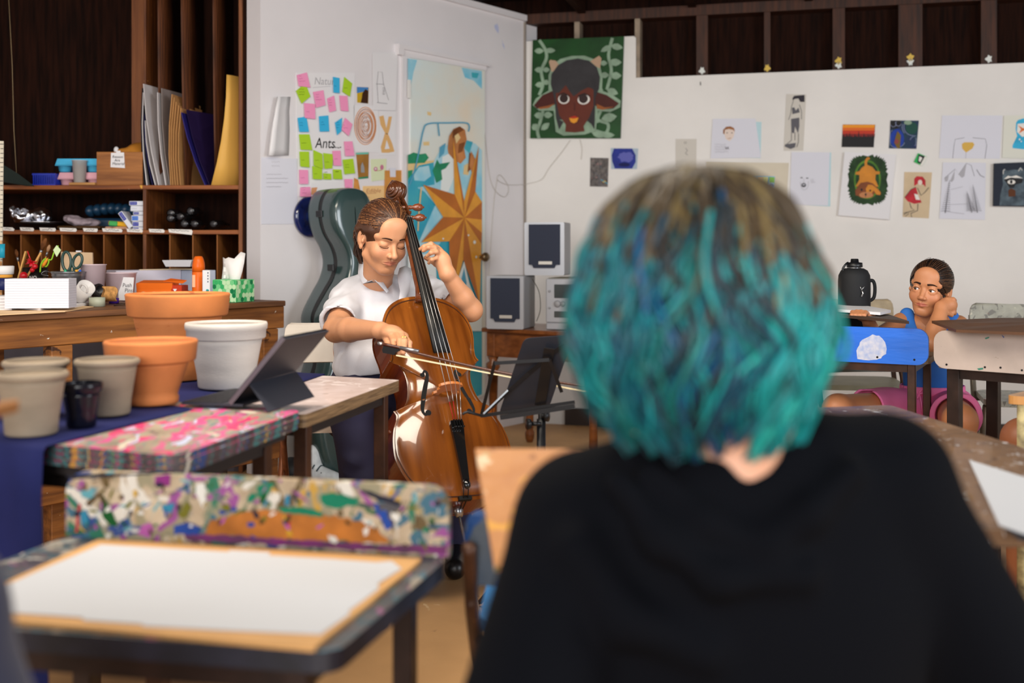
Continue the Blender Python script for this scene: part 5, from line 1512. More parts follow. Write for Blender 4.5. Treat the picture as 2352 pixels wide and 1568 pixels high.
mb = MB(); mb.lathe([(.0258, BZ + .1225), (.0258, BZ + .145), (.0245, BZ + .158), (.0215, BZ + .172), (.017, BZ + .183), (.0135, BZ + .187), (0, BZ + .188)], (o.x, o.y, 0), 30); mb.build('cap', c('orange_bottle_cap', (232, 104, 26), .3), sp)
o = on(476, 694)
su = thing('lotion_box', 'slim white lotion carton with teal spots right of the orange bottle', 'box', o)
mb = MB(); mb.box(o + Vector((-.004, .0, .066)), (.030, .03, .13), Matrix.Rotation(.3, 3, 'Z'), bev=.002); mb.build('carton', c('white_lotion_carton', (230, 230, 234), .4), su)
mb = MB(); R = Matrix.Rotation(.3, 3, 'Z')
for x, z, r in ((-.002, .034, .007), (.004, .048, .006), (.006, .02, .005)):
 mb.lathe([(0, 0), (r, 0), (r, .0008), (0, .0008)], o + Vector((-.004, 0, .066)) + R @ Vector((x, -.0152, z - .066)), 16, axis=R @ Vector((0, -1, 0)))
for i in range(4): mb.box(o + Vector((-.004, 0, .066)) + R @ Vector((.006, -.0154, .054 - i * .012)), (.004, .0006, .006), R, mi=1)
mb.build('print', [c('teal_print', (20, 150, 150), .4), c('small_dark_print', (60, 70, 90), .4)], su, label='teal spots and small dark print')
o = on(532, 694); s = FPX / o.y
tb = thing('tissue_box', 'green hexagon-patterned tissue box at the right end of the bench', 'tissue box', o)
TM = rotz(o + Vector((0, .03, 0)), -.42)
g1, g2, g3, g4 = c('hex_mint', (120, 206, 140), .5), c('hex_pale', (196, 232, 186), .5), c('hex_mid', (60, 176, 104), .5), c('hex_deep', (20, 120, 72), .5)
mb = MB(TM)
W_, D_, H_ = .118, .118, .092
mb.box((0, 0, H_ / 2 + .001), (W_, D_, H_), bev=.002)
rs = random.Random(4)
r = .0115
for face in range(2):
 for i in range(-6, 7):
  for j in range(0, 6):
   x = i * r * 1.732 + (r * .866 if j % 2 else 0)
   z = .012 + j * r * 1.5
   hx = []
   for k_ in range(6):
    a = math.pi / 6 + k_ * math.pi / 3
    hx.append((max(-W_ / 2 + .001, min(W_ / 2 - .001, x + r * .95 * math.cos(a))), max(.002, min(H_ - .001, z + r * .95 * math.sin(a)))))
   if max(h[0] for h in hx) - min(h[0] for h in hx) < .003: continue
   m_ = rs.choice((0, 1, 1, 2, 2, 3))
   if m_ == 0: continue
   pts = [(hx_, -D_ / 2 - .0006, hz_) if face == 0 else (W_ / 2 + .0006, hx_, hz_) for hx_, hz_ in hx]
   mb.add(pts, [list(range(6))], m_)
mb.build('carton', [g1, g2, g3, g4], tb)
mb = MB(TM)
rows = []
for t_ in (0, .33, .66, 1):
 rows.append([(-.045 + .018 * i, -.02 + .012 * math.sin(i * 1.3 + t_ * 2) + .03 * t_ * (i / 5), H_ - .004 + t_ * (.095 + (.022 if i >= 4 else 0) - .006 * (i % 2))) for i in range(6)])
mb.grid(rows, thick=.0015)
mb.build('tissue', mat('soft_white_tissue', (236, 232, 230), .8), tb)
o = on(545, 690); mb = MB(); mb.box(o + Vector((-.035, -.045, .011)), (.12, .05, .018), Matrix.Rotation(-.4, 3, 'Z'), bev=.003); mb.build('dark_case', c('aubergine_case', (44, 28, 52), .5), None, 'flat dark purple case in front of the tissue box', 'case')
# ================================================================ row of tables with pots
def splat(name, base, cols, rough=.45, seed=1, scale=1.0, base2=None, st=(1, 1, 1), coat=.15):
 if name in MATS: return MATS[name]
 m = mat(name, base, rough, var=.25, vs=14 * scale, bump=.25, bs=50, rgb2=base2, coat=coat)
 rs = random.Random(seed)
 L = []
 for i, (rgb, th) in enumerate(cols):
  L.append((rgb, rs.uniform(9, 22) * scale, th, seed * 3 + i * 1.7, tuple(s * rs.uniform(.7, 1.3) for s in st)))
 return add_spots(m, L)
old_top = splat('pale_scuffed_tabletop', (200, 182, 180), [((216, 202, 200), .60), ((140, 122, 110), .69), ((220, 208, 206), .66)], seed=4, base2=(180, 160, 154))
ply = mat('plywood_edge', (150, 120, 84), .6, var=.5, vs=6, stretch=(2, 2, 60), rgb2=(84, 62, 40), bump=.2)
pinky = splat('pink_splattered_board', (170, 160, 140), [((110, 134, 128), .56), ((206, 84, 140), .53), ((214, 60, 110), .58), ((190, 198, 224), .62), ((60, 70, 80), .65), ((206, 196, 176), .63), ((150, 60, 130), .65), ((196, 90, 80), .66)], seed=2, scale=1.0, base2=(130, 118, 104), st=(1.4, .6, 1))
edgem = splat('paint_streaked_edge', (96, 84, 84), [((60, 110, 110), .54), ((180, 130, 60), .60), ((150, 50, 90), .61), ((50, 70, 120), .58), ((206, 196, 180), .63), ((40, 120, 80), .64)], seed=5, scale=1.6, base2=(52, 44, 50))
leg_m = mat('rusty_brown_metal', (84, 52, 34), .45, metal=.35, var=.6, vs=16, rgb2=(46, 28, 20))
add_spots(leg_m, [((160, 110, 60), 30, .68, 4, (1, 1, .4)), ((190, 180, 160), 40, .75, 9, (1, 1, .5))])
under = mat('dark_under_frame', (34, 26, 24), .7)
def quad_slab(mb, q, z0, z1, r=.03, mi=0, edge_mi=None):
 """rounded-corner slab on 4 xy corners"""
 q = [Vector((p[0], p[1], 0)) for p in q]
 out = []
 for i in range(4):
  a, b, c_ = q[i - 1], q[i], q[(i + 1) % 4]
  u, v = (a - b).normalized(), (c_ - b).normalized()
  for k in range(6):
   t = k / 5
   p = b + u * r * (1 - t) ** 2 + v * r * t ** 2
   out.append(p)
 n = len(out)
 vs = [(p.x, p.y, z0) for p in out] + [(p.x, p.y, z1) for p in out]
 e = mi if edge_mi is None else edge_mi
 mb.add(vs, [list(range(n, 2 * n))], mi, False)
 mb.add(vs, [list(range(n))[::-1]], e, False)
 mb.add(vs, [(i, (i + 1) % n, n + (i + 1) % n, n + i) for i in range(n)], e, False)
def lerp2(q, u, v):
 a = q[0] + (q[1] - q[0]) * u
 b = q[3] + (q[2] - q[3]) * u
 return a + (b - a) * v
def mk_table(name, label, q, z, th, topm, edm, lr=.015, ins=(.06, .1), rail=None, legs=((0, 0), (1, 0), (1, 1), (0, 1)), sq=True, legm=None, r=.02, group=None, cat='table'):
 q = [Vector((p[0], p[1], 0)) for p in q]
 cen = (q[0] + q[1] + q[2] + q[3]) / 4
 t = thing(name, label, cat, cen, group)
 mb = MB(); quad_slab(mb, q, z - th, z, r, 0, 1); mb.build('tabletop', [topm, edm], t)
 mb = MB()
 pts = [lerp2(q, u, v) for u, v in ((ins[0], ins[1]), (1 - ins[0], ins[1]), (1 - ins[0], 1 - ins[1]), (ins[0], 1 - ins[1]))]
 for i in range(4):
  a, b = pts[i], pts[(i + 1) % 4]
  mb.bar((a.x, a.y, z - th - .0155), (b.x, b.y, z - th - .0155), .02, .03)
 mb.build('apron', under if legm is None else legm, t)
 for u, v in legs:
  p = lerp2(q, ins[0] + (1 - 2 * ins[0]) * u, ins[1] + (1 - 2 * ins[1]) * v)
  mb = MB()
  ang = math.atan2((q[1] - q[0]).y, (q[1] - q[0]).x)
  if sq:
   mb.box((p.x, p.y, (z - th - .0005) / 2), (lr * 2, lr * 2, z - th - .001), Matrix.Rotation(ang, 3, 'Z'), bev=.002)
  else:
   mb.tube([(p.x, p.y, .0), (p.x, p.y, z - th - .001)], lr, 12)
  mb.build('leg', legm or leg_m, t)
 return t, q
ZT = .68
A = PZ(920, 872, ZT); B = PZ(700, 952, ZT); B = A + (B - A) * 1.0
ud = Vector((-.92, .39, 0)).normalized()
q2 = [B, A, A + ud * .62, B + ud * .62]
mk_table('work_table', 'pale scuffed table beside the cello with its far corner at the cellist knee', q2, ZT, .03, old_top, ply, .016, (.10, .06))
FR = PZ(405, 1048, .705); BR = PZ(698, 942, .705); fd = Vector((-.92, .39, 0)).normalized()
q1 = [FR, BR, BR + fd * .62, FR + fd * .62]
q1b = [FR + Vector((-.03, .05, 0)), BR + Vector((-.03, -.02, 0)), BR + fd * .60, FR + fd * .60]
mk_table('work_table', 'dark table under the paint-covered boards at the left', q1b, .669, .02, under, under, .016, (.08, .08))
for i in range(3):
 mb = MB()
 jx = Vector((.002 * (i % 2), .003 * (i - 1), 0))
 quad_slab(mb, [p + jx for p in q1], .670 + i * .0117, .670 + i * .0117 + .0113, .045, 0, 1)
 mb.build('painted_board', [pinky, edgem], None, ('lowest of the three stacked paint-covered boards under the tablet', 'middle one of the three stacked paint-covered boards', 'topmost pink-splattered board of the stack, under the tablet')[i], 'board', 'stacked painted boards')
cloth = mat('navy_cotton', (27, 32, 80), .85, var=.15, vs=9, bump=.2, bs=240, spec=.2)
C0, C1, C2 = PZ(107, 1022, .709), PZ(424, 942, .709), PZ(745, 858, .684)
rows = []
rs = random.Random(8)
edge = [C0 + (C1 - C0) * t for t in (0, .25, .5, .75)] + [C1 + (C2 - C1) * t for t in (0, .16, .32, .5, .75, 1)]
WN = 9
for k_, p in enumerate(edge):
 y2 = p.y
 z = .7085 if k_ <= 5 else (.7085 if k_ < 5 else .6845)
 if k_ == 5: z = .70
 rows.append([(p.x + ud.x * .62 * j / WN, p.y + ud.y * .62 * j / WN, z + .0012 * math.sin(k_ * 1.1 + j * 1.7)) for j in range(WN + 1)])
drop = []
p0 = edge[0]
for t, zz, out in ((0, .62, .02), (1, .52, .026), (2, .42, .028), (3, .30, .026), (4, .17, .02)):
 drop.append([(p0.x + ud.x * .62 * j / WN + (-.008 + out * .3) + .004 * t, p0.y + ud.y * .62 * j / WN - out + .009 * math.sin(j * 1.5 + t * .15) * (t + 1) / 4, zz) for j in range(WN + 1)])
rim_ = [(p0.x + ud.x * .62 * j / WN - .002, p0.y + ud.y * .62 * j / WN - .012, .700) for j in range(WN + 1)]
allr = drop[::-1] + [rim_] + rows
e2 = rows[-1]
allr += [[(x + .004, y + .014, .67) for x, y, z in e2], [(x + .006, y + .018, .60) for x, y, z in e2]]
mb = MB(); mb.grid(allr, thick=.0025)
mb.build('table_runner', cloth, None, 'navy cloth runner under the plant pots, hanging over the near table end', 'tablecloth')
terra = mat('terracotta', (200, 120, 62), .75, var=.18, vs=7, bump=.1, bs=90)
add_spots(terra, [((176, 92, 42), 6, .66, 3, (1, 1, 3))])
terra2 = mat('stained_terracotta', (196, 116, 60), .75, var=.3, vs=6, bump=.1, bs=90)
add_spots(terra2, [((150, 80, 40), 5, .60, 7, (1, 1, 3))])
greyp = mat('grey_clay', (142, 126, 106), .8, var=.18, vs=9, bump=.15, bs=120, stretch=(1, 1, 3))
whitep_ = mat('whitewashed_clay', (196, 188, 180), .7, var=.1, vs=8, bump=.15, bs=110, stretch=(1, 1, 3))
blackp = mat('gloss_black_glaze', (8, 9, 20), .22, coat=.15, spec=.3)
def pot(base, rt, rb, h, band, m, label, lip=.012, kind='band'):
 x, y, z = base
 t = thing('plant_pot', label, 'plant pot', base)
 wall = rt * .10
 rw = rb + (rt * .93 - rb) * (h - band) / h
 mb = MB()
 body = [(rb * .96, 0), (rb, .004)]
 if kind == 'foot': body = [(rb * 1.0, 0), (rb * 1.04, .004), (rb * 1.05, .014), (rb * 1.0, .019)]
 n = 8
 for i in range(1, n + 1):
  f = i / n
  body.append((rb + (rw - rb) * f, .02 + (h - band - .021) * f))
 mb.lathe([(r, z + zz) for r, zz in body], (x, y, 0), 48)
 ri = rt - wall
 mb.lathe([(ri * .995, z + h - .006), (rb * .9, z + .012), (0, z + .011)], (x, y, 0), 48)
 mb.build('pot_body', m, t)
 mb = MB()
 rl = rt * .955
 if kind == 'roll':
  pr = [(rw + .001, h - band - .002)] + [(rt - band * .5 + band * .5 * math.sin(a), h - band * .5 - band * .5 * math.cos(a)) for a in [math.pi * k_ / 8 for k_ in range(9)]] + [(ri, h - .004), (ri - .001, h - .012)]
 else:
  pr = [(rw, h - band - .0015), (rl - .003, h - band), (rl, h - band + .004), (rt - .001, h - .008), (rt, h - .004), (rt - .003, h), (ri + .003, h), (ri, h - .005), (ri - .001, h - .016)]
  if kind == 'double': pr = [(rw, h - band - .0015), (rl - .003, h - band), (rl, h - band + .003), (rl + .001, h - band * .45), (rl + .004, h - band * .42), (rt, h - .006), (rt - .002, h), (ri + .003, h), (ri, h - .005), (ri - .001, h - .016)]
 mb.lathe([(r, z + zz) for r, zz in pr], (x, y, 0), 48)
 mb.build('rim', m, t)
 return t
ZC = .7118
pot(PZ(409, 868, .688), .1416, .085, .237, .062, terra, 'largest terracotta pot with a deep rim at the back of the pot group')
pot(PZ(520, 888, .688), .1055, .072, .169, .042, whitep_, 'whitewashed pot with a double rim beside the tablet', kind='double')
pot(PZ(347, 925, ZC), .0996, .056, .138, .046, terra2, 'stained medium terracotta pot with a footed base in the middle of group', kind='foot')
gp = pot(PZ(246, 950, ZC), .0644, .0455, .1135, .014, greyp, 'grey clay pot directly left of the medium terracotta pot', kind='roll')
copy_thing(gp, PZ(72, 995, ZC), label='grey clay pot nearest the camera at the front left of the group')
copy_thing(gp, P(83, 952, 2.2).xy.to_3d() + Vector((0, 0, ZC)), label='grey clay pot half hidden behind the nearest grey pot')
gp['group'] = 'grey clay pots'
for o in list(COL.objects):
 if o.get('label', '').startswith('grey clay pot'): o['group'] = 'grey clay pots'
pot(PZ(187, 978, ZC), .040, .0275, .083, .018, blackp, 'small glossy black pot between two grey clay pots')
tabm = mat('graphite_folio', (44, 46, 56), .5, bump=.05, bs=300)
tabs = mat('tablet_metal_edge', (120, 110, 116), .35, metal=.7)
keym = mat('dark_keys', (34, 34, 40), .5)
F1, F2 = PZ(614, 946, .707), PZ(718, 912, .707)
T1 = PZ(528, 936, .7085)
ed = (F2 - F1); ed.z = 0; ed.normalize()
nn = Vector((ed.y, -ed.x, 0))
U = (nn * .1226 + Vector((0, 0, .1417)))
pn = ed.cross(U).normalized()
if pn.x < 0: pn = -pn
LT = .240
tb = thing('tablet', 'dark tablet computer propped in a keyboard folio on the painted boards', 'tablet', T1 + ed * LT / 2)
z0 = Vector((0, 0, .0085))
mb = MB(); mb.prism([T1 + z0, T1 + z0 + ed * LT, T1 + z0 + ed * LT + U, T1 + z0 + U], -pn * .006); mb.build('screen', [mat('tablet_screen_glass', (16, 16, 20), .1)], tb)
mb = MB()
mb.prism([T1 + z0 + U * -.01 + pn * .0004, T1 + z0 + ed * LT + pn * .0004 + U * -.01, T1 + z0 + ed * LT + U * 1.01 + pn * .0004, T1 + z0 + U * 1.01 + pn * .0004], pn * .0035, 0)
mb.bar(T1 + z0 + pn * .0, T1 + z0 + U * 1.012, .010, .002, up=ed, mi=1)
mb.build('back_cover', [tabm, tabs], tb)
fo = .33
g1_, g2_ = T1 + z0 + U * fo + pn * .0045, T1 + z0 + U * fo + ed * LT + pn * .0045
mb = MB(); mb.prism([g1_, g2_, F1 + ed * LT + Vector((0, 0, .002)), F1 + Vector((0, 0, .002))], pn * .003); mb.build('stand_flap', tabm, tb)
mb = MB(); kq = [T1 - nn * .115, T1 + ed * LT - nn * .115, T1 + ed * LT + nn * .03, T1 + nn * .03]
mb.prism([Vector((p.x, p.y, .7116)) for p in kq], (0, 0, .005));
for r_ in range(5):
 for c_ in range(12):
  p = T1 - nn * (.105 - r_ * .0185) + ed * (.012 + c_ * .0182)
  mb.box((p.x, p.y, .7175), (.0155, .0155, .0014), Matrix.Rotation(math.atan2(ed.y, ed.x), 3, 'Z'), mi=1)
mb.build('keyboard', [tabm, keym], tb)
# ================================================================ school desks with a raised back rail
def desk(name, label, L, R, dirb, zt, depth, rail_h, topm, railm, edm, legm, lr=.016, tth=.022, sq=True, ovl=.0, group='school desks with a raised rail'):
 """L,R: xy ends of the rail side; dirb: direction from the rail towards the sitter; the rail stands on the far or near edge"""
 L, R = Vector((L[0], L[1], 0)), Vector((R[0], R[1], 0))
 dirb = Vector((dirb[0], dirb[1], 0)).normalized()
 q = [L, R, R + dirb * depth, L + dirb * depth]
 t, q = mk_table(name, label, q, zt, tth, topm, edm, lr, (.09, .07), sq=sq, legm=legm, r=.03, group=group, cat='desk')
 u = (R - L); W = u.length; u.normalize()
 out = Vector((u.y, -u.x, 0))
 if out.dot(dirb) > 0: out = -out
 pts = rrect(W, rail_h + ovl, .035, corners=(0, 0, 1, 1) if ovl == 0 else (.3, .3, 1, 1))
 o = (L + R) / 2 + out * .001
 zc = zt + (rail_h - ovl) / 2
 mb = MB(); mb.prism([o + u * x + Vector((0, 0, zc + y)) for x, y in pts], out * .018)
 mb.build('back_rail', railm, t)
 return t, q, u, out
splash = splat('heavily_paint_splashed_wood', (206, 186, 156), [((150, 140, 110), .52), ((50, 100, 120), .575), ((30, 110, 80), .585), ((96, 74, 30), .60), ((196, 150, 50), .63), ((150, 70, 140), .605), ((36, 66, 130), .60), ((222, 214, 200), .59), ((90, 160, 170), .63), ((20, 90, 40), .645), ((70, 66, 70), .635)],
    seed=7, scale=1.15, base2=(170, 146, 116))
add_spots(splash, [])
splash_top = splat('paint_covered_desktop', (98, 92, 92), [((60, 80, 90), .53), ((150, 140, 128), .57), ((60, 110, 130), .61), ((190, 186, 176), .63), ((150, 90, 130), .64), ((40, 80, 70), .64)], seed=12, scale=1.4, base2=(62, 56, 64))
splash_edge = mat('dark_painted_edge', (44, 44, 58), .5, var=.4, vs=18, rgb2=(28, 28, 34))
legd = mat('dark_brown_steel', (50, 34, 28), .45, metal=.3, var=.4, vs=20)
BLd, BRd, FRd = PZ(150, 1232, .575), PZ(1030, 1280, .575), PZ(772, 1500, .575)
dd = (FRd - BRd); depth = dd.length
fd_t, fq, fu, fout = desk('school_desk', 'paint-splattered school desk in the left foreground holding a blank white sheet', BLd, BRd, dd, .575, depth, .108, splash_top, splash, splash_edge, legd, .0155, .026)
mb = MB()
rl = lambda px, py, e: (lambda r, o: o + r * ((( (BLd + BRd) / 2 - fout * (.0006 + e)).to_3d() - o).dot(fout) / r.dot(fout)))(Vector(((px - CX) / FPX, 1, -(py - HY) / FPX)), Vector((0, 0, CH)))
pm = [c('rail_orange_paint', (184, 112, 46), .5, var=.3, vs=20), c('rail_magenta_paint', (128, 52, 112), .5, var=.4, vs=30, rgb2=(90, 60, 80)), c('rail_green_paint', (20, 122, 90), .5, var=.2), c('rail_forest_paint', (14, 84, 34), .5), c('rail_blue_paint', (36, 70, 150), .5, var=.3),
  c('rail_teal_paint', (50, 130, 160), .5), c('rail_pink_paint', (178, 92, 160), .5), c('rail_white_paint', (224, 220, 210), .5), c('rail_olive_paint', (112, 108, 30), .5), c('rail_brown_paint', (84, 62, 30), .5), c('rail_dark_paint', (36, 36, 50), .5), c('rail_purple_paint', (138, 46, 120), .5), c('rail_crimson_paint', (190, 40, 70), .5), c('rail_yellow_paint', (206, 160, 40), .5)]
def rp(mi, pts, e, closed=True):
 mb.add([rl(x, y, e) for x, y in pts], [list(range(len(pts)))], mi, False)
def ragged(pts, amp, seed):
 rs = random.Random(seed)
 out = []
 for i in range(len(pts)):
  a, b = pts[i], pts[(i + 1) % len(pts)]
  n = max(2, int(math.hypot(b[0] - a[0], b[1] - a[1]) / 9))
  for k in range(n):
   out.append((a[0] + (b[0] - a[0]) * k / n + rs.uniform(-amp, amp), a[1] + (b[1] - a[1]) * k / n + rs.uniform(-amp, amp)))
 return out
rp(0, ragged([(470, 1228), (478, 1200), (540, 1180), (600, 1172), (700, 1176), (800, 1190), (850, 1205), (900, 1248), (640, 1238)], 4, 1), .0001)
rp(1, ragged([(420, 1226), (540, 1229), (700, 1240), (900, 1252), (1026, 1252), (1024, 1274), (800, 1262), (560, 1246), (430, 1242)], 2, 2), .0002)
rp(2, ragged([(740, 1134), (775, 1132), (815, 1146), (828, 1160), (770, 1166), (736, 1156)], 3, 3), .0003)
rp(2, ragged([(590, 1120), (620, 1106), (632, 1114), (612, 1136), (592, 1142)], 3, 4), .0003)
rp(3, ragged([(234, 1134), (246, 1156), (272, 1208), (250, 1206), (236, 1190)], 1.5, 5), .0003)
rp(4, ragged([(398, 1226), (402, 1206), (430, 1198), (462, 1210), (452, 1228)], 3, 6), .0003)
rp(6, ragged([(316, 1228), (326, 1206), (346, 1200), (354, 1216), (342, 1234)], 2, 7), .0003)
rp(11, ragged([(358, 1092), (390, 1090), (390, 1116), (356, 1114)], 2, 8), .0003)
rp(5, ragged([(372, 1158), (400, 1156), (396, 1178), (374, 1176)], 2, 9), .0003)
rp(5, ragged([(184, 1180), (196, 1168), (206, 1200), (186, 1204)], 2, 10), .0003)
rp(12, ragged([(172, 1222), (180, 1158), (186, 1156), (178, 1222)], 1, 11), .0003)
rp(9, ragged([(196, 1156), (240, 1120), (244, 1124), (204, 1162)], 1.5, 12), .0003)
rp(8, ragged([(408, 1180), (430, 1152), (440, 1168), (424, 1192)], 2.5, 13), .0003)
rp(10, ragged([(830, 1122), (880, 1138), (918, 1152), (916, 1162), (870, 1150), (830, 1130)], 1.5, 14), .0003)
rp(7, ragged([(450, 1112), (468, 1110), (474, 1150), (462, 1164), (450, 1134)], 2, 15), .0003)
rp(7, ragged([(834, 1216), (848, 1208), (846, 1228), (836, 1232)], 1.5, 16), .0003)
rp(4, ragged([(864, 1176), (884, 1170), (902, 1206), (888, 1216)], 2, 17), .0003)
rp(2, ragged([(640, 1166), (700, 1164), (744, 1178), (740, 1186), (650, 1178)], 2, 18), .0004)
rp(12, ragged([(656, 1212), (662, 1180), (668, 1180), (666, 1216)], 1, 19), .0004)
rp(4, ragged([(500, 1172), (540, 1164), (548, 1172), (506, 1182)], 1.5, 20), .0004)
rp(13, ragged([(306, 1126), (314, 1124), (314, 1140), (306, 1144)], 1.5, 21), .0003)
rp(10, ragged([(150, 1092), (400, 1082), (400, 1086), (160, 1100)], 1.2, 22), .0003)
for i in range(70):
 rs = random.Random(100 + i)
 x = rs.uniform(175, 1010)
 y = 1078 + (x - 160) * .068 + rs.uniform(12, 140)
 w, h_ = rs.uniform(3, 10), rs.uniform(3, 10)
 if y < 1225 + (x - 160) * .05:
  an = rs.uniform(0, 3.14); k2_ = rs.uniform(.25, .7)
  rp(rs.choice((2, 3, 4, 5, 6, 7, 8, 9, 9, 10, 13, 10, 8)), [(x + (q[0] - x) * math.cos(an) - (q[1] - y) * k2_ * math.sin(an), y + (q[0] - x) * math.sin(an) + (q[1] - y) * k2_ * math.cos(an)) for q in blob(x, y, w * 1.3, h_ * 1.3, 11, .4, i)], .0005 + .00001 * i)
mb.build('paint_patches', pm, fd_t.children[-1] if fd_t.children[-1].name.startswith('back_rail') else fd_t, label='orange, magenta and green paint patches')
card = mat('brown_drawing_board', (206, 156, 96), .6, var=.12, vs=5)
mb = MB(); quad_slab(mb, [PZ(230, 1236, .581), PZ(970, 1282, .581), PZ(722, 1487, .581), PZ(-150, 1410, .581)], .5755, .581, .006)
mb.build('drawing_board', card, None, 'brown drawing board under the blank white sheet on the foreground desk', 'board')
wp = mat('blank_white_sheet', (196, 198, 203), .7)
mb = MB(); mb.prism([Vector((*PZ(x, y, .582).xy, .5815)) for x, y in ((232, 1251), (525, 1268), (527, 1264), (620, 1269), (618, 1276), (760, 1284), (864, 1292), (900, 1289), (922, 1306), (868, 1340), (870, 1352), (800, 1404), (804, 1410), (738, 1456), (540, 1448), (330, 1438), (325, 1433), (190, 1424), (190, 1418), (-95, 1398), (20, 1342), (110, 1302))], (0, 0, .0012))
mb.build('paper_sheet', wp, None, 'large blank white sheet taped on the brown board in the left foreground', 'paper')
blue_w = mat('bright_blue_painted_wood', (24, 104, 214), .4, var=.12, vs=5, stretch=(1, 1, 5), bump=.15, bs=20)
cream_w = mat('scuffed_cream_paint', (188, 172, 162), .55, var=.15, vs=7, bump=.15, bs=40)
add_spots(cream_w, [((150, 132, 116), 12, .66, 3, (1, 1, 1.6)), ((86, 74, 66), 40, .745, 5, (1, 1, 3))])
oldtop = mat('old_desk_ply', (132, 112, 92), .6, var=.4, vs=9)
Rb = Vector((1.311, 3.42, 0)); Lb_ = Rb + Vector((-.88, .47, 0)).normalized() * .62
bd, bq, bu_, bout = desk('school_desk', 'school desk with a bright blue rail and white worn patch in front of the girl', Lb_, Rb, (.47, .88), .705, .42, .092, oldtop, blue_w, oldtop, leg_m, .0125, .02, ovl=.022)
rail = [o for o in bd.children if o.name.startswith('back_rail')][0]
mb = MB()
def onrail(px, py, L, u, out, e):
 r = Vector(((px - CX) / FPX, 1, -(py - HY) / FPX)); o = Vector((0, 0, CH))
 return o + r * ((L + out * (.019 + e) - o).dot(out) / r.dot(out))
pat = [(1970, 824), (1967, 808), (1970, 800), (1974, 786), (1986, 776), (2004, 769), (2020, 772), (2032, 784), (2037, 800), (2034, 814), (2022, 823), (2014, 826), (1996, 826)]
mb.add([onrail(x, y, Lb_, bu_, bout, .0004) for x, y in ragged(pat, 1.6, 3)], [list(range(len(ragged(pat, 1.6, 3))))], 0, False)
mb.build('worn_patch', mat('flaked_white_patch', (206, 206, 216), .6, var=.15, vs=60, rgb2=(160, 176, 214)), rail, label='white flaked patch')
for x, y in ((2015, 820), (2100, 826)):
 mb = MB()
 mb.add([onrail(x + 2.6 * math.cos(a), y + 2.6 * math.sin(a), Lb_, bu_, bout, .0009) for a in [k_ * math.pi / 6 for k_ in range(12)]], [list(range(12))], 0, False)
 mb.build('bolt_head', black, rail)
Lw = Vector((1.305, 3.35, 0)); Rw = Lw + Vector((.75, -.66, 0)).normalized() * .52
wd, wq, wu_, wout = desk('school_desk', 'school desk with a scuffed cream rail under a dark board at the right', Lw, Rw, (.66, .75), .702, .42, .098, oldtop, cream_w, oldtop, legd, .0185, .02, ovl=.018)
rail = [o for o in wd.children if o.name.startswith('back_rail')][0]
mb = MB()
for x, y in ((2174, 837), (2262, 843), (2347, 850), (2298, 844)):
 mb.add([onrail(x + 2.6 * math.cos(a), y + 2.6 * math.sin(a), Lw, wu_, wout, .0009) for a in [k_ * math.pi / 6 for k_ in range(12)]], [list(range(12))], 0, False)
for q in ([(2262, 776), (2272, 773), (2272, 776), (2264, 779)], [(2300, 768), (2307, 774), (2305, 776)], [(2244, 846), (2258, 844), (2258, 848), (2248, 850)]):
 mb.add([onrail(x, y, Lw, wu_, wout, .0009) for x, y in q], [list(range(len(q)))], 1 if q[0][0] != 2300 else 2, False)
mb.build('bolt_heads', [black, c('green_dash', (60, 130, 110)), c('blue_dash', (40, 80, 160))], rail, label='dark bolt heads and small green paint dashes')
dboard = mat('dark_brown_hardboard', (60, 40, 26), .5, var=.2, vs=8)
def tilt_board(name, label, q, th, m):
 mb = MB(); mb.prism(q, (0, 0, th)); return mb.build(name, m, None, label, 'board')
tilt_board('drawing_board', 'dark drawing board resting on the blue rail under the girl\'s open pad', [P(1800, 716, 3.72), P(2088, 744, 3.40), P(2040, 727, 3.84), P(1830, 708, 4.0)], .009, dboard)
tilt_board('drawing_board', 'dark drawing board resting on the cream rail at the right', [P(2140, 742, 3.42), P(2196, 763, 3.22), P(2560, 778, 2.95), P(2560, 738, 3.25), P(2300, 735, 3.62)], .008, mat('brown_hardboard_edge', (92, 58, 32), .55, var=.2, vs=8))
mb = MB()
for k_ in range(4):
 mb.prism([P(x, y - k_ * 1.6, d) + Vector((0, 0, .0095)) for x, y, d in ((1810, 714, 3.74), (2022, 730, 3.60), (2046, 724, 3.80), (1990, 714, 3.92), (1830, 708, 3.98))], (0, 0, .0022))
mb.build('sketch_pad', paper, None, 'open white sketch pad on the dark board under the girl\'s fingers', 'sketch pad')
tanw = splat('orange_brown_splashed_board', (196, 138, 84), [((214, 186, 150), .60), ((210, 150, 60), .62), ((110, 140, 80), .66), ((70, 160, 165), .70), ((60, 70, 100), .69), ((150, 96, 56), .62)], seed=21, scale=.9, base2=(176, 116, 68))
brw = splat('brown_board_white_flecks', (128, 96, 66), [((206, 204, 204), .64), ((92, 66, 46), .60), ((222, 220, 220), .69)], seed=23, scale=1.3, base2=(104, 76, 52))
CB = Vector((.966, 2.78, 0))
mk_table('work_table', 'brown white-flecked table in front of the teal-haired person, right side', [CB + Vector((-.55, -.12, 0)), CB, Vector((1.09, 1.55, 0)), Vector((.46, 1.55, 0))], .65, .025, brw, brw, .016, (.08, .1))
mb = MB(); mb.prism([Vector((*PZ(x, y, .6525).xy, .6512)) for x, y in ((2226, 1056), (2400, 1110), (2420, 1235), (2352, 1225), (2295, 1205))], (0, 0, .0015)); mb.build('paper_sheet', wp, None, 'white sheet on the brown table at the right photo edge beside the dark sleeve', 'paper')
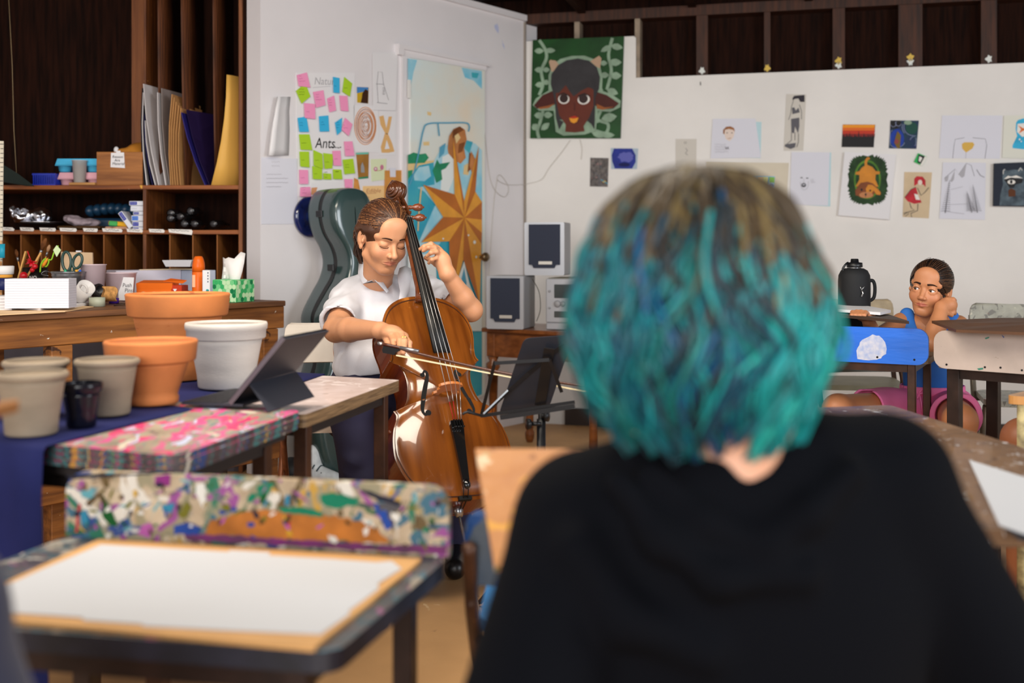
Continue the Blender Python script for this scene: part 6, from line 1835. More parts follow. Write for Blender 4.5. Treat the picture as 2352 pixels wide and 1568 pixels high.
mb = MB(); mb.prism([Vector((*PZ(x, y, .6505).xy, .6504)) for x, y in ((2300, 1206), (2440, 1240), (2470, 1270), (2340, 1240))], (0, 0, .0006)); mb.build('board_edge', c('near_black_board', (30, 30, 36), .5), None, 'dark board edge under the right-hand white sheet', 'board')
ea = [P(1092, 1030, 1.58), P(1420, 1030, 1.58), P(1420, 1300, 1.42), P(1136, 1300, 1.42)]
en = (ea[1] - ea[0]).cross(ea[2] - ea[0]).normalized()
if en.y < 0: en = -en
eb = thing('drawing_easel', 'orange-brown paint-smeared drawing board tilted up left of the dark T-shirt', 'drawing board', (ea[2] + ea[3]) / 2)
mb = MB(); mb.prism(ea, en * .012); mb.build('board', tanw, eb)
mb = MB(); mb.bar(ea[0] + Vector((.05, .02, -.03)), Vector((ea[0].x + .05, ea[0].y + .02, .0)), .025, .02, up=(0, 1, 0)); mb.bar(ea[1] + Vector((-.05, .02, -.03)), Vector((ea[1].x - .05, ea[1].y + .02, .0)), .025, .02, up=(0, 1, 0))
mb.bar(ea[3] + Vector((.05, .015, .02)), Vector((ea[3].x + .05, ea[3].y + .0, 0.0)), .025, .02, up=(0, 1, 0)); mb.bar(ea[2] + Vector((-.05, .015, .02)), Vector((ea[2].x - .05, ea[2].y, 0.0)), .025, .02, up=(0, 1, 0)); mb.build('support_legs', leg_m, eb)
mb = MB(); quad_slab(mb, [P(-260, 938, 1.15), P(42, 934, 1.30), P(44, 960, 1.28), P(-260, 985, 1.05)], P(0, 945, 1.2).z - .012, P(0, 945, 1.2).z, .01)
mb.build('drawing_board', c('tan_board', (180, 124, 76), .6, var=.2), None, 'tan corner of a drawing board at the left photo edge, before the grey pots', 'board')
rq = [Vector((1.335, 2.92, 0)), Vector((1.70, 3.12, 0)), Vector((1.85, 2.82, 0)), Vector((1.37, 2.76, 0))]
rq = [Vector((1.30, 2.87, 0)), Vector((1.46, 3.02, 0)), Vector((1.80, 2.84, 0)), Vector((1.64, 2.69, 0))]
rusty = mat('flaking_yellow_paint_pipe', (196, 180, 130), .6, var=.8, vs=26, rgb2=(60, 40, 26))
mk_table('work_table', 'pale wooden table corner at the right photo edge above a flaking yellow leg', rq, .662, .022, mat('pale_blurred_top', (186, 150, 120), .5, var=.3, vs=8), mat('honey_edge', (196, 140, 78), .5), .0145, (.05, .10), sq=False, legm=rusty, r=.03)
# ================================================================ folding chairs
def chair(name, label, loc, rz, backm, seatm, tubem, w=.40, seat_z=.445, back0=.60, back1=.79, group=None, lean=.06, cat='chair'):
 t = thing(name, label, cat, loc, group)
 M = rotz(loc, rz)
 hw = w / 2
 mb = MB(M)
 rows = []
 for k_, z in enumerate((back0, back0 + .015, back0 + (back1 - back0) * .3, back0 + (back1 - back0) * .65, back1 - .04, back1 - .018, back1 - .006, back1)):
  f = (hw, hw, hw, hw, hw, hw * .985, hw * .95, hw * .88)[k_]
  rows.append([(f * x, -.20 - lean * (z - back0) / .2 - .018 * (1 - x * x), z) for x in (-1, -.92, -.6, -.3, 0, .3, .6, .92, 1)])
 mb.grid(rows, thick=.012, smooth=False)
 mb.build('backrest', backm, t)
 mb = MB(M)
 out = rrect(w - .03, .36, .06)
 mb.prism([(x, y + .0, seat_z - .022) for x, y in out], (0, 0, .022))
 mb.build('seat', seatm, t)
 for s in (-1, 1):
  x = s * (hw - .008)
  mb = MB(M); mb.tube(spline([(x, -.22 - lean, back1 - .05), (x, -.205, back0 - .02), (x, -.16, seat_z - .01), (x, .20, .012)], 5), .0115, 8); mb.build('front_leg', tubem, t)
  mb = MB(M); mb.tube([(x * .93, .10, seat_z - .03), (x * .93, -.24, .012)], .0105, 8); mb.build('rear_leg', tubem, t)
 mb = MB(M); mb.tube([(-hw + .01, .13, .12), (hw - .01, .13, .12)], .008, 8); mb.tube([(-hw + .03, -.19, .10), (hw - .03, -.19, .10)], .008, 8); mb.tube([(-hw + .01, -.15, seat_z - .035), (hw - .01, -.15, seat_z - .035)], .008, 8); mb.build('cross_bar', tubem, t)
 return t
cream_c = mat('cream_enamel', (214, 204, 192), .4, var=.08, vs=9)
add_spots(cream_c, [((170, 150, 130), 22, .72, 4, (1, 1, 1))])
seat_c = splat('stained_cream_seat', (196, 176, 160), [((90, 70, 60), .66), ((160, 120, 90), .62)], seed=31, scale=1.5)
chair('folding_chair', 'cream metal folding chair under the cellist', (-.605, 3.82, 0), math.pi + .12, cream_c, seat_c, mat('brown_tube', (122, 70, 40), .45, metal=.3, var=.4, vs=20), .42, .455, .63, .772)
bei = mat('worn_beige_enamel', (164, 146, 116), .5, var=.25, vs=20)
chair('folding_chair', 'worn beige folding chair behind the black water bottle', (1.50, 4.78, 0), math.pi - .15, bei, mat('olive_grey_seat', (112, 108, 88), .5, var=.2), leg_m, .42, .47, .64, .815, lean=.03)
pgrey = splat('grey_paint_spattered_enamel', (148, 146, 132), [((104, 100, 90), .56), ((150, 40, 50), .67), ((190, 184, 164), .62), ((120, 40, 44), .70)], seed=33, scale=1.4)
chair('folding_chair', 'grey folding chair spattered with red paint at the right', (2.06, 4.25, 0), math.pi - .3, pgrey, pgrey, mat('bare_steel_tube', (120, 110, 96), .4, metal=.6, var=.4), .46, .47, .64, .82, lean=.03)
chair('folding_chair', 'dark folding chair under the girl', (1.40, 4.10, 0), math.pi + .1, mat('dark_olive_enamel', (70, 68, 56), .5), mat('dark_olive_enamel2', (64, 62, 52), .5), leg_m, .36, .42, .56, .66, lean=.03)
bluec = splat('blue_grey_painted_chair', (66, 84, 104), [((20, 70, 130), .54), ((140, 150, 120), .62), ((50, 60, 70), .62)], seed=35, scale=.5, base2=(88, 96, 104))
chair('folding_chair', 'low chair with a smeared blue and grey back, left of the dark T-shirt', (.125, 1.99, 0), math.pi * 2 - .05, bluec, mat('bright_blue_seat', (40, 110, 170), .5, var=.3), leg_m, .38, .42, .50, .622, lean=.03)
# ================================================================ cello
CB0, CS0 = P(1066, 1150, 3.15), P(915, 440, 3.75)
ca = (CS0 - CB0).normalized()
v = Vector((math.sin(math.radians(26)), -math.cos(math.radians(26)), .15))
cn = (v - ca * v.dot(ca)).normalized()
cx_ = ca.cross(cn).normalized()
CM = frame(CB0, cx_, ca, cn)
front_w = wood('cello_spruce_varnish', (134, 74, 24), (96, 48, 14), axis=1, rough=.2, vs=3, bump=.04, coat=.8, rot=tuple(CM.to_euler()))
add_spots(front_w, [((70, 34, 14), 34, .73, 3, (1, .5, 1)), ((160, 98, 38), 4, .64, 6, (1, .5, 1))])
rib_w = wood('cello_maple_ribs', (140, 62, 20), (98, 38, 12), axis=2, rough=.18, vs=4, bump=.03, coat=.8, rot=tuple(CM.to_euler()))
neck_w = wood('cello_neck_maple', (120, 62, 28), (78, 36, 16), axis=1, rough=.25, vs=4, bump=.03, coat=.6)
scroll_w = mat('dark_scroll_maple', (84, 46, 26), .25, var=.3, vs=30, coat=.5)
ebony = mat('ebony', (15, 13, 13), .45, spec=.3)
purf = c('dark_purfling', (58, 28, 12), .4)
seg_lo = spline([(0, 0), (.06, .002), (.115, .02), (.158, .062), (.184, .125), (.187, .175), (.178, .225), (.163, .262), (.160, .278), (.166, .292)], 5)
seg_c = spline([(.166, .292), (.140, .298), (.119, .325), (.108, .365), (.107, .40), (.116, .438), (.132, .458), (.150, .463)], 5)
seg_up = spline([(.150, .463), (.142, .478), (.143, .505), (.150, .545), (.151, .58), (.142, .62), (.118, .66), (.08, .687), (.035, .699), (0, .70)], 5)
half = seg_lo + seg_c[1:] + seg_up[1:]
outl = half + [(-x, y) for x, y in half[-2:0:-1]]
YC = .34
def onr(a):
 """radius of the outline from (0,YC) in direction a"""
 best = .2
 dx, dy = math.cos(a), math.sin(a)
 best = 0
 for i in range(len(outl)):
  x1, y1 = outl[i]; x2, y2 = outl[(i + 1) % len(outl)]
  y1 -= YC; y2 -= YC
  ex, ey = x2 - x1, y2 - y1
  det = dx * -ey + dy * ex
  if abs(det) < 1e-12: continue
  t = (x1 * -ey + y1 * ex) / det
  u = (dx * y1 - dy * x1) / det
  if t > 0 and -1e-6 <= u <= 1 + 1e-6: best = max(best, t)
 return best
def arch(f): return .004 + .026 * (1 - f ** 2.2) - .003 * math.exp(-((f - .93) / .05) ** 2)
def surf(x, y):
 r = math.hypot(x, y - YC)
 if r < 1e-6: return arch(0)
 return arch(min(1, r / onr(math.atan2(y - YC, x))))
cello = thing('cello', 'glossy brown cello held between the knees of the seated musician', 'cello', CB0)
FS = [1.0, .985, .96, .93, .89, .82, .72, .6, .45, .3, .15, .04]
def plate(z0, sg):
 mb = MB(CM)
 n = len(outl)
 vs = []
 for f in FS:
  for x, y in outl:
   vs.append((x * f, YC + (y - YC) * f, z0 + sg * (arch(f))))
 fs = []
 for i in range(len(FS) - 1):
  for k_ in range(n):
   k2 = (k_ + 1) % n
   fs.append((i * n + k_, i * n + k2, (i + 1) * n + k2, (i + 1) * n + k_))
 fs.append([(len(FS) - 1) * n + k_ for k_ in range(n)])
 mb.add(vs, fs, 0, True)
 vs2 = [(x, y, z0) for x, y in outl] + [(x, y, z0 + sg * arch(1)) for x, y in outl]
 mb.add(vs2, [(k_, (k_ + 1) % n, n + (k_ + 1) % n, n + k_) for k_ in range(n)], 0, False)
 return mb
mb = plate(0, 1)
vs = []
for f, in ((.968,), (.957,)):
 for x, y in outl: vs.append((x * f, YC + (y - YC) * f, arch(f) + .0012))
n = len(outl)
mb.add(vs, [(k_, (k_ + 1) % n, n + (k_ + 1) % n, n + k_) for k_ in range(n)], 1, False)
mb.build('front_plate', [front_w, purf], cello)
mb = plate(-.108, -1); mb.build('back_plate', rib_w, cello)
mb = MB(CM)
rin = [(x * .985, YC + (y - YC) * .993, -.108) for x, y in outl]
mb.add(rin + [(x, y, 0.0005) for x, y, z in rin], [(k_, (k_ + 1) % n, n + (k_ + 1) % n, n + k_) for k_ in range(n)], 0, False)
mb.build('ribs', rib_w, cello)
for s in (-1, 1):
 mb = MB(CM)
 cl_ = spline([(.060, .402), (.052, .413), (.046, .404), (.050, .385), (.064, .345), (.079, .300), (.083, .279), (.077, .266), (.068, .270)], 6)
 pts = [(s * x, y) for x, y in cl_]
 vs, N_ = [], len(pts)
 for i in range(N_):
  dx = pts[min(i + 1, N_ - 1)][0] - pts[max(i - 1, 0)][0]; dy = pts[min(i + 1, N_ - 1)][1] - pts[max(i - 1, 0)][1]
  l = math.hypot(dx, dy) or 1
  w = .0034 + .0036 * math.exp(-((i / N_ - .5) / .22) ** 2)
  for q in (-1, 1):
   x, y = pts[i][0] - q * dy / l * w, pts[i][1] + q * dx / l * w
   vs.append((x, y, surf(x, y) + .0009))
 mb.add(vs, [(2 * i, 2 * i + 1, 2 * i + 3, 2 * i + 2) for i in range(N_ - 1)], 0, False)
 for x, y, r in ((.061, .400, .0075), (.067, .272, .009)):
  mb.add([(s * x + r * math.cos(a), y + r * math.sin(a), surf(s * x + r * math.cos(a), y + r * math.sin(a)) + .001) for a in [k_ * math.pi / 9 for k_ in range(18)]], [list(range(18))], 0, False)
 mb.build('f_hole', mat('f_hole_dark', (8, 6, 5), .9), cello)
BY = .335
bz = surf(0, BY)
bo = [(-.043, 0), (-.020, 0), (-.022, .008), (-.010, .022), (0, .025), (.010, .022), (.022, .008), (.020, 0), (.043, 0), (.041, .010), (.032, .016), (.036, .030), (.030, .040), (.039, .052), (.034, .060), (.016, .069), (0, .071), (-.016, .069), (-.034, .060), (-.039, .052), (-.030, .040), (-.036, .030), (-.032, .016), (-.041, .010)]
mb = MB(CM); mb.prism([(x, BY - .004, bz - .004 + z) for x, z in bo], (0, .008, 0))
mb.build('bridge', mat('bridge_maple', (190, 112, 52), .4, var=.2, vs=20), cello)
zb = lambda y: .012 + (y - .70) * -.075 + .0       # fingerboard underside line
FZ = lambda y: .030 + (.99 - y) * .075             # fingerboard underside height above plate plane
mb = MB(CM)
rows = []
for y in (.455, .6, .75, .9, .992):
 w = .030 - (y - .455) / .54 * .0145
 rows.append([(w * math.sin(a), y, FZ(y) - .004 + .011 * math.cos(a)) for a in [(-1 + 2 * i / 8) * 1.35 for i in range(9)]])
mb.grid(rows, thick=-.009)
mb.build('fingerboard', ebony, cello)
mb = MB(CM); mb.tube([(0, .675, .018), (0, .70, .018), (0, .73, .016), (0, .86, .012), (0, .97, .006), (0, 1.0, .000)], [.030, .024, .0185, .0165, .016, .017], 14)
mb.build('neck', neck_w, cello)
mb = MB(CM); mb.box((0, .994, .031), (.031, .006, .012), bev=.002); mb.build('nut', ebony, cello)
mb = MB(CM)
for s in (-1, 1):
 mb.prism([(s * .0165, .99, -.02), (s * .0165, .99, .026), (s * .0145, 1.05, .022), (s * .012, 1.10, .008), (s * .012, 1.105, -.012), (s * .0145, 1.05, -.026)], (s * -.0055, 0, 0))
mb.prism([(-.015, .99, -.02), (.015, .99, -.02), (.012, 1.105, -.014), (-.012, 1.105, -.014)], (0, 0, -.008))
mb.build('pegbox', scroll_w, cello)
mb = MB(CM @ Matrix.Rotation(math.radians(24), 4, 'Y'))
SCY, SCZ = 1.138, -.008
mb.tube(spline([(0, 1.09, -.010), (0, 1.11, -.024), (0, 1.128, -.040), (0, 1.150, -.044), (0, 1.170, -.030), (0, 1.178, -.008)], 5), [.0125] * 26, 12, flat=1.0)
for s in (-1, 1):
 for k_, (r, x0, x1) in enumerate(((.036, .0, .016), (.0275, .016, .024), (.019, .024, .031), (.011, .031, .037))):
  mb.lathe([(r * .98, x0), (r, x0 + .002), (r * .97, x1 - .001), (r * .90, x1), (0, x1)], (0, SCY, SCZ), 28, axis=(s, 0, 0))
 sp_ = []
 for i in range(46):
  a = -1.2 + i * .26
  r = .037 * (1 - i / 58)
  sp_.append((s * (.012 + .024 * i / 46), SCY + r * math.cos(a) * .96, SCZ + r * math.sin(a) * .96))
 mb.tube(sp_, [.0042 - .0018 * i / 46 for i in range(46)], 7)
mb.build('scroll', scroll_w, cello)
peg_m = mat('rosewood_peg', (118, 62, 38), .25, coat=.4)
for s, y in ((1, 1.062), (1, 1.018), (-1, 1.045), (-1, 1.004)):
 mb = MB(CM)
 mb.lathe([(.0055, -.03), (.0065, .022), (.008, .03), (.006, .036), (.012, .046), (.014, .058), (.010, .070), (.003, .074), (.0035, .078), (0, .079)], (s * .0, y, .002), 16, axis=(s, 0, .1))
 mb.build('tuning_peg', peg_m, cello)
mb = MB(CM)
tp = [(-.019, .225), (.019, .225), (.021, .215), (.017, .17), (.0105, .05), (.0095, .028), (-.0095, .028), (-.0105, .05), (-.017, .17), (-.021, .215)]
mb.prism([(x, y, .030 + (y - .03) * .13) for x, y in tp], (0, 0, .012))
mb.ball((0, .034, .042), (.012, .016, .009), 14)
mb.build('tailpiece', mat('black_tailpiece', (14, 14, 15), .18, coat=.6), cello)
for i in range(4):
 mb = MB(CM); x = -.012 + .008 * i
 mb.box((x, .214, .072), (.004, .02, .008)); mb.lathe([(.003, 0), (.003, .012), (0, .012)], (x, .200, .072), 8, axis=(0, -.3, 1))
 mb.build('fine_tuner', mat('black_tuner_metal', (30, 30, 32), .25, metal=.7), cello)
mb = MB(CM); mb.bar((-.02, .004, .008), (.02, .004, .008), .012, .014); mb.tube([(-.008, .03, .034), (-.007, .004, .016), (-.004, -.012, -.03)], .0016, 6); mb.tube([(.008, .03, .034), (.007, .004, .016), (.004, -.012, -.03)], .0016, 6); mb.build('saddle', ebony, cello)
mb = MB(CM); mb.lathe([(.014, .0), (.015, .012), (.010, .03), (0, .03)], (0, .004, -.054), 18, axis=(0, -1, 0)); tfl = (CB0.z + (CM.to_3x3() @ Vector((0, 0, -.054))).z) / ca.z
mb.tube([(0, -.02, -.054), (0, -tfl + .004, -.054)], [.0045, .0035], 8); mb.build('end_pin', mat('steel_rod', (170, 170, 172), .25, metal=.9), cello)
strm = mat('steel_string', (190, 188, 184), .3, metal=.8)
redw = c('red_string_wrap', (170, 30, 34), .5)
for i in range(4):
 x0, xb, xt = -.0105 + .007 * i, -.024 + .016 * i, -.012 + .008 * i
 zt = .0705 - .004 * (abs(i - 1.5) - .5)
 mb = MB(CM)
 mb.tube([(x0, 1.03, .012), (x0, .996, .0375)], .0009, 5)
 mb.tube([(x0, .996, .0375), (xb, BY, bz + zt - .003)], .0007 + .0001 * (3 - i), 5)
 mb.tube([(xb, BY, bz + zt - .003), (xt, .222, .072)], .0007, 5)
 p0, p1 = Vector((xb, BY, bz + zt - .003)), Vector((xt, .222, .072))
 mb.tube([p0 + (p1 - p0) * .5, p1], .0012, 5, mi=1)
 mb.build('string', [strm, redw if i < 2 else strm], cello)
b0, b1 = P(874, 789, 3.20), P(1400, 896, 3.03)
bu_b = (b1 - b0).normalized()
upb = Vector((0, 0, 1)); upb = (upb - bu_b * upb.dot(bu_b)).normalized()
bow = thing('cello_bow', 'cello bow with pale horsehair held over the strings', 'bow', b0)
BLn = (b1 - b0).length
mb = MB()
pts = [b0 + bu_b * BLn * t - upb * (.012 * math.sin(math.pi * min(1, t * 1.02)) * (1 if t > .12 else 0)) for t in [i / 24 for i in range(25)]]
mb.tube(pts, [.0048 - .0016 * i / 24 for i in range(25)], 9)
mb.build('stick', mat('pernambuco', (74, 34, 20), .3, coat=.4), bow)
mb = MB(); h0, h1 = b0 + bu_b * .055 - upb * .024, b0 + bu_b * (BLn - .006) - upb * .016
mb.bar(h0, h1, .009, .0035); mb.build('hair', c('pale_horsehair', (232, 216, 176), .5), bow)
mb = MB(); fr = [(.012, -.004), (.062, -.004), (.062, -.010), (.052, -.016), (.050, -.024), (.014, -.024), (.010, -.016)]
sd = bu_b.cross(upb).normalized()
mb.prism([b0 + bu_b * x + upb * z - sd * .0065 for x, z in fr], sd * .013); mb.build('frog', ebony, bow)
mb = MB(); mb.lathe([(0, -.001), (.006, 0), (.0062, .012), (.005, .014), (0, .014)], b0 - bu_b * .008, 12, axis=bu_b); mb.ball(b0 + bu_b * .030 - upb * .014 - sd * .0066, (.0045, .0045, .002), 10); mb.build('screw_button', mat('silver_fittings', (190, 188, 186), .2, metal=.9), bow)
mb = MB(); mb.tube([b0 + bu_b * .062, b0 + bu_b * .12], .0056, 9); mb.build('grip_winding', mat('silver_winding', (150, 148, 150), .3, metal=.8), bow)
mb = MB(); mb.prism([b1 + upb * .002 - sd * .004, b1 - upb * .018 - sd * .004, b1 - bu_b * .016 - upb * .016 - sd * .004, b1 - bu_b * .03 - sd * .004], sd * .008); mb.build('tip', c('ivory_tip', (220, 214, 200), .4), bow)
# ================================================================ cello case against the door wall
case_m = mat('slate_green_fibreglass', (66, 82, 84), .32, var=.1, vs=4, bump=.06, bs=160, coat=.2)
case_l = mat('dark_green_lid', (48, 68, 68), .22, var=.1, vs=4, coat=.5)
seam_m = mat('black_seam_rubber', (10, 10, 12), .5)
case = thing('cello_case', 'dark grey-green hard cello case standing against the wall behind the cellist', 'case', P(770, 1085, 5.06))
ho = spline([(0, 0), (.12, .006), (.20, .06), (.235, .17), (.238, .28), (.215, .40), (.175, .50), (.165, .57), (.172, .66), (.176, .72), (.15, .775), (.10, .845), (.06, .90), (.036, .97), (.05, 1.04), (.092, 1.11), (.110, 1.18), (.104, 1.25), (.072, 1.305), (.03, 1.32), (0, 1.322)], 4)
oc = ho + [(-x, y) for x, y in ho[-2:0:-1]]
yaw = math.radians(43)
cz = Vector((math.sin(yaw), -math.cos(yaw), 0.0))      # lid faces right
cxx = Vector((math.cos(yaw), math.sin(yaw), 0))
lean = Vector((-.05, .045, 1)).normalized()
CO = P(806, 1100, 5.06); CO.z = 0.012
KM = frame(CO, cxx, lean, cz)
def shell(z0, z1, m, name, dome):
 mb = MB(KM)
 n = len(oc)
 prof = [(1.0, 0), (1.0, .55), (.985, .8), (.94, .95), (.86, 1.0), (.6, 1.04), (.25, 1.06), (.02, 1.06)]
 vs = []
 for f, t in prof:
  for x, y in oc:
   yc = .28 if y < .85 else 1.17
   w = min(1, abs(x) / .06)
   vs.append((x * f, y + (.0 if .35 < y < 1.1 else (yc - y) * (1 - f) * .6), z0 + (z1 - z0) * t))
 fs = []
 for i in range(len(prof) - 1):
  for k_ in range(n):
   fs.append((i * n + k_, i * n + (k_ + 1) % n, (i + 1) * n + (k_ + 1) % n, (i + 1) * n + k_))
 mb.add(vs, fs, 0, True)
 mb.add([(x, y, z0) for x, y in oc], [list(range(n))], 0, False)
 return mb.build(name, m, case)
shell(-.016, -.115, case_m, 'case_body', 0)
shell(.016, .12, case_l, 'case_lid', 0)
mb = MB(KM); n = len(oc)
vs = [(x * .975, .02 + y * .985, z) for z in (-.016, .016) for x, y in oc]
mb.add(vs, [(k_, (k_ + 1) % n, n + (k_ + 1) % n, n + k_) for k_ in range(n)], 0, False); mb.build('seam', seam_m, case)
for y in (.30, .62, .95, 1.20):
 x = -max(q[0] for q in oc if abs(q[1] - y) < .05)
 mb = MB(KM); mb.box((x - .003, y, 0), (.008, .03, .05), bev=.002); mb.build('latch', mat('black_latch', (20, 20, 22), .3, metal=.4), case)
mb = MB(); mb.tube(spline([tuple(P(*p, 4.70)) for p in ((672, 700), (660, 790), (668, 860), (690, 900))], 5), .006, 6)
sn = thing('sneaker', 'white laced sneaker lying on the floor behind the cellist chair', 'shoe', P(745, 1090, 4.80))
g = SDF((-1.0, 4.70, -.02), (-.66, 5.0, .22), .004)
zf = .0
sp0 = PZ(722, 1083, .03);
g.cap((-.885, 4.87, .045), (-.785, 4.82, .03), .042, .030); g.cap((-.885, 4.87, .05), (-.893, 4.875, .13), .042, .04); g.plane((0, 0, .012), (0, 0, -1))
mb = MB(); V, Q = g.mesh(); mb_from(V, Q, mb); mb.build('upper', mat('white_canvas_shoe', (206, 212, 216), .7, var=.15, vs=30), sn)
mb = MB()
for i in range(4): mb.tube(spline([(-.885 + .02 * i, 4.815, .075 - .010 * i), (-.87 + .02 * i, 4.85, .094 - .012 * i), (-.85 + .02 * i, 4.875, .075 - .010 * i)], 4), .003, 5)
mb.build('laces', c('dark_laces', (50, 66, 74), .6), sn)
mb = MB(); g = SDF((-1.10, 4.72, -.01), (-.86, 5.1, .16), .006); g.ell((-.99, 4.90, .05), (.06, .08, .06)); g.plane((0, 0, .002), (0, 0, -1)); g.wrinkle(.004, 60, 2); mb_from(*g.mesh(), mb); mb.build('black_bag', mat('black_nylon', (20, 20, 22), .6), None, 'small black bag on the floor next to the white sneaker', 'bag')
# ================================================================ speakers, small table, stereo, music stand
oak = wood('warm_table_wood', (140, 82, 40), (104, 56, 24), axis=0, rough=.35, vs=4, coat=.3)
tq = [P(1114, 0, 5.62).xy, P(1400, 0, 5.20).xy, P(1430, 0, 5.62).xy, P(1210, 0, 6.06).xy]
tq = [Vector((a[0], a[1], 0)) for a in tq]
u_t = (tq[1] - tq[0]).normalized(); n_t = Vector((-u_t.y, u_t.x, 0)); Wt = .66; Dt = .40
TZ = CH - (752 - HY) / FPX * 5.62
TM_ = frame(tq[0] + Vector((0, 0, 0)), u_t, n_t, (0, 0, 1))
tt = thing('side_table', 'wooden side table with turned legs carrying the stereo and speakers', 'table', tq[0] + u_t * Wt / 2 + n_t * Dt / 2)
mb = MB(TM_); mb.box((Wt / 2, Dt / 2, TZ - .011), (Wt + .03, Dt + .03, .022), bev=.005); mb.build('tabletop', oak, tt)
mb = MB(TM_)
for a, b in (((.03, .02), (Wt - .03, .02)), ((.03, Dt - .02), (Wt - .03, Dt - .02)), ((.02, .03), (.02, Dt - .03)), ((Wt - .02, .03), (Wt - .02, Dt - .03))):
 mb.bar((a[0], a[1], TZ - .085), (b[0], b[1], TZ - .085), .018, .125)
mb.build('apron', oak, tt)
for x in (.03, Wt - .03):
 for y in (.03, Dt - .03):
  mb = MB(TM_); mb.box((x, y, TZ - .085), (.05, .05, .125), bev=.003)
  mb.lathe([(0, 0), (.016, 0), (.024, .02), (.026, .05), (.018, .07), (.022, .08), (.020, .20), (.026, .40), (.030, TZ - .25), (.022, TZ - .225), (.036, TZ - .205), (.036, TZ - .185), (.020, TZ - .172), (.03, TZ - .150)], (x, y, 0), 20); mb.build('leg', oak, tt)
sil = mat('silver_plastic', (176, 178, 184), .35, metal=.25)
sil_d = mat('grey_cabinet', (150, 150, 154), .5)
grl = mat('dark_blue_grille', (38, 44, 62), .8, bump=.3, bs=500)
def speaker(label, c0, w, d, h, ang):
 t = thing('speaker', label, 'speaker', c0, 'speakers of the stereo')
 M = rotz(c0, ang)
 mb = MB(M); mb.box((0, d / 2 + .012, h / 2), (w, d, h), bev=.004); mb.build('cabinet', sil_d, t)
 mb = MB(M); mb.prism([(x, .012, h / 2 + y) for x, y in rrect(w, h, .008)], (0, -.014, 0)); mb.build('front_frame', sil, t)
 mb = MB(M)
 pts = [(-w * .38, -h * .30), (-w * .30, -h * .30), (-w * .26, -h * .36), (w * .26, -h * .36), (w * .30, -h * .30), (w * .40, -h * .30), (w * .40, h * .46), (-w * .38, h * .46)]
 rows = []
 mb.prism([(x, -.003, h / 2 + y) for x, y in pts], (0, -.010, 0)); mb.build('grille', grl, t)
 mb = MB(M); mb.box((w * .04, -.0145, h * .235), (w * .34, .003, h * .06), bev=.0008); mb.build('badge', mat('pale_badge', (196, 192, 184), .4, metal=.3), t)
 return t
TZ1 = TZ + .001
sA = P(1160, 745, 5.50); sA.z = TZ1
speaker('lower left silver speaker standing on the side table', sA, .195, .20, .268, -.30)
st_o = P(1308, 745, 5.42); st_o.z = TZ1
ste = thing('stereo', 'silver stereo unit on the side table partly hidden by the teal hair', 'stereo', st_o)
M = rotz(st_o, -.30); w, d, h = .24, .26, .262
olive = mat('olive_grey_case', (126, 120, 96), .5)
mb = MB(M); mb.box((0, d / 2 + .015, h / 2), (w * .97, d, h * .98), bev=.004); mb.build('cabinet', olive, ste)
mb = MB(M); mb.box((0, .004, h * .56), (w, .022, h * .84), bev=.004); mb.box((0, .006, h * .07), (w, .02, h * .13), bev=.004); mb.build('fascia', sil, ste)
mb = MB(M); mb.box((.01, -.0085, h * .74), (w * .72, .004, h * .26), bev=.002); mb.build('display', mat('dark_display', (60, 66, 66), .15), ste)
mb = MB(M); mb.box((.01, -.0085, h * .30), (w * .72, .004, h * .12), bev=.002); mb.build('cassette_door', mat('smoked_door', (70, 74, 74), .2), ste)
for x, z, r in ((-.06, .50, .018), (-.03, .50, .014), (.075, .5, .02), (-.1, .74, .006), (-.1, .42, .005)):
 mb = MB(M); mb.lathe([(r, 0), (r * .9, .008), (0, .008)], (x, -.0075, h * z), 20, axis=(0, -1, 0)); mb.build('knob', sil_d, ste)
sB = P(1258, 620, 5.58); sB.z = TZ1 + .2695
speaker('upper silver speaker stacked on top of the stereo', P(1250, 620, 5.50).xy.to_3d() + Vector((0, 0, TZ1 + .2715)), .205, .18, .268, -.22)
mb = MB(); mb.tube(spline([tuple(P(*p, 5.36)) for p in ((1222, 640), (1238, 670), (1241, 710), (1232, 738))], 5), .002, 5); mb.build('cord', c('grey_cord', (70, 68, 60)), None, 'thin grey cord hanging between the lower speaker and the stereo', 'cord')
MSd = 2.95
blk_m = mat('matte_black_steel', (22, 22, 25), .4, metal=.2)
ms = thing('music_stand', 'black folding music stand right of the cello', 'music stand', P(1243, 1000, MSd).xy.to_3d())
pb = P(1243, 1000, MSd)
mb = MB(); mb.tube([(pb.x, pb.y, .30), (pb.x, pb.y, P(0, 905, MSd).z)], .0085, 12); mb.build('upper_pole', blk_m, ms)
mb = MB(); mb.tube([(pb.x, pb.y, .18), (pb.x, pb.y, P(0, 962, MSd).z)], .0125, 12); mb.build('lower_pole', blk_m, ms)
for i in range(3):
 a = 2.2 + i * 2.094
 mb = MB(); mb.bar((pb.x, pb.y, .30), (pb.x + .30 * math.cos(a), pb.y + .30 * math.sin(a), .008), .016, .006); mb.bar((pb.x, pb.y, .19), (pb.x + .15 * math.cos(a), pb.y + .15 * math.sin(a), .145), .014, .005); mb.build('leg', blk_m, ms)
for px, py, s in ((1220, 973, -1), (1250, 955, 1)):
 mb = MB(); k0 = P(px, py, MSd - .01); mb.tube([Vector((pb.x, pb.y - .01, k0.z)), k0], .006, 8); mb.lathe([(.006, 0), (.014, .003), (.015, .012), (0, .014)], k0, 14, axis=(s, -.4, 0)); mb.build('knob', blk_m, ms)
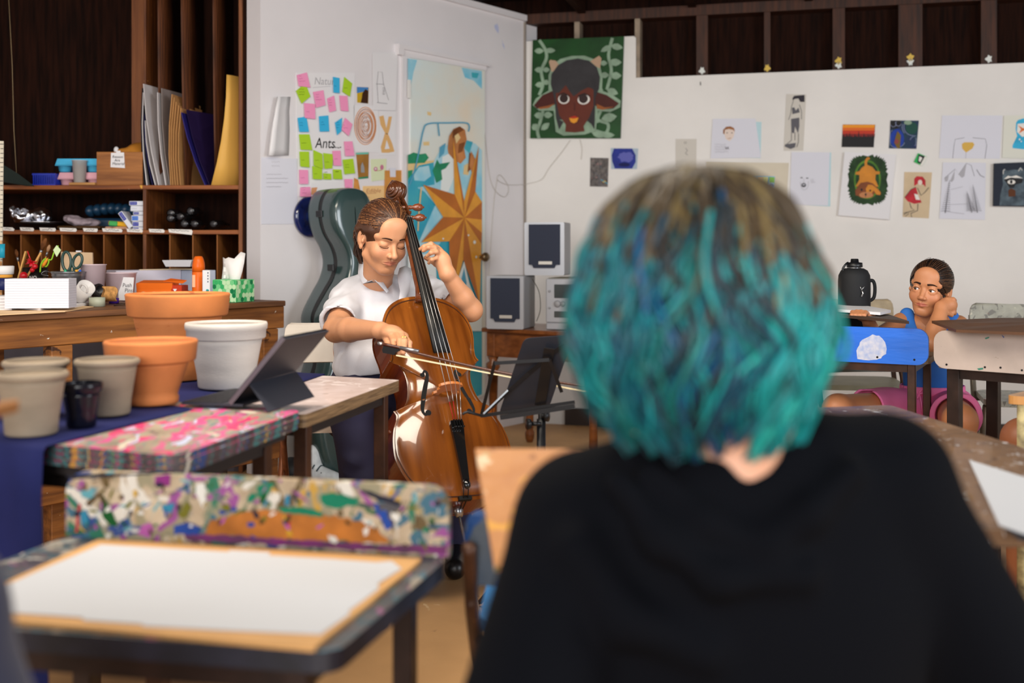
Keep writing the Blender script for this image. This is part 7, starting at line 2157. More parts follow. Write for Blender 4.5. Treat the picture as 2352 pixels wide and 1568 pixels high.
mb = MB(); mb.box(P(1243, 905, MSd), (.035, .035, .03), bev=.004); mb.lathe([(.012, -.02), (.012, .02), (0, .02)], P(1243, 905, MSd - .012), 14, axis=(1, 0, 0)); mb.build('hinge_block', mat('dark_steel_hinge', (60, 62, 66), .3, metal=.8), ms)
dq = [P(1146, 950, 2.96), P(1262, 934, 2.92), P(1318, 768, 2.82), P(1204, 776, 2.86)]
def rq3(q, r):
 out = []
 for i in range(4):
  a, b, c_ = q[i - 1], q[i], q[(i + 1) % 4]
  u, v_ = (a - b).normalized(), (c_ - b).normalized()
  for k_ in range(6):
   t = k_ / 5; out.append(b + u * r * (1 - t) ** 2 + v_ * r * t ** 2)
 return out
nq = (dq[1] - dq[0]).cross(dq[3] - dq[0]).normalized()
mb = MB(); mb.prism(rq3(dq, .018), nq * .004);
mb.build('music_plate', mat('black_plastic_plate', (36, 39, 48), .45), ms)
mb = MB();
for a, b, da, db in (((1104, 955), (1320, 923), 2.95, 2.89), ((1106, 952), (1137, 830), 2.95, 2.88), ((1136, 834), (1262, 826), 2.88, 2.84), ((1112, 950), (1214, 856), 2.95, 2.89), ((1214, 856), (1296, 790), 2.89, 2.83), ((1262, 826), (1290, 900), 2.84, 2.88)):
 mb.bar(P(*a, da - .012), P(*b, db - .012), .009, .004, up=(0, 1, 0))
mb.bar(P(1240, 930, 2.91), P(1262, 800, 2.83), .028, .004, up=(0, 1, 0))
mb.bar(P(1150, 958, 2.86), P(1320, 932, 2.82), .012, .012, up=(0, 1, 0))
mb.build('folding_frame', blk_m, ms)
mb = MB(); mb.bar(P(1110, 950, 2.84), P(1166, 896, 2.88), .004, .004, up=(0, 1, 0)); mb.build('bright_rod', mat('bright_steel', (200, 200, 200), .2, metal=.9), ms)
mb = MB(); mb.tube(spline([tuple(P(*p)) for p in ((1062, 951, 2.83), (1074, 946, 2.83), (1090, 950, 2.84), (1108, 955, 2.86))], 5), [.0035] * 16, 8); mb.build('page_clip', blk_m, ms)
wz = .72
wo = P(1962, 0, 3.95); wo.z = .72
wbt = thing('water_bottle', 'large black insulated water bottle with a carry handle on the desk', 'bottle', wo)
slv = mat('black_neoprene', (14, 15, 18), .75, bump=.1, bs=300)
s = 1 / (FPX / 3.95)
zt = lambda py: CH - (py - HY) * s
R_ = 36 * s
mb = MB(); mb.lathe([(0, wz), (R_, wz), (R_, zt(645)), (R_ * .97, zt(632)), (R_ * .82, zt(621)), (R_ * .58, zt(616)), (0, zt(616))], (wo.x, wo.y, 0), 40); mb.build('sleeve', slv, wbt)
mb = MB(); mb.lathe([(R_ * .44, zt(616)), (R_ * .44, zt(614)), (0, zt(614))], (wo.x, wo.y, 0), 30); mb.build('steel_neck', mat('steel_neck_band', (180, 180, 182), .25, metal=.9), wbt)
mb = MB(); mb.lathe([(R_ * .48, zt(613.5)), (R_ * .50, zt(612)), (R_ * .48, zt(603)), (R_ * .26, zt(602)), (R_ * .24, zt(595)), (R_ * .20, zt(594)), (0, zt(594))], (wo.x + 1 * s, wo.y, 0), 30); mb.build('cap', mat('black_cap', (16, 17, 20), .4), wbt)
mb = MB(); mb.tube(spline([(wo.x - R_ * .4, wo.y, zt(603)), (wo.x - R_ * .62, wo.y - .01, zt(608)), (wo.x - R_ * .78, wo.y - .01, zt(617)), (wo.x - R_ * .74, wo.y - .01, zt(624))], 5), .004, 7); mb.build('cap_strap', mat('black_cap', (16, 17, 20), .4), wbt)
mb = MB(); mb.tube(spline([(wo.x + R_ * .9, wo.y, zt(645)), (wo.x + R_ * 1.2, wo.y, zt(645)), (wo.x + R_ * 1.32, wo.y, zt(660)), (wo.x + R_ * 1.25, wo.y, zt(683)), (wo.x + R_ * .92, wo.y, zt(692))], 6), .0065, 8); mb.build('handle', slv, wbt)
mb = MB()
a = Vector((wo.x + 5 * s, wo.y - R_ - .002, zt(664))); mb.tube([a, a + Vector((.004, -.003, -.012)), a + Vector((-.001, -.002, -.024))], .003, 6); mb.tube([a + Vector((.01, 0, .012)), a], .0016, 6); mb.tube([a + Vector((-.005, 0, .011)), a], .0016, 6); mb.build('zip_clip', mat('silver_clip', (190, 190, 190), .25, metal=.9), wbt)
# ================================================================ people
def skin(name, rgb, lip):
 m = mat(name, rgb, .48, var=.06, vs=14, bump=.05, bs=260, sss=.12)
 nt = m.node_tree; b = nt.nodes['Principled BSDF']
 at = nt.nodes.new('ShaderNodeAttribute'); at.attribute_name = 'tint'
 mx = nt.nodes.new('ShaderNodeMix'); mx.data_type = 'RGBA'
 src = b.inputs['Base Color'].links[0].from_socket
 nt.links.new(at.outputs['Fac'], mx.inputs[0]); nt.links.new(src, mx.inputs[6]); mx.inputs[7].default_value = (*lin(lip), 1)
 nt.links.new(mx.outputs[2], b.inputs['Base Color'])
 return m
def head_frame(c_, yaw, pitch, roll, scale):
 """local x: right in picture, y: out of the face, z: up. yaw>0 turns the face to the right of the picture"""
 R = Matrix.Rotation(yaw, 3, 'Z') @ Matrix.Rotation(0, 3, 'Y')
 F = Matrix(((1, 0, 0), (0, -1, 0), (0, 0, 1)))     # +y local -> towards camera (-Y world), mirrored x kept
 Rr = Matrix.Rotation(roll, 3, 'Y'); Rp = Matrix.Rotation(pitch, 3, 'X')
 A_ = R @ Rr @ F @ Rp.inverted()
 return A_, Vector(c_), scale
def HP(fr, p):
 A_, c_, s = fr
 return c_ + A_ @ (Vector(p) * s)
def sculpt_head(fr, h=.0018, eyes='open', neck=None, ear=(1, 1), child=False, neck_r=.05):
 A_, c_, s = fr
 W = lambda *p: HP(fr, p)
 RA = np.array(A_)
 lo, hi = np.array(c_) - .16 * s - .02, np.array(c_) + .16 * s + .02
 if neck is not None:
  lo = np.minimum(lo, np.array(neck[-1]) - .06); hi = np.maximum(hi, np.array(neck[-1]) + .06)
 g = SDF(lo, hi, h)
 E = lambda p, r, k=.012, mode='add': g.ell(W(*p), [x * s for x in r], RA, k * s, mode)
 C = lambda a, b, ra, rb=None, k=.010, mode='add': g.cap(W(*a), W(*b), ra * s, None if rb is None else rb * s, k * s, mode)
 E((0, -.008, .036), (.074, .094, .086))
 E((0, .022, -.020), (.058 if child else .063, .064, .088), .02)
 E((0, .052, -.045), (.041 if child else .046, .040, .058), .02)
 for q in (-1, 1):
  C((q * (.043 if child else .050), .004, -.060), (q * .014, .064, -.094), .018, .016, .02)
  E((q * .037, .060, -.030), (.026, .024, .026), .018)
  C((q * .052, .058, .026), (q * .012, .081, .024), .011, .011, .014)
  E((q * .0315, .098, .004), (.021, .020, .0125), .012, 'sub')
 E((0, .064, -.094), (.019, .017, .015), .014)
 E((0, .070, .055), (.050, .022, .040), .02)
 nl = .104 if child else .108
 C((0, .080, .012), (0, nl, -.029), .0075, .0095, .010)
 E((0, nl + .001, -.031), (.0105, .010, .009), .006)
 for q in (-1, 1):
  E((q * .0115, .096, -.034), (.0082, .0095, .0075), .005)
  E((q * .0065, .1005, -.0425), (.0036, .005, .003), .003, 'sub')
 lz = -.0595
 for q in (-1, 1):
  C((0, .0880, lz + .0032), (q * .0245, .0805 if child else .0825, lz + .0004), .0054, .0032, .006)
  C((0, .0868, lz - .0062), (q * .0220, .0800 if child else .0815, lz - .0018), .0062, .0036, .006)
  C((0, .0950, lz - .0010), (q * .0265, .0840 if child else .0860, lz - .0008), .0014, .0012, .003, 'sub')
 C((0, .092, -.045), (0, .097, -.053), .003, .003, .004, 'sub')
 E((0, .089, -.0775), (.014, .005, .004), .006, 'sub')
 for i, q in enumerate((-1, 1)):
  if not ear[i]: continue
  Rl = Matrix.Rotation(q * .35, 3, 'Z')
  g.ell(W(q * .077, -.006, -.004), [.0085 * s, .019 * s, .032 * s], np.array(A_ @ Rl), .006 * s)
  g.ell(W(q * .0865, .000, .001), [.006 * s, .0105 * s, .019 * s], np.array(A_ @ Rl), .004 * s, 'sub')
  g.ell(W(q * .079, .010, -.010), [.005 * s, .005 * s, .008 * s], np.array(A_), .004 * s)
  g.ell(W(q * .077, .000, -.034), [.006 * s, .008 * s, .010 * s], np.array(A_), .005 * s)
 for q in (-1, 1):
  if eyes == 'closed':
   E((q * .0315, .0720, .002), (.0170, .0160, .0150), .004)
   C((q * .016, .0850, -.004), (q * .0315, .0895, -.0075), .0011, .0013, .002, 'sub'); C((q * .0315, .0895, -.0075), (q * .047, .0800, -.004), .0013, .0011, .002, 'sub')
   C((q * .018, .0855, .013), (q * .046, .0800, .012), .0012, .0012, .003, 'sub')
  else:
   ub = [(q * .0165, .0800, .001), (q * .024, .0845, .0080), (q * .032, .0860, .0095), (q * .040, .0825, .0075), (q * .0475, .0745, .001)]
   lb2 = [(q * .0165, .0800, .001), (q * .024, .0838, -.0055), (q * .032, .0848, -.0070), (q * .040, .0818, -.0055), (q * .0475, .0745, .001)]
   g.path([W(*p) for p in ub], [.0028 * s] * 5, .004 * s); g.path([W(*p) for p in lb2], [.0024 * s] * 5, .004 * s)
   g.path([W(p[0], p[1] - .003, p[2] + .005) for p in ub], [.0040 * s] * 5, .005 * s)
   g.path([W(p[0], p[1] - .003, p[2] - .004) for p in lb2], [.0040 * s] * 5, .005 * s)
 if neck is not None:
  g.path([W(0, -.028, -.05)] + list(neck), [neck_r] * (len(neck) + 1) if not hasattr(neck_r, '__len__') else neck_r, .014)
 V, Q = g.mesh()
 return V, Q
def face_tint(V, fr):
 """lip (1) and faint cheek colour weights per vertex, in head space"""
 A_, c_, s = fr
 L = (np.array(V) - np.array(c_)) @ np.array(A_) / s
 x, y, z = L[:, 0], L[:, 1], L[:, 2]
 lip = np.clip(1.6 - ((x / .0255) ** 2 + ((z + .0608) / .0098) ** 2) * 1.5, 0, 1) * (y > .074)
 ch = .16 * np.exp(-(((np.abs(x) - .038) / .018) ** 2 + ((z + .03) / .018) ** 2)) * (y > .03)
 nose = .10 * np.exp(-((x / .012) ** 2 + ((z + .032) / .012) ** 2)) * (y > .09)
 return np.clip(lip * .6 + ch + nose, 0, 1)
def add_tint(o, V_all_tint):
 at = o.data.attributes.new('tint', 'FLOAT', 'POINT')
 at.data.foreach_set('value', np.asarray(V_all_tint, np.float32))
def brow_lash(mb, fr, mi, closed, thick=.0022, lash=True):
 W = lambda *p: HP(fr, p)
 n0 = len(mb.v)
 for q in (-1, 1):
  pts = spline([W(q * .014, .0935, .0240), W(q * .024, .0925, .0268), (W(q * .036, .0865, .0272)), W(q * .0475, .0745, .0225)], 5)
  n = len(pts)
  mb.tube(pts, [thick * (1.1 - .75 * i / n) * fr[2] for i in range(n)], 6, mi=mi, flat=1.5)
  if lash:
   z = -.0075 if closed else .0086
   if closed: pts = spline([W(q * .017, .0860, -.0045), W(q * .025, .0893, -.0075), W(q * .0335, .0893, -.0082), W(q * .042, .0850, -.0070), W(q * .0485, .0790, -.0040)], 4)
   else: pts = spline([W(q * .0165, .0825, .001), W(q * .024, .0875, .0070), W(q * .032, .0888, .0085), W(q * .040, .0852, .0065), W(q * .0485, .0760, .0005)], 4)
   mb.tube(pts, .0011 * fr[2], 5, mi=mi)
 return len(mb.v) - n0
def eyes_open(mb, fr, m_white, m_iris, m_pupil, look):
 for q in (-1, 1):
  c_ = (q * .0315, .0700, .0008)
  A_, cc, s = fr
  mb.ball(HP(fr, c_), .0152 * s, 20, mi=m_white)
  d = Vector((look[0], 1, look[1])).normalized()
  pc = Vector(c_) + d * .0130
  mb.ball(HP(fr, pc), (.0062 * s, .0040 * s, .0062 * s), 16, mi=m_iris, R=A_)
  pc = Vector(c_) + d * .0155
  mb.ball(HP(fr, pc), (.0030 * s, .0024 * s, .0030 * s), 12, mi=m_pupil, R=A_)
def finger(g, pts, r0, r1, k=.004):
 n = len(pts)
 g.path([tuple(p) for p in pts], [r0 + (r1 - r0) * i / (n - 1) for i in range(n)], k)
def comb(mb, fr, line, cen, rad, tail, n, seed, mis, r=.0011, off=1.0, part=None):
 """strands swept over the cap from the hairline points to the tail direction"""
 rs = random.Random(seed)
 cen = Vector(cen)
 ln = spline(line, 10)
 tl = Vector(tail).normalized()
 for i in range(n):
  p = Vector(ln[rs.randrange(len(ln))]) - cen
  d0 = Vector((p.x / rad[0], p.y / rad[1], p.z / rad[2])).normalized()
  t0 = rs.choice((0, 0, 0, rs.uniform(0, .6)))
  t1 = rs.uniform(max(.5, t0 + .25), 1.0)
  q_ = Vector((0, 0, 0)); ang = d0.angle(tl)
  wv, wp = rs.uniform(.0, .05), rs.uniform(0, 6.28)
  pts = []
  for k_ in range(11):
   t = t0 + (t1 - t0) * k_ / 10
   v = (d0 * math.sin((1 - t) * ang) + tl * math.sin(t * ang)) / max(1e-4, math.sin(ang))
   v = v + d0.cross(tl) * wv * math.sin(5 * t + wp)
   v.normalize()
   o_ = off + rs.uniform(-.002, .004) + .006 * math.sin(3.14 * t)
   pts.append(HP(fr, cen + Vector((v.x * rad[0], v.y * rad[1], v.z * rad[2])) * o_))
  mb.tube(pts, [r * fr[2] * (.5 + math.sin(3.14 * (.1 + .8 * k_ / 10))) for k_ in range(11)], 4, mi=rs.choice(mis), caps=False)
def body_obj(name, parts, mats, parent):
 """parts: list of (V,Q,mi,tint) joined to one mesh object"""
 mb = MB(); tint = []
 for V, Q, mi, t in parts:
  mb_from(V, Q, mb, mi)
  tint.extend(list(t) if t is not None else [0.0] * len(V))
 return mb, tint
skin_a = skin('light_olive_skin', (204, 146, 108), (182, 92, 80))
hair_m = mat('brown_hair', (84, 52, 34), .36, var=.5, vs=9, bump=.15, bs=60, rgb2=(54, 32, 22), spec=.5)
shirt = mat('white_linen', (206, 205, 211), .75, bump=.12, bs=220, sheen=.2)
pants = mat('navy_trouser_cloth', (34, 32, 62), .8, var=.12, vs=8, bump=.08, bs=240)
shoe_m = mat('black_leather', (20, 18, 18), .35)
W1 = thing('person', 'woman in a white short-sleeved shirt and navy trousers playing the cello', 'person', Vector((-.52, 3.72, 0)))
hf = head_frame(P(879, 546, 3.68), math.radians(34), math.radians(20), math.radians(2), .975)
nk = [P(870, 622, 3.77), P(864, 662, 3.84)]
V, Q = sculpt_head(hf, .0018, 'closed', nk, ear=(1, 1), neck_r=[.050, .050, .056])
tint_h = face_tint(V, hf)
g = SDF((-1.02, 3.12, .35), (.08, 4.10, 1.12), .0032)
shR, shL = P(806, 678, 3.86), P(975, 672, 3.92)
elR, wrR = P(772, 757, 3.60), P(868, 757, 3.36)
elL, wrL = P(1082, 712, 3.66), P(1027, 628, 3.58)
pel = P(845, 930, 3.78)
g.path([P(866, 640, 3.87), P(862, 690, 3.87)], [.056, .075], .03)
g.ell(P(872, 720, 3.86), (.165, .095, .13), k=.03); g.ell(P(860, 800, 3.82), (.145, .098, .14), k=.04); g.ell(pel + Vector((0, 0, .02)), (.165, .12, .11), k=.04)
g.cap(shR, shL, .052, .052, .03)
g.path([shR, elR], [.050, .041], .02); g.path([elR, elR + (wrR - elR) * .35, wrR], [.041, .039, .025], .012)
g.path([shL, elL], [.048, .038], .02); g.path([elL, elL + (wrL - elL) * .35, wrL], [.038, .035, .024], .012)
D = 3.27
kn = [P(897, 768, 3.30), P(909, 765, 3.285), (P(921, 767, 3.28)), P(930, 772, 3.29)]
wv = wrR
for i, k_ in enumerate(kn):
 g.cap(wv + (k_ - wv) * .15 + Vector((0, 0, -.004 + .002 * i)), k_, .021, .0115, .012)
g.ell((wv + kn[1] + kn[2]) / 3, (.030, .028, .020), k=.015)
finger(g, [kn[0], P(903, 783, 3.245), P(904, 797, 3.225), P(905, 808, 3.215)], .0098, .0068)
finger(g, [kn[1], P(918, 782, 3.235), P(917, 799, 3.210), P(916, 813, 3.205)], .0098, .0068)
finger(g, [kn[2], P(930, 783, 3.235), P(929, 798, 3.215), P(927, 811, 3.210)], .0094, .0066)
finger(g, [kn[3], P(941, 787, 3.245), P(941, 799, 3.235), P(939, 806, 3.23)], .0086, .0060)
finger(g, [P(884, 770, 3.33), P(892, 788, 3.28), P(908, 800, 3.255), P(918, 803, 3.25)], .0120, .0078)
kl = [P(1004, 570, 3.60), P(1010, 577, 3.595), P(1013, 589, 3.59), P(1012, 603, 3.60)]
for i, k_ in enumerate(kl):
 g.cap(wrL, k_, .022, .0112, .012)
g.ell((wrL * 1.2 + kl[1] + kl[2]) / 3.2, (.026, .024, .030), k=.015)
finger(g, [kl[0], P(990, 560, 3.575), P(974, 566, 3.565), P(964, 573, 3.575)], .0092, .0064)
finger(g, [kl[1], P(998, 568, 3.565), P(984, 568, 3.550), P(972, 576, 3.560)], .0094, .0064)
finger(g, [kl[2], P(1002, 578, 3.560), P(990, 580, 3.548), P(981, 588, 3.560)], .0092, .0064)
finger(g, [kl[3], P(1002, 592, 3.565), P(992, 596, 3.555), P(985, 604, 3.57)], .0080, .0058)
finger(g, [P(1016, 612, 3.60), P(1002, 606, 3.63), P(990, 598, 3.66), P(978, 592, 3.68)], .0115, .0080)
Vb, Qb = g.mesh()
Vb = relax(Vb, Qb, 1, .4)
mb, tint = body_obj('body', [(V, Q, 0, tint_h), (Vb, Qb, 0, None)], None, None)
n_extra = brow_lash(mb, hf, 1, True, .0024)
mb.ball
body = mb.build('body', [skin_a, c('dark_brow_hair', (58, 34, 22), .7)], W1)
add_tint(body, list(tint) + [0] * n_extra)
mb = MB(); rc = (kn[2] + P(930, 783, 3.235)) / 2; ra = (P(930, 783, 3.235) - kn[2]).normalized()
mb.lathe([(.0100, -.0016), (.0112, 0), (.0100, .0016)], (kn[2] * .25 + P(930, 783, 3.235) * .75), 20, axis=ra); mb.build('ring', mat('gold_ring', (214, 170, 90), .2, metal=.9), W1)
g = SDF(np.array(hf[1]) - .20, np.array(hf[1]) + .18, .0022)
HW = lambda *p: HP(hf, p)
RA = np.array(hf[0])
g.ell(HW(0, -.012, .041), (.083, .101, .091), RA, .01)
g.ell(HW(0, -.050, .005), (.074, .062, .075), RA, .02)
for q in (-1, 1):
 g.cap(HW(q * .064, .030, .035), HW(q * .074, -.030, .020), .017, .020, .012)
g.ell(HW(.006, .118, -.020), (.075, .062, .098), RA, .006, 'sub')
g.ell(HW(0, .075, -.075), (.082, .088, .070), RA, .006, 'sub')
for q in (-1, 1):
 g.ell(HW(q * .084, .000, -.008), (.018, .022, .034), RA, .005, 'sub')
L = None
f0 = g.f
X, Y, Z = np.meshgrid(g.ax[0], g.ax[1], g.ax[2], indexing='ij')
l = np.stack([X, Y, Z], -1) - np.array(hf[1], np.float32)
l = l @ RA.astype(np.float32)
ang = np.arctan2(l[..., 0], l[..., 2] - .02)
rough_ = np.sin(ang * 88 + 3 * np.sin(l[..., 1] * 40)) * .0003 + np.sin(ang * 150 + l[..., 1] * 30) * .0002
g.f = f0 + rough_.astype(np.float32)
Vh, Qh = g.mesh()
mb = MB(); mb_from(Vh, Qh, mb)
rs = random.Random(9)
for i in range(90):      # ponytail waves
 a = HW(-.046 + rs.uniform(-.02, .012), -.080 + rs.uniform(-.02, .01), -.008 + rs.uniform(-.022, .03))
 px, py = rs.uniform(828, 848), rs.uniform(588, 618)
 b = P(px, py, 3.86 + rs.uniform(-.03, .05))
 mid = (a + b) / 2 + Vector((rs.uniform(-.022, .012), rs.uniform(-.02, .02), rs.uniform(-.01, .02)))
 pts = spline([a, a * .6 + mid * .4 + Vector((rs.uniform(-.012, .008), 0, 0)), mid, (mid + b) / 2 + Vector((rs.uniform(-.01, .012), 0, 0)), b], 4)
 mb.tube(pts, [.0038 * (1 - .6 * k_ / len(pts)) for k_ in range(len(pts))], 5)
comb(mb, hf, [(-.079, .004, .012), (-.074, .030, .030), (-.062, .055, .052), (-.040, .072, .074), (-.008, .080, .094), (.020, .078, .092), (.048, .066, .070), (.068, .040, .044), (.079, .006, .014)], (0, -.012, .041), (.083, .101, .091), (0, -.93, -.30), 760, 3, (0, 1, 2, 1, 2), .0013, 1.022)
for i in range(60):      # wisps along the temple, crown and nape
 t_ = rs.random(); q = rs.choice((-1, -1, 1))
 a = HW(q * (.03 + .045 * t_), .07 - .04 * t_, .105 - .05 * t_ + rs.uniform(-.01, .01))
 b = HW(q * .082, -.02 + rs.uniform(-.02, .02), .03 + rs.uniform(-.03, .05))
 m_ = HW(q * (.06 + .02 * t_), .03, .095 - .04 * t_)
 mb.tube(spline([a, m_, b], 5), .0011, 4)
mb.build('hair', [hair_m, mat('light_brown_strands', (128, 84, 52), .34, spec=.5), mat('deep_brown_strands', (52, 31, 21), .4, spec=.5)], W1)
g = SDF((-.98, 3.30, .58), (.02, 4.14, 1.10), .0036)
T_ = .013
g.path([P(866, 642, 3.87), P(862, 690, 3.87)], [.058, .086], .03)
g.ell(P(878, 724, 3.85), (.170, .116, .130), k=.03)
g.ell(P(868, 795, 3.80), (.150, .120, .16), k=.04); g.ell(P(856, 845, 3.76), (.135, .130, .085), k=.04)
g.cap(shR, shL, .063, .062, .03)
slR = shR + (elR - shR) * .80; slL = shL + (elL - shL) * .72
g.path([shR, slR], [.063, .064], .025); g.path([shL, slL], [.062, .062], .025)
g.wrinkle(.0075, 62, 3, aniso=(1.5, 1, .7), n=7)
g.wrinkle(.0030, 150, 13, aniso=(1.4, 1, .6), n=8)
uR = np.array((elR - shR).normalized()); uL = np.array((elL - shL).normalized())
def cut_disc(p, u, r):
 lo = np.array(p) - r - .05; hi = np.array(p) + r + .05
 S, X, Y, Z = g.sl(lo, hi)
 t = (X - p[0]) * u[0] + (Y - p[1]) * u[1] + (Z - p[2]) * u[2]
 rad = np.sqrt(np.maximum(0, (X - p[0]) ** 2 + (Y - p[1]) ** 2 + (Z - p[2]) ** 2 - t * t))
 D_ = np.maximum(-t, rad - r)
 g.f[S] = np.maximum(g.f[S], -D_)
cut_disc(slR, uR, .10); cut_disc(slL, uL, .10)
g.cap(slR - Vector(uR) * .022, elR + Vector(uR) * .02, .054, .054, .004, 'sub'); g.cap(slL - Vector(uL) * .022, elL, .052, .050, .004, 'sub')
g.plane(P(840, 858, 3.70), (.1, 0, -1))
g.path([P(866, 610, 3.80), P(876, 640, 3.76), P(896, 672, 3.735), P(913, 704, 3.70)], [.058, .046, .020, .004], .006, 'sub')
Vs, Qs = g.mesh(); Vs = relax(Vs, Qs, 1, .4)
mb = MB(); mb_from(Vs, Qs, mb)
mb.build('shirt', shirt, W1)
mb = MB()
def flap(rows_, th=.0035):
 mb.grid([[P(*p) for p in r] for r in rows_], thick=th)
flap([[(848, 583, 3.83), (846, 604, 3.79), (858, 622, 3.765), (882, 650, 3.735), (893, 668, 3.715)], [(836, 592, 3.835), (834, 614, 3.785), (846, 630, 3.755), (868, 648, 3.73), (890, 670, 3.712)], [(824, 604, 3.84), (822, 628, 3.785), (833, 651, 3.745), (860, 641, 3.728), (888, 672, 3.711)]])
flap([[(918, 617, 3.81), (913, 632, 3.77), (914, 648, 3.745), (918, 668, 3.72), (914, 700, 3.70)], [(930, 612, 3.82), (928, 636, 3.77), (930, 660, 3.74), (924, 680, 3.72), (915, 702, 3.70)], [(944, 618, 3.83), (944, 640, 3.775), (940, 668, 3.745), (930, 688, 3.72), (917, 704, 3.70)]])
mb.build('collar', shirt, W1)
mb = MB()
for y in (712, 742, 772):
 mb.lathe([(0, 0), (.0055, 0), (.0055, .002), (0, .0025)], P(912 - (y - 712) * .1, y, 3.672), 14, axis=(0, -1, 0))
mb.build('shirt_buttons', c('pearl_button', (226, 222, 218), .25), W1)
g = SDF((-.82, 3.02, -.01), (.06, 4.04, .74), .005)
hipR, hipL = P(815, 930, 3.76), P(905, 925, 3.78)
knR, anR = P(806, 928, 3.36), Vector((-.405, 3.34, .10))
knL, anL = P(1010, 925, 3.52), Vector((-.18, 3.62, .10))
g.ell(pel, (.185, .14, .125), k=.04)
g.path([P(848, 860, 3.78), pel], [.128, .15], .03)
g.path([hipR, knR], [.092, .078], .03); g.path([knR, knR + (anR - knR) * .5, anR], [.078, .070, .082], .02)
g.path([hipL, knL], [.088, .068], .03); g.path([knL, anL], [.066, .055], .02)
g.path([P(812, 1060, 3.30), P(802, 1082, 3.30)], [.028, .012], .02)
g.wrinkle(.006, 26, 21, aniso=(1, 1, 1.3), n=6)
g.plane((0, 0, .055), (0, 0, -1)); g.plane(P(850, 838, 3.78), (0, 0, 1))
Vp, Qp = g.mesh(); mb = MB(); mb_from(relax(Vp, Qp, 1, .4), Qp, mb); mb.build('trousers', pants, W1)
for a in (anR, anL):
 g = SDF((a.x - .08, a.y - .24, -.01), (a.x + .08, a.y + .1, .16), .005)
 g.cap((a.x, a.y + .02, .045), (a.x, a.y - .17, .035), .042, .034, .02); g.cap((a.x, a.y, .06), (a.x, a.y, .14), .04, .036, .02); g.plane((0, 0, .003), (0, 0, -1))
 mb = MB(); mb_from(*g.mesh(), mb); mb.build('shoe', shoe_m, W1)
skin_g = skin('warm_tan_skin', (200, 134, 92), (176, 88, 74))
hair_g = mat('very_dark_brown_hair', (44, 28, 20), .35, var=.4, vs=12, bump=.4, bs=80, rgb2=(26, 17, 13))
tank = mat('cornflower_ribbed_tank', (46, 116, 206), .75, var=.06, vs=9, bump=.1, bs=200)
pinks = mat('pink_shorts_cloth', (250, 128, 186), .7, var=.08, vs=9, bump=.08, bs=160)
G1 = thing('person', 'girl in a blue tank top and pink shorts resting her cheek on her fist', 'person', Vector((1.50, 3.98, 0)))
gf = head_frame(P(2136, 664, 3.84), math.radians(-37), math.radians(1), math.radians(9), .835)
V, Q = sculpt_head(gf, .0017, 'open', [P(2128, 735, 3.90), P(2132, 764, 3.93)], ear=(1, 1), child=True, neck_r=[.038, .037, .042])
tg = np.clip(face_tint(V, gf) * 1.35, 0, 1)
g = SDF((1.05, 3.42, .30), (1.85, 4.12, .93), .0032)
gR, gL = P(2072, 742, 3.90), P(2200, 748, 3.92)          # her right / left shoulder (left / right in the picture)
eR, wR_ = P(2010, 778, 3.80), P(1994, 735, 3.70)
eL, wL = P(2140, 792, 3.66), P(2163, 706, 3.74)
g.cap(gR, gL, .036, .036, .02)
g.ell(P(2135, 790, 3.93), (.098, .068, .12), k=.03); g.ell(P(2140, 870, 3.95), (.092, .066, .12), k=.03); g.ell(P(2145, 930, 3.96), (.115, .085, .07), k=.03)
g.path([gR, eR, wR_], [.035, .030, .021], .012)
g.path([gL, P(2196, 790, 3.80), eL], [.036, .034, .032], .012); g.path([eL, eL + (wL - eL) * .4, wL], [.032, .031, .021], .012)
fc = P(2178, 700, 3.755)
g.ell(fc, (.030, .026, .026), k=.012); g.cap(wL, fc, .022, .024, .012)
for i in range(4):
 y = 686 + i * 9.5
 finger(g, [P(2176, y + 2, 3.745), P(2189, y + 2, 3.745), P(2192, y + 4, 3.775), P(2182, y + 5, 3.795)], .0092, .0074, .0035)
finger(g, [P(2166, 708, 3.73), P(2174, 718, 3.725), P(2186, 724, 3.74)], .009, .007)
for i in range(4):
 x = 1958 + i * 10
 finger(g, [wR_ + Vector((-.02 + .010 * i, 0, .004)), P(x + 8, 722 - (i in (1, 2)) * 2, 3.64), P(x, 717 - (i in (1, 2)) * 1.5, 3.59), P(x - 2, 724, 3.56)], .0085, .0066, .004)
g.ell(P(1990, 726, 3.67), (.030, .035, .014), k=.012)
finger(g, [P(2000, 730, 3.68), P(2000, 728, 3.63), P(1996, 730, 3.60)], .009, .007)
g2 = SDF((.92, 3.25, .0), (1.85, 4.12, .56), .005)
hR, hL = P(2105, 940, 3.96), P(2185, 945, 3.96)
kR, kL = P(1925, 940, 3.72), P(2205, 965, 3.52)
g2.path([hR, kR, Vector((kR.x + .05, kR.y - .03, .06))], [.070, .050, .034], .02)
g2.path([hL, kL, Vector((kL.x + .02, kL.y + .08, .06))], [.070, .052, .034], .02)
for k_ in (kR, kL): pass
for a in (Vector((kR.x + .05, kR.y - .03, .05)), Vector((kL.x + .02, kL.y + .08, .05))):
 g2.cap(a, a + Vector((0, -.12, -.025)), .032, .022, .02)
Vb, Qb = g.mesh(); Vl, Ql = g2.mesh()
mb, tint = body_obj('b', [(V, Q, 0, tg), (relax(Vb, Qb, 1, .35), Qb, 0, None), (Vl, Ql, 0, None)], None, None)
n0 = len(mb.v)
brow_lash(mb, gf, 1, False, .0034)
eyes_open(mb, gf, 2, 3, 4, (-.30, .02))
body = mb.build('body', [skin_g, c('dark_girl_brow', (48, 28, 18), .7), mat('eye_white', (226, 222, 218), .2), mat('brown_iris', (62, 34, 18), .15), mat('pupil', (8, 6, 6), .1)], G1)
add_tint(body, list(tint) + [0] * (len(body.data.vertices) - len(tint)))
RA = np.array(gf[0]); GW = lambda *p: HP(gf, p)
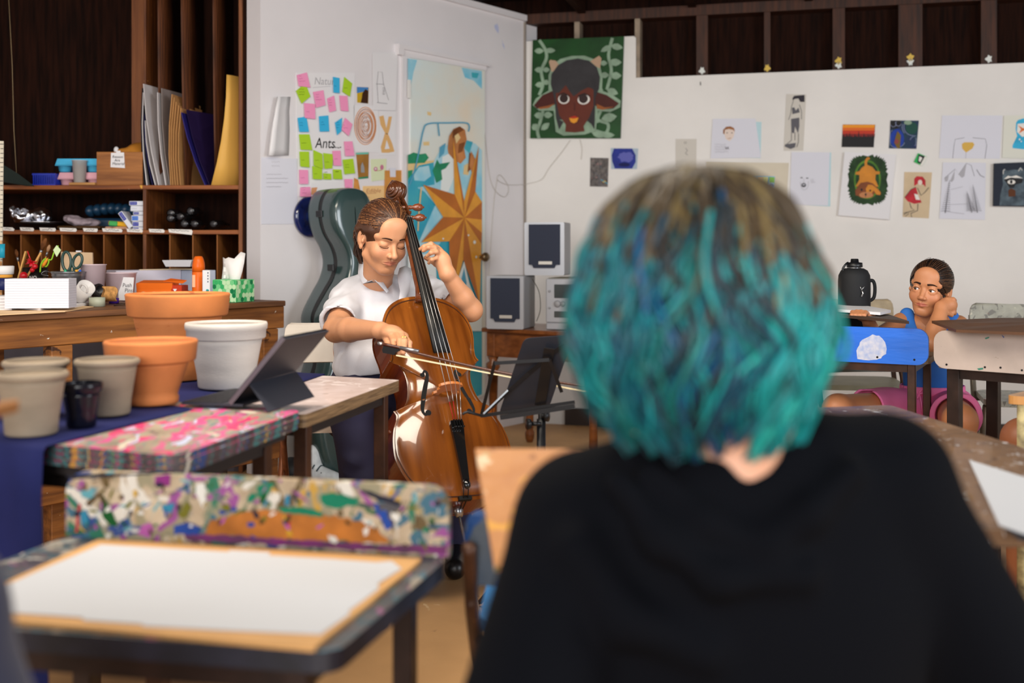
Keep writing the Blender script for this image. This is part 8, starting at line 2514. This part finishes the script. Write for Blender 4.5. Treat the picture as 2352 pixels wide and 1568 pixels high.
sc_ = gf[2]
g = SDF(np.array(gf[1]) - .15, np.array(gf[1]) + .15, .0020)
g.ell(GW(0, -.010, .036), tuple(x * sc_ for x in (.083, .103, .090)), RA, .01)
g.ell(GW(0, -.055, -.005), tuple(x * sc_ for x in (.066, .050, .064)), RA, .015)
g.ell(GW(-.016, .128, -.014), tuple(x * sc_ for x in (.052, .066, .072)), RA, .005, 'sub')
g.ell(GW(0, .088, -.080), tuple(x * sc_ for x in (.084, .090, .066)), RA, .005, 'sub')
for q in (-1, 1): g.ell(GW(q * .082, .002, -.012), tuple(x * sc_ for x in (.018, .024, .034)), RA, .004, 'sub')
g.ell(GW(0, -.115, .050), tuple(x * sc_ for x in (.034, .034, .034)), RA, .01)
g.cap(GW(-.016, .09, .115), GW(-.010, .02, .137), .0012, .0012, .002, 'sub')
X, Y, Z = np.meshgrid(g.ax[0], g.ax[1], g.ax[2], indexing='ij')
l = (np.stack([X, Y, Z], -1) - np.array(gf[1], np.float32)) @ RA.astype(np.float32)
ang = np.arctan2(l[..., 0], l[..., 2] - .02)
g.f = g.f + (np.sin(ang * 50 + 3 * np.sin(l[..., 1] * 40)) * .0008 + np.sin(ang * 105 + l[..., 1] * 30) * .0005).astype(np.float32)
mb = MB(); mb_from(*g.mesh(), mb)
comb(mb, gf, [(-.079, .010, .000), (-.076, .036, .024), (-.066, .056, .044), (-.044, .072, .064), (-.020, .082, .078), (.006, .082, .074), (.034, .074, .056), (.056, .060, .036), (.070, .042, .016), (.079, .018, -.006)], (0, -.010, .036), (.083, .103, .090), (0, -.93, -.05), 700, 5, (0, 1, 1, 2), .0013, 1.022)
rs = random.Random(4)
for i in range(9):
 a = GW(rs.uniform(-.05, .06), rs.uniform(-.05, .06), .122 + rs.uniform(-.01, .004)); mb.tube(spline([a, a + Vector((rs.uniform(-.01, .03), 0, rs.uniform(.002, .010))), a + Vector((rs.uniform(0, .03), .0, rs.uniform(-.015, .003)))], 4), .0006, 4)
mb.build('hair', [hair_g, mat('mid_brown_strands', (84, 56, 38), .34, spec=.5), mat('black_brown_strands', (28, 18, 14), .4, spec=.5)], G1)  # browner strands mixed in at random for varied hair tone
g = SDF((1.30, 3.78, .42), (1.72, 4.12, .90), .0034)
g.ell(P(2135, 792, 3.93), (.107, .080, .125), k=.03); g.ell(P(2139, 868, 3.945), (.100, .078, .125), k=.03)
for a, b in ((P(2083, 722, 3.90), P(2092, 770, 3.855)), (P(2186, 728, 3.915), P(2180, 775, 3.875))):
 g.cap(a, b, .024, .03, .015)
g.wrinkle(.0026, 70, 5, aniso=(.25, .25, 2.2), n=6)
g.path([P(2132, 735, 3.86), P(2131, 770, 3.85)], [.042, .034], .008, 'sub')
g.cap(P(2040, 760, 3.90), P(2070, 775, 3.90), .03, .02, .006, 'sub')
g.plane(P(2140, 903, 3.9), (0, 0, -1))
mb = MB(); mb_from(*g.mesh(), mb); mb.build('tank_top', tank, G1)
g = SDF((1.10, 3.42, .36), (1.80, 4.12, .60), .0036)
g.ell(P(2145, 930, 3.95), (.130, .10, .078), k=.03)
g.path([hR, hR + (kR - hR) * .68], [.080, .075], .03); g.path([hL, hL + (kL - hL) * .62], [.082, .084], .03)
g.wrinkle(.004, 60, 8, aniso=(1.6, 1, .4), n=6)
for hp, kp, fr_ in ((hR, kR, .66), (hL, kL, .60)):
 u = (kp - hp).normalized(); p = hp + (kp - hp) * fr_
 lo = np.array(p) - .15; hi = np.array(p) + .15
 S, X, Y, Z = g.sl(lo, hi)
 t = (X - p.x) * u.x + (Y - p.y) * u.y + (Z - p.z) * u.z
 rad = np.sqrt(np.maximum(0, (X - p.x) ** 2 + (Y - p.y) ** 2 + (Z - p.z) ** 2 - t * t))
 g.f[S] = np.maximum(g.f[S], -np.maximum(-t, rad - .13))
 g.cap(p - u * .03, p + u * .06, .066, .068, .004, 'sub')
g.plane(P(2145, 888, 3.9), (0, 0, 1))
mb = MB(); mb_from(*g.mesh(), mb); mb.build('shorts', pinks, G1)
mb = MB()      # gathered waistband and bow
rows = []
for k_, z in enumerate((0, .012, .024, .032)):
 row = []
 for i in range(121):
  a = 2 * math.pi * i / 120
  r = 1 + .020 * math.sin(i * 1.57) * (1 if k_ in (1, 2) else .5)
  row.append((P(2140, 0, 3.95).x + .110 * r * math.cos(a), 3.945 + .086 * r * math.sin(a), P(0, 900, 3.9).z - .012 + z))
 rows.append(row)
mb.grid(rows, thick=.003)
a = P(2112, 902, 3.835)
mb.tube(spline([a, P(2120, 893, 3.83), P(2124, 900, 3.83), P(2112, 904, 3.83)], 5), .005, 6, flat=.5); mb.tube([a, P(2117, 925, 3.82), P(2120, 948, 3.82)], .006, 6, flat=.4); mb.tube([a, P(2108, 915, 3.825)], .005, 6, flat=.4)
mb.build('waistband', pinks, G1)
mb = MB(); mb.prism([P(2124, 841, 3.842), P(2136, 840, 3.842), P(2135, 847, 3.842), P(2129, 849, 3.842), P(2124, 846, 3.842)], (0, -.002, 0)); mb.build('shirt_emblem', c('faded_red_print', (170, 110, 130), .6), G1)
skin_t = skin('peach_skin', (206, 150, 118), (180, 100, 90))
tee = mat('black_cotton_tee', (5, 6, 11), .9, bump=.08, bs=200, spec=.1)
T1_ = thing('person', 'person with wavy teal hair and a black T-shirt seen from behind', 'person', Vector((.22, 1.14, 0)))
dT = 1.14
hc = P(1600, 735, 1.13)
g = SDF((-.24, .82, .22), (.66, 1.50, 1.16), .005)
RT = np.array(Matrix.Rotation(math.radians(-6), 3, 'Y'))
g.ell(hc + Vector((0, .0, .03)), (.078, .096, .10), k=.02); g.ell(hc + Vector((0, .05, -.04)), (.060, .06, .075), k=.02)
g.path([hc + Vector((.005, .0, -.06)), P(1712, 1060, 1.16), P(1712, 1130, 1.165)], [.052, .054, .070], .02)
sL_, sR_ = P(1345, 1205, 1.16), P(2035, 1105, 1.17)
g.cap(sL_, sR_, .06, .06, .04); g.ell(P(1700, 1330, 1.18), (.20, .11, .19), k=.05); g.ell(P(1720, 1700, 1.22), (.165, .11, .20), k=.05)
eLt, eRt = P(1190, 1700, 1.08), P(2340, 1660, 1.20)
g.path([sL_, eLt, P(1230, 1640, 1.42)], [.052, .040, .03], .02); g.path([sR_, eRt, P(2225, 1400, 1.52)], [.052, .040, .03], .02)
for w_, s_ in ((P(1230, 1640, 1.42), 1), (P(2225, 1400, 1.52), -1)):
 g.cap(w_, w_ + Vector((.02 * s_, .06, -.006)), .026, .03, .012)
 for i in range(4):
  b_ = w_ + Vector(((.02 + .016 * (i - 1.5)) * 1.0, .075, -.004)); finger(g, [b_, b_ + Vector((.004 * (i - 1.5), .035, -.004)), b_ + Vector((.004 * (i - 1.5), .062, -.016))], .0095, .0075)
 b_ = w_ + Vector((.03 * s_, .03, -.005)); finger(g, [b_, b_ + Vector((.022 * s_, .028, -.006)), b_ + Vector((.026 * s_, .052, -.010))], .010, .008)
for s_ in (-1, 1):
 g.path([P(1720, 1820, 1.22) + Vector((s_ * .08, 0, 0)), Vector((.30 + s_ * .12, 1.50, .46))], [.085, .06], .03)
Vt, Qt = g.mesh()
g = SDF((.10, 1.20, .0), (.50, 1.56, .54), .006)
for s_ in (-1, 1): g.path([Vector((.30 + s_ * .12, 1.48, .46)), Vector((.30 + s_ * .12, 1.40, .07)), Vector((.30 + s_ * .12, 1.50, .035))], [.062, .04, .034], .02)
V2, Q2 = g.mesh()
mb, tint = body_obj('b', [(Vt, Qt, 0, None), (V2, Q2, 0, None)], None, None)
body = mb.build('body', skin_t, T1_); add_tint(body, tint)
g = SDF((-.20, .90, .38), (.72, 1.42, 1.0), .0048)
g.cap(P(1345, 1200, 1.16), P(2035, 1100, 1.17), .064, .066, .03)
g.path([P(1500, 1150, 1.155), P(1650, 1122, 1.15), P(1800, 1110, 1.15), P(1900, 1095, 1.16)], [.060, .062, .063, .062], .03)
g.ell(P(1690, 1350, 1.17), (.205, .120, .17), k=.05); g.ell(P(1700, 1660, 1.19), (.205, .130, .22), k=.05)
seL, seR = sL_ + (eLt - sL_) * .90, sR_ + (eRt - sR_) * .80
g.path([P(1335, 1205, 1.155), seL], [.066, .070], .03); g.path([P(2045, 1108, 1.17), seR], [.066, .072], .03)
for pts, r in (([(1420, 1110, 1.06), (1520, 1240, 1.045), (1650, 1330, 1.04), (1850, 1320, 1.05)], .012), ([(1500, 1085, 1.08), (1620, 1200, 1.06), (1760, 1260, 1.055)], .010), ([(1960, 1080, 1.08), (1860, 1180, 1.06), (1780, 1230, 1.06)], .010), ([(1330, 1260, 1.075), (1440, 1420, 1.06), (1620, 1500, 1.05)], .012)):
 g.path([P(*p) for p in pts], [r] * len(pts), .03)
g.wrinkle(.0055, 17, 6, aniso=(1, 1, 1), n=6)
for se, sh_, el in ((seL, sL_, eLt), (seR, sR_, eRt)):
 u = (el - sh_).normalized()
 lo = np.array(se) - .16; hi = np.array(se) + .16
 S, X, Y, Z = g.sl(lo, hi)
 t = (X - se.x) * u.x + (Y - se.y) * u.y + (Z - se.z) * u.z
 rad = np.sqrt(np.maximum(0, (X - se.x) ** 2 + (Y - se.y) ** 2 + (Z - se.z) ** 2 - t * t))
 g.f[S] = np.maximum(g.f[S], -np.maximum(-t, rad - .12))
 g.cap(se - u * .02, se + u * .07, .062, .062, .006, 'sub')
g.path([P(1728, 985, 1.12), P(1724, 1040, 1.10), P(1718, 1088, 1.08)], [.034, .024, .008], .008, 'sub')
g.plane((0, 0, .42), (0, 0, -1))
Vs, Qs = g.mesh(); mb = MB(); mb_from(relax(Vs, Qs, 1, .4), Qs, mb); mb.build('t_shirt', tee, T1_)
jean = mat('teal_grey_jeans', (40, 70, 84), .8, var=.2)
g = SDF((.05, 1.02, .04), (.55, 1.62, .60), .006)
g.ell(P(1720, 1830, 1.22), (.18, .14, .11), k=.04)
for s_ in (-1, 1): g.path([P(1720, 1820, 1.22) + Vector((s_ * .08, 0, 0)), Vector((.30 + s_ * .12, 1.50, .46)), Vector((.30 + s_ * .12, 1.41, .09))], [.10, .075, .055], .03)
g.plane((0, 0, .08), (0, 0, -1)); mb = MB(); mb_from(*g.mesh(), mb); mb.build('jeans', jean, T1_)
mb = MB(); st_c = Vector((.23, 1.22, 0))
st = chair('folding_chair', 'dark stool-like chair under the teal-haired person, below the photo edge', (.24, 1.22, 0), math.radians(-6), c('brown_chair_back', (70, 48, 36), .5), c('brown_chair_seat', (84, 60, 44), .5), leg_m, .38, .37, .395, .43, lean=.0)
cols = [(4, 106, 112), (0, 84, 98), (10, 140, 140), (0, 62, 84), (2, 38, 48), (4, 76, 122), (24, 160, 150), (74, 58, 36), (36, 28, 20), (126, 106, 64), (2, 98, 94)]
hm = [mat('teal_lock_%s' % 'abcdefghijk'[i], cc, .5, var=.2, vs=18) for i, cc in enumerate(cols)]
core = mat('dark_teal_hair_core', (3, 52, 60), .7, var=.5, vs=14, bump=.6, bs=40, rgb2=(6, 26, 30))
hc = P(1597, 700, 1.13)
g = SDF(np.array(hc) - .18, np.array(hc) + .18, .005)
g.ell(hc + Vector((-.006, 0, .040)), (.082, .096, .090), k=.03); g.ell(hc + Vector((0, 0, -.035)), (.098, .084, .085), k=.03)
g.wrinkle(.006, 60, 3, aniso=(1.4, 1, .5), n=6)
mb = MB(); V, Q = g.mesh(); mb_from(V, Q, mb, 11)
rs = random.Random(17)
prof = [(0.0, .012, .140), (.10, .050, .131), (.22, .078, .104), (.36, .096, .064), (.50, .108, .022), (.64, .117, -.020), (.78, .117, -.062), (.90, .100, -.108), (1.0, .074, -.150)]
def on_prof(t):
 for a, b in zip(prof, prof[1:]):
  if t <= b[0] + 1e-6:
   u = (t - a[0]) / (b[0] - a[0])
   return a[1] + (b[1] - a[1]) * u, a[2] + (b[2] - a[2]) * u
 return prof[-1][1:]
for i in range(330):
 az = rs.uniform(-math.pi * 1.0, 0.0) if rs.random() < .72 else rs.uniform(0, math.pi)
 dirv = Vector((math.cos(az), math.sin(az), 0))
 st_ = rs.choice((0, 0, .06, .15, .28, .42))
 en = rs.uniform(.66, .98) if st_ < .25 else rs.uniform(.82, 1.02)
 ph, ph2, am, fr_ = rs.uniform(0, 6.28), rs.uniform(0, 6.28), rs.uniform(.008, .026), rs.uniform(10, 16)
 sw_, lift = rs.uniform(-.7, .7), rs.uniform(-.012, .009)
 if dirv.y > .2: lift -= .01
 curl = rs.uniform(-1, 1)
 M_ = 16
 pts = []
 for k_ in range(M_ + 1):
  t = st_ + (en - st_) * k_ / M_
  R, z = on_prof(t)
  az2 = az + sw_ * (t - st_)
  d = Vector((math.cos(az2), math.sin(az2) * .88, 0)); tang = Vector((-math.sin(az2), math.cos(az2), 0))
  grow = min(1, .15 + 1.3 * t)
  w = am * math.sin(t * fr_ + ph) * grow
  tipk = max(0, k_ / M_ - .7) / .3
  pts.append(hc + Vector((.004 - .016 * max(0, .5 - t) + .016 * max(0, t - .6), 0, 0)) + d * (R + lift * grow + .35 * am * math.cos(t * fr_ + ph2) * grow + .012 * curl * tipk) + tang * (w + .010 * curl * tipk) + Vector((0, 0, z)))
 x = dirv.x
 if x > .5: pal = (2, 6, 0, 2, 10, 0)
 elif x < -.55: pal = (0, 10, 1, 2, 1, 4)
 else: pal = (1, 3, 4, 5, 3, 4, 10, 4, 0, 2)
 base = rs.choice(pal)
 lim0 = (.52 if x > .2 else .40 if x < -.35 else .30) * rs.uniform(.45, 1.15)
 if rs.random() < .10: lim0 = .6
 for sidx in range(8):
  ca_, sa_ = math.cos(sidx * 2.4), math.sin(sidx * 2.4)
  rr = .0062 * math.sqrt((sidx + .5) / 8)
  jit = rs.uniform(-.004, .004)
  r0 = rs.uniform(.0020, .0037)
  Pp, rad = [], []
  for q, p in enumerate(pts):
   t = q / M_
   sp = (.5 + 1.3 * math.sin(math.pi * min(1, t * 1.05))) * (1.4 if t < .75 else 1.4 - (t - .75) * 3)
   Pp.append(p + Vector((ca_ * rr, sa_ * rr, .4 * ca_ * rr)) * sp * 1.5 + Vector((jit * t, 0, jit * .6)))
   rad.append(r0 * (1 if t < .7 else 1 - .75 * (t - .7) / .3))
  lim = lim0 + rs.uniform(-.04, .05)
  cut = next((q for q in range(M_ + 1) if st_ + (en - st_) * q / M_ > lim), M_)
  root = rs.choice((7, 8, 9, 7, 7, 8))
  col = base if rs.random() < .7 else rs.choice(pal)
  if cut > 1: mb.tube(Pp[:cut + 1], rad[:cut + 1], 4, mi=root, caps=False)
  if cut < M_ - 1: mb.tube(Pp[max(0, cut):], rad[max(0, cut):], 4, mi=col, caps=False)
mb.build('hair', hm + [core], T1_)
N1 = thing('person', 'person in dark navy cropped by the left edge, only a sleeve showing', 'person', Vector((-.50, .86, 0)))
g = SDF((-.92, .55, .02), (-.22, 1.15, 1.12), .007)
hN = Vector((-.60, .86, .98))
g.ell(hN, (.075, .09, .105)); g.path([hN, Vector((-.60, .86, .84))], [.05, .055], .02); g.ell((-.60, .86, .66), (.15, .10, .20), k=.05); g.ell((-.60, .86, .48), (.16, .12, .10), k=.04)
shN, elN = P(-195, 1400, .88), P(-30, 1760, .92)
g.path([Vector((-.60, .86, .77)), shN], [.06, .05], .03); g.path([shN, elN, Vector((-.52, 1.02, .50))], [.045, .038, .028], .02)
for s_ in (-1, 1): g.path([Vector((-.60 + s_ * .08, .86, .46)), Vector((-.60 + s_ * .1, 1.06, .44)), Vector((-.60 + s_ * .1, 1.04, .06))], [.08, .06, .04], .03)
mb = MB(); mb_from(*g.mesh(), mb); body = mb.build('body', skin_a, N1); add_tint(body, [0] * len(body.data.vertices))
g = SDF((-.92, .62, .36), (-.22, 1.12, .88), .006)
g.ell((-.60, .86, .66), (.175, .125, .215), k=.05); g.path([Vector((-.60, .86, .77)), shN], [.075, .062], .03); g.path([shN, elN], [.060, .056], .02); g.wrinkle(.004, 30, 4); g.plane((0, 0, .42), (0, 0, -1))
mb = MB(); mb_from(*g.mesh(), mb); mb.build('navy_top', mat('dark_navy_knit', (22, 28, 58), .85, sheen=.2), N1)
g = SDF((-.92, .70, .03), (-.30, 1.18, .58), .007)
g.ell((-.60, .86, .46), (.175, .135, .11), k=.04)
for s_ in (-1, 1): g.path([Vector((-.60 + s_ * .08, .86, .46)), Vector((-.60 + s_ * .1, 1.06, .44)), Vector((-.60 + s_ * .1, 1.04, .08))], [.09, .072, .055], .03)
mb = MB(); mb_from(*g.mesh(), mb); mb.build('trousers', mat('dark_trousers', (26, 26, 34), .8), N1)
mb = MB(); mb.ball(hN + Vector((0, -.012, .03)), (.088, .10, .10), 24); mb.build('hair', hair_m, N1)
K1 = thing('person', 'person cropped by the right edge, only a bare brown knee showing', 'person', Vector((1.80, 3.0, 0)))
g = SDF((1.30, 2.60, .0), (2.32, 3.30, 1.12), .008)
kk = P(2352, 1010, 3.06)
hK = Vector((1.98, 2.92, .50))
g.path([hK, kk, Vector((kk.x + .02, kk.y + .06, .06)), Vector((kk.x + .0, kk.y - .06, .03))], [.085, .056, .036, .025], .03); g.path([hK + Vector((.1, .05, 0)), kk + Vector((.20, .02, 0)), Vector((kk.x + .22, kk.y + .08, .06))], [.085, .056, .036], .03)
g.ell(hK + Vector((.05, .05, .16)), (.12, .09, .20), k=.05); g.path([hK + Vector((.05, .05, .34)), hK + Vector((.05, .04, .46))], [.05, .04], .03); g.ell(hK + Vector((.05, .03, .50)), (.066, .08, .09), k=.02)
g.path([hK + Vector((-.07, .04, .30)), hK + Vector((-.10, -.10, .18)), hK + Vector((-.02, -.22, .22))], [.035, .03, .022], .02); g.path([hK + Vector((.17, .04, .30)), hK + Vector((.20, -.10, .18)), hK + Vector((.12, -.22, .22))], [.035, .03, .022], .02)
mb = MB(); mb_from(*g.mesh(), mb); body = mb.build('body', skin('deep_tan_skin', (150, 92, 60), (140, 70, 60)), K1); add_tint(body, [0] * len(body.data.vertices))
g = SDF((1.80, 2.68, .44), (2.30, 3.18, .90), .008)
g.ell(hK + Vector((.05, .05, .16)), (.135, .105, .215), k=.05); g.ell(hK + Vector((.05, .03, .02)), (.15, .13, .08), k=.04); g.plane(hK + Vector((0, 0, -.03)), (0, 0, -1))
mb = MB(); mb_from(*g.mesh(), mb); mb.build('shirt', c('grey_tee', (90, 90, 96), .8), K1)
mb = MB(); mb.ball(hK + Vector((.05, .045, .53)), (.074, .085, .08), 20); mb.build('hair', hair_g, K1)
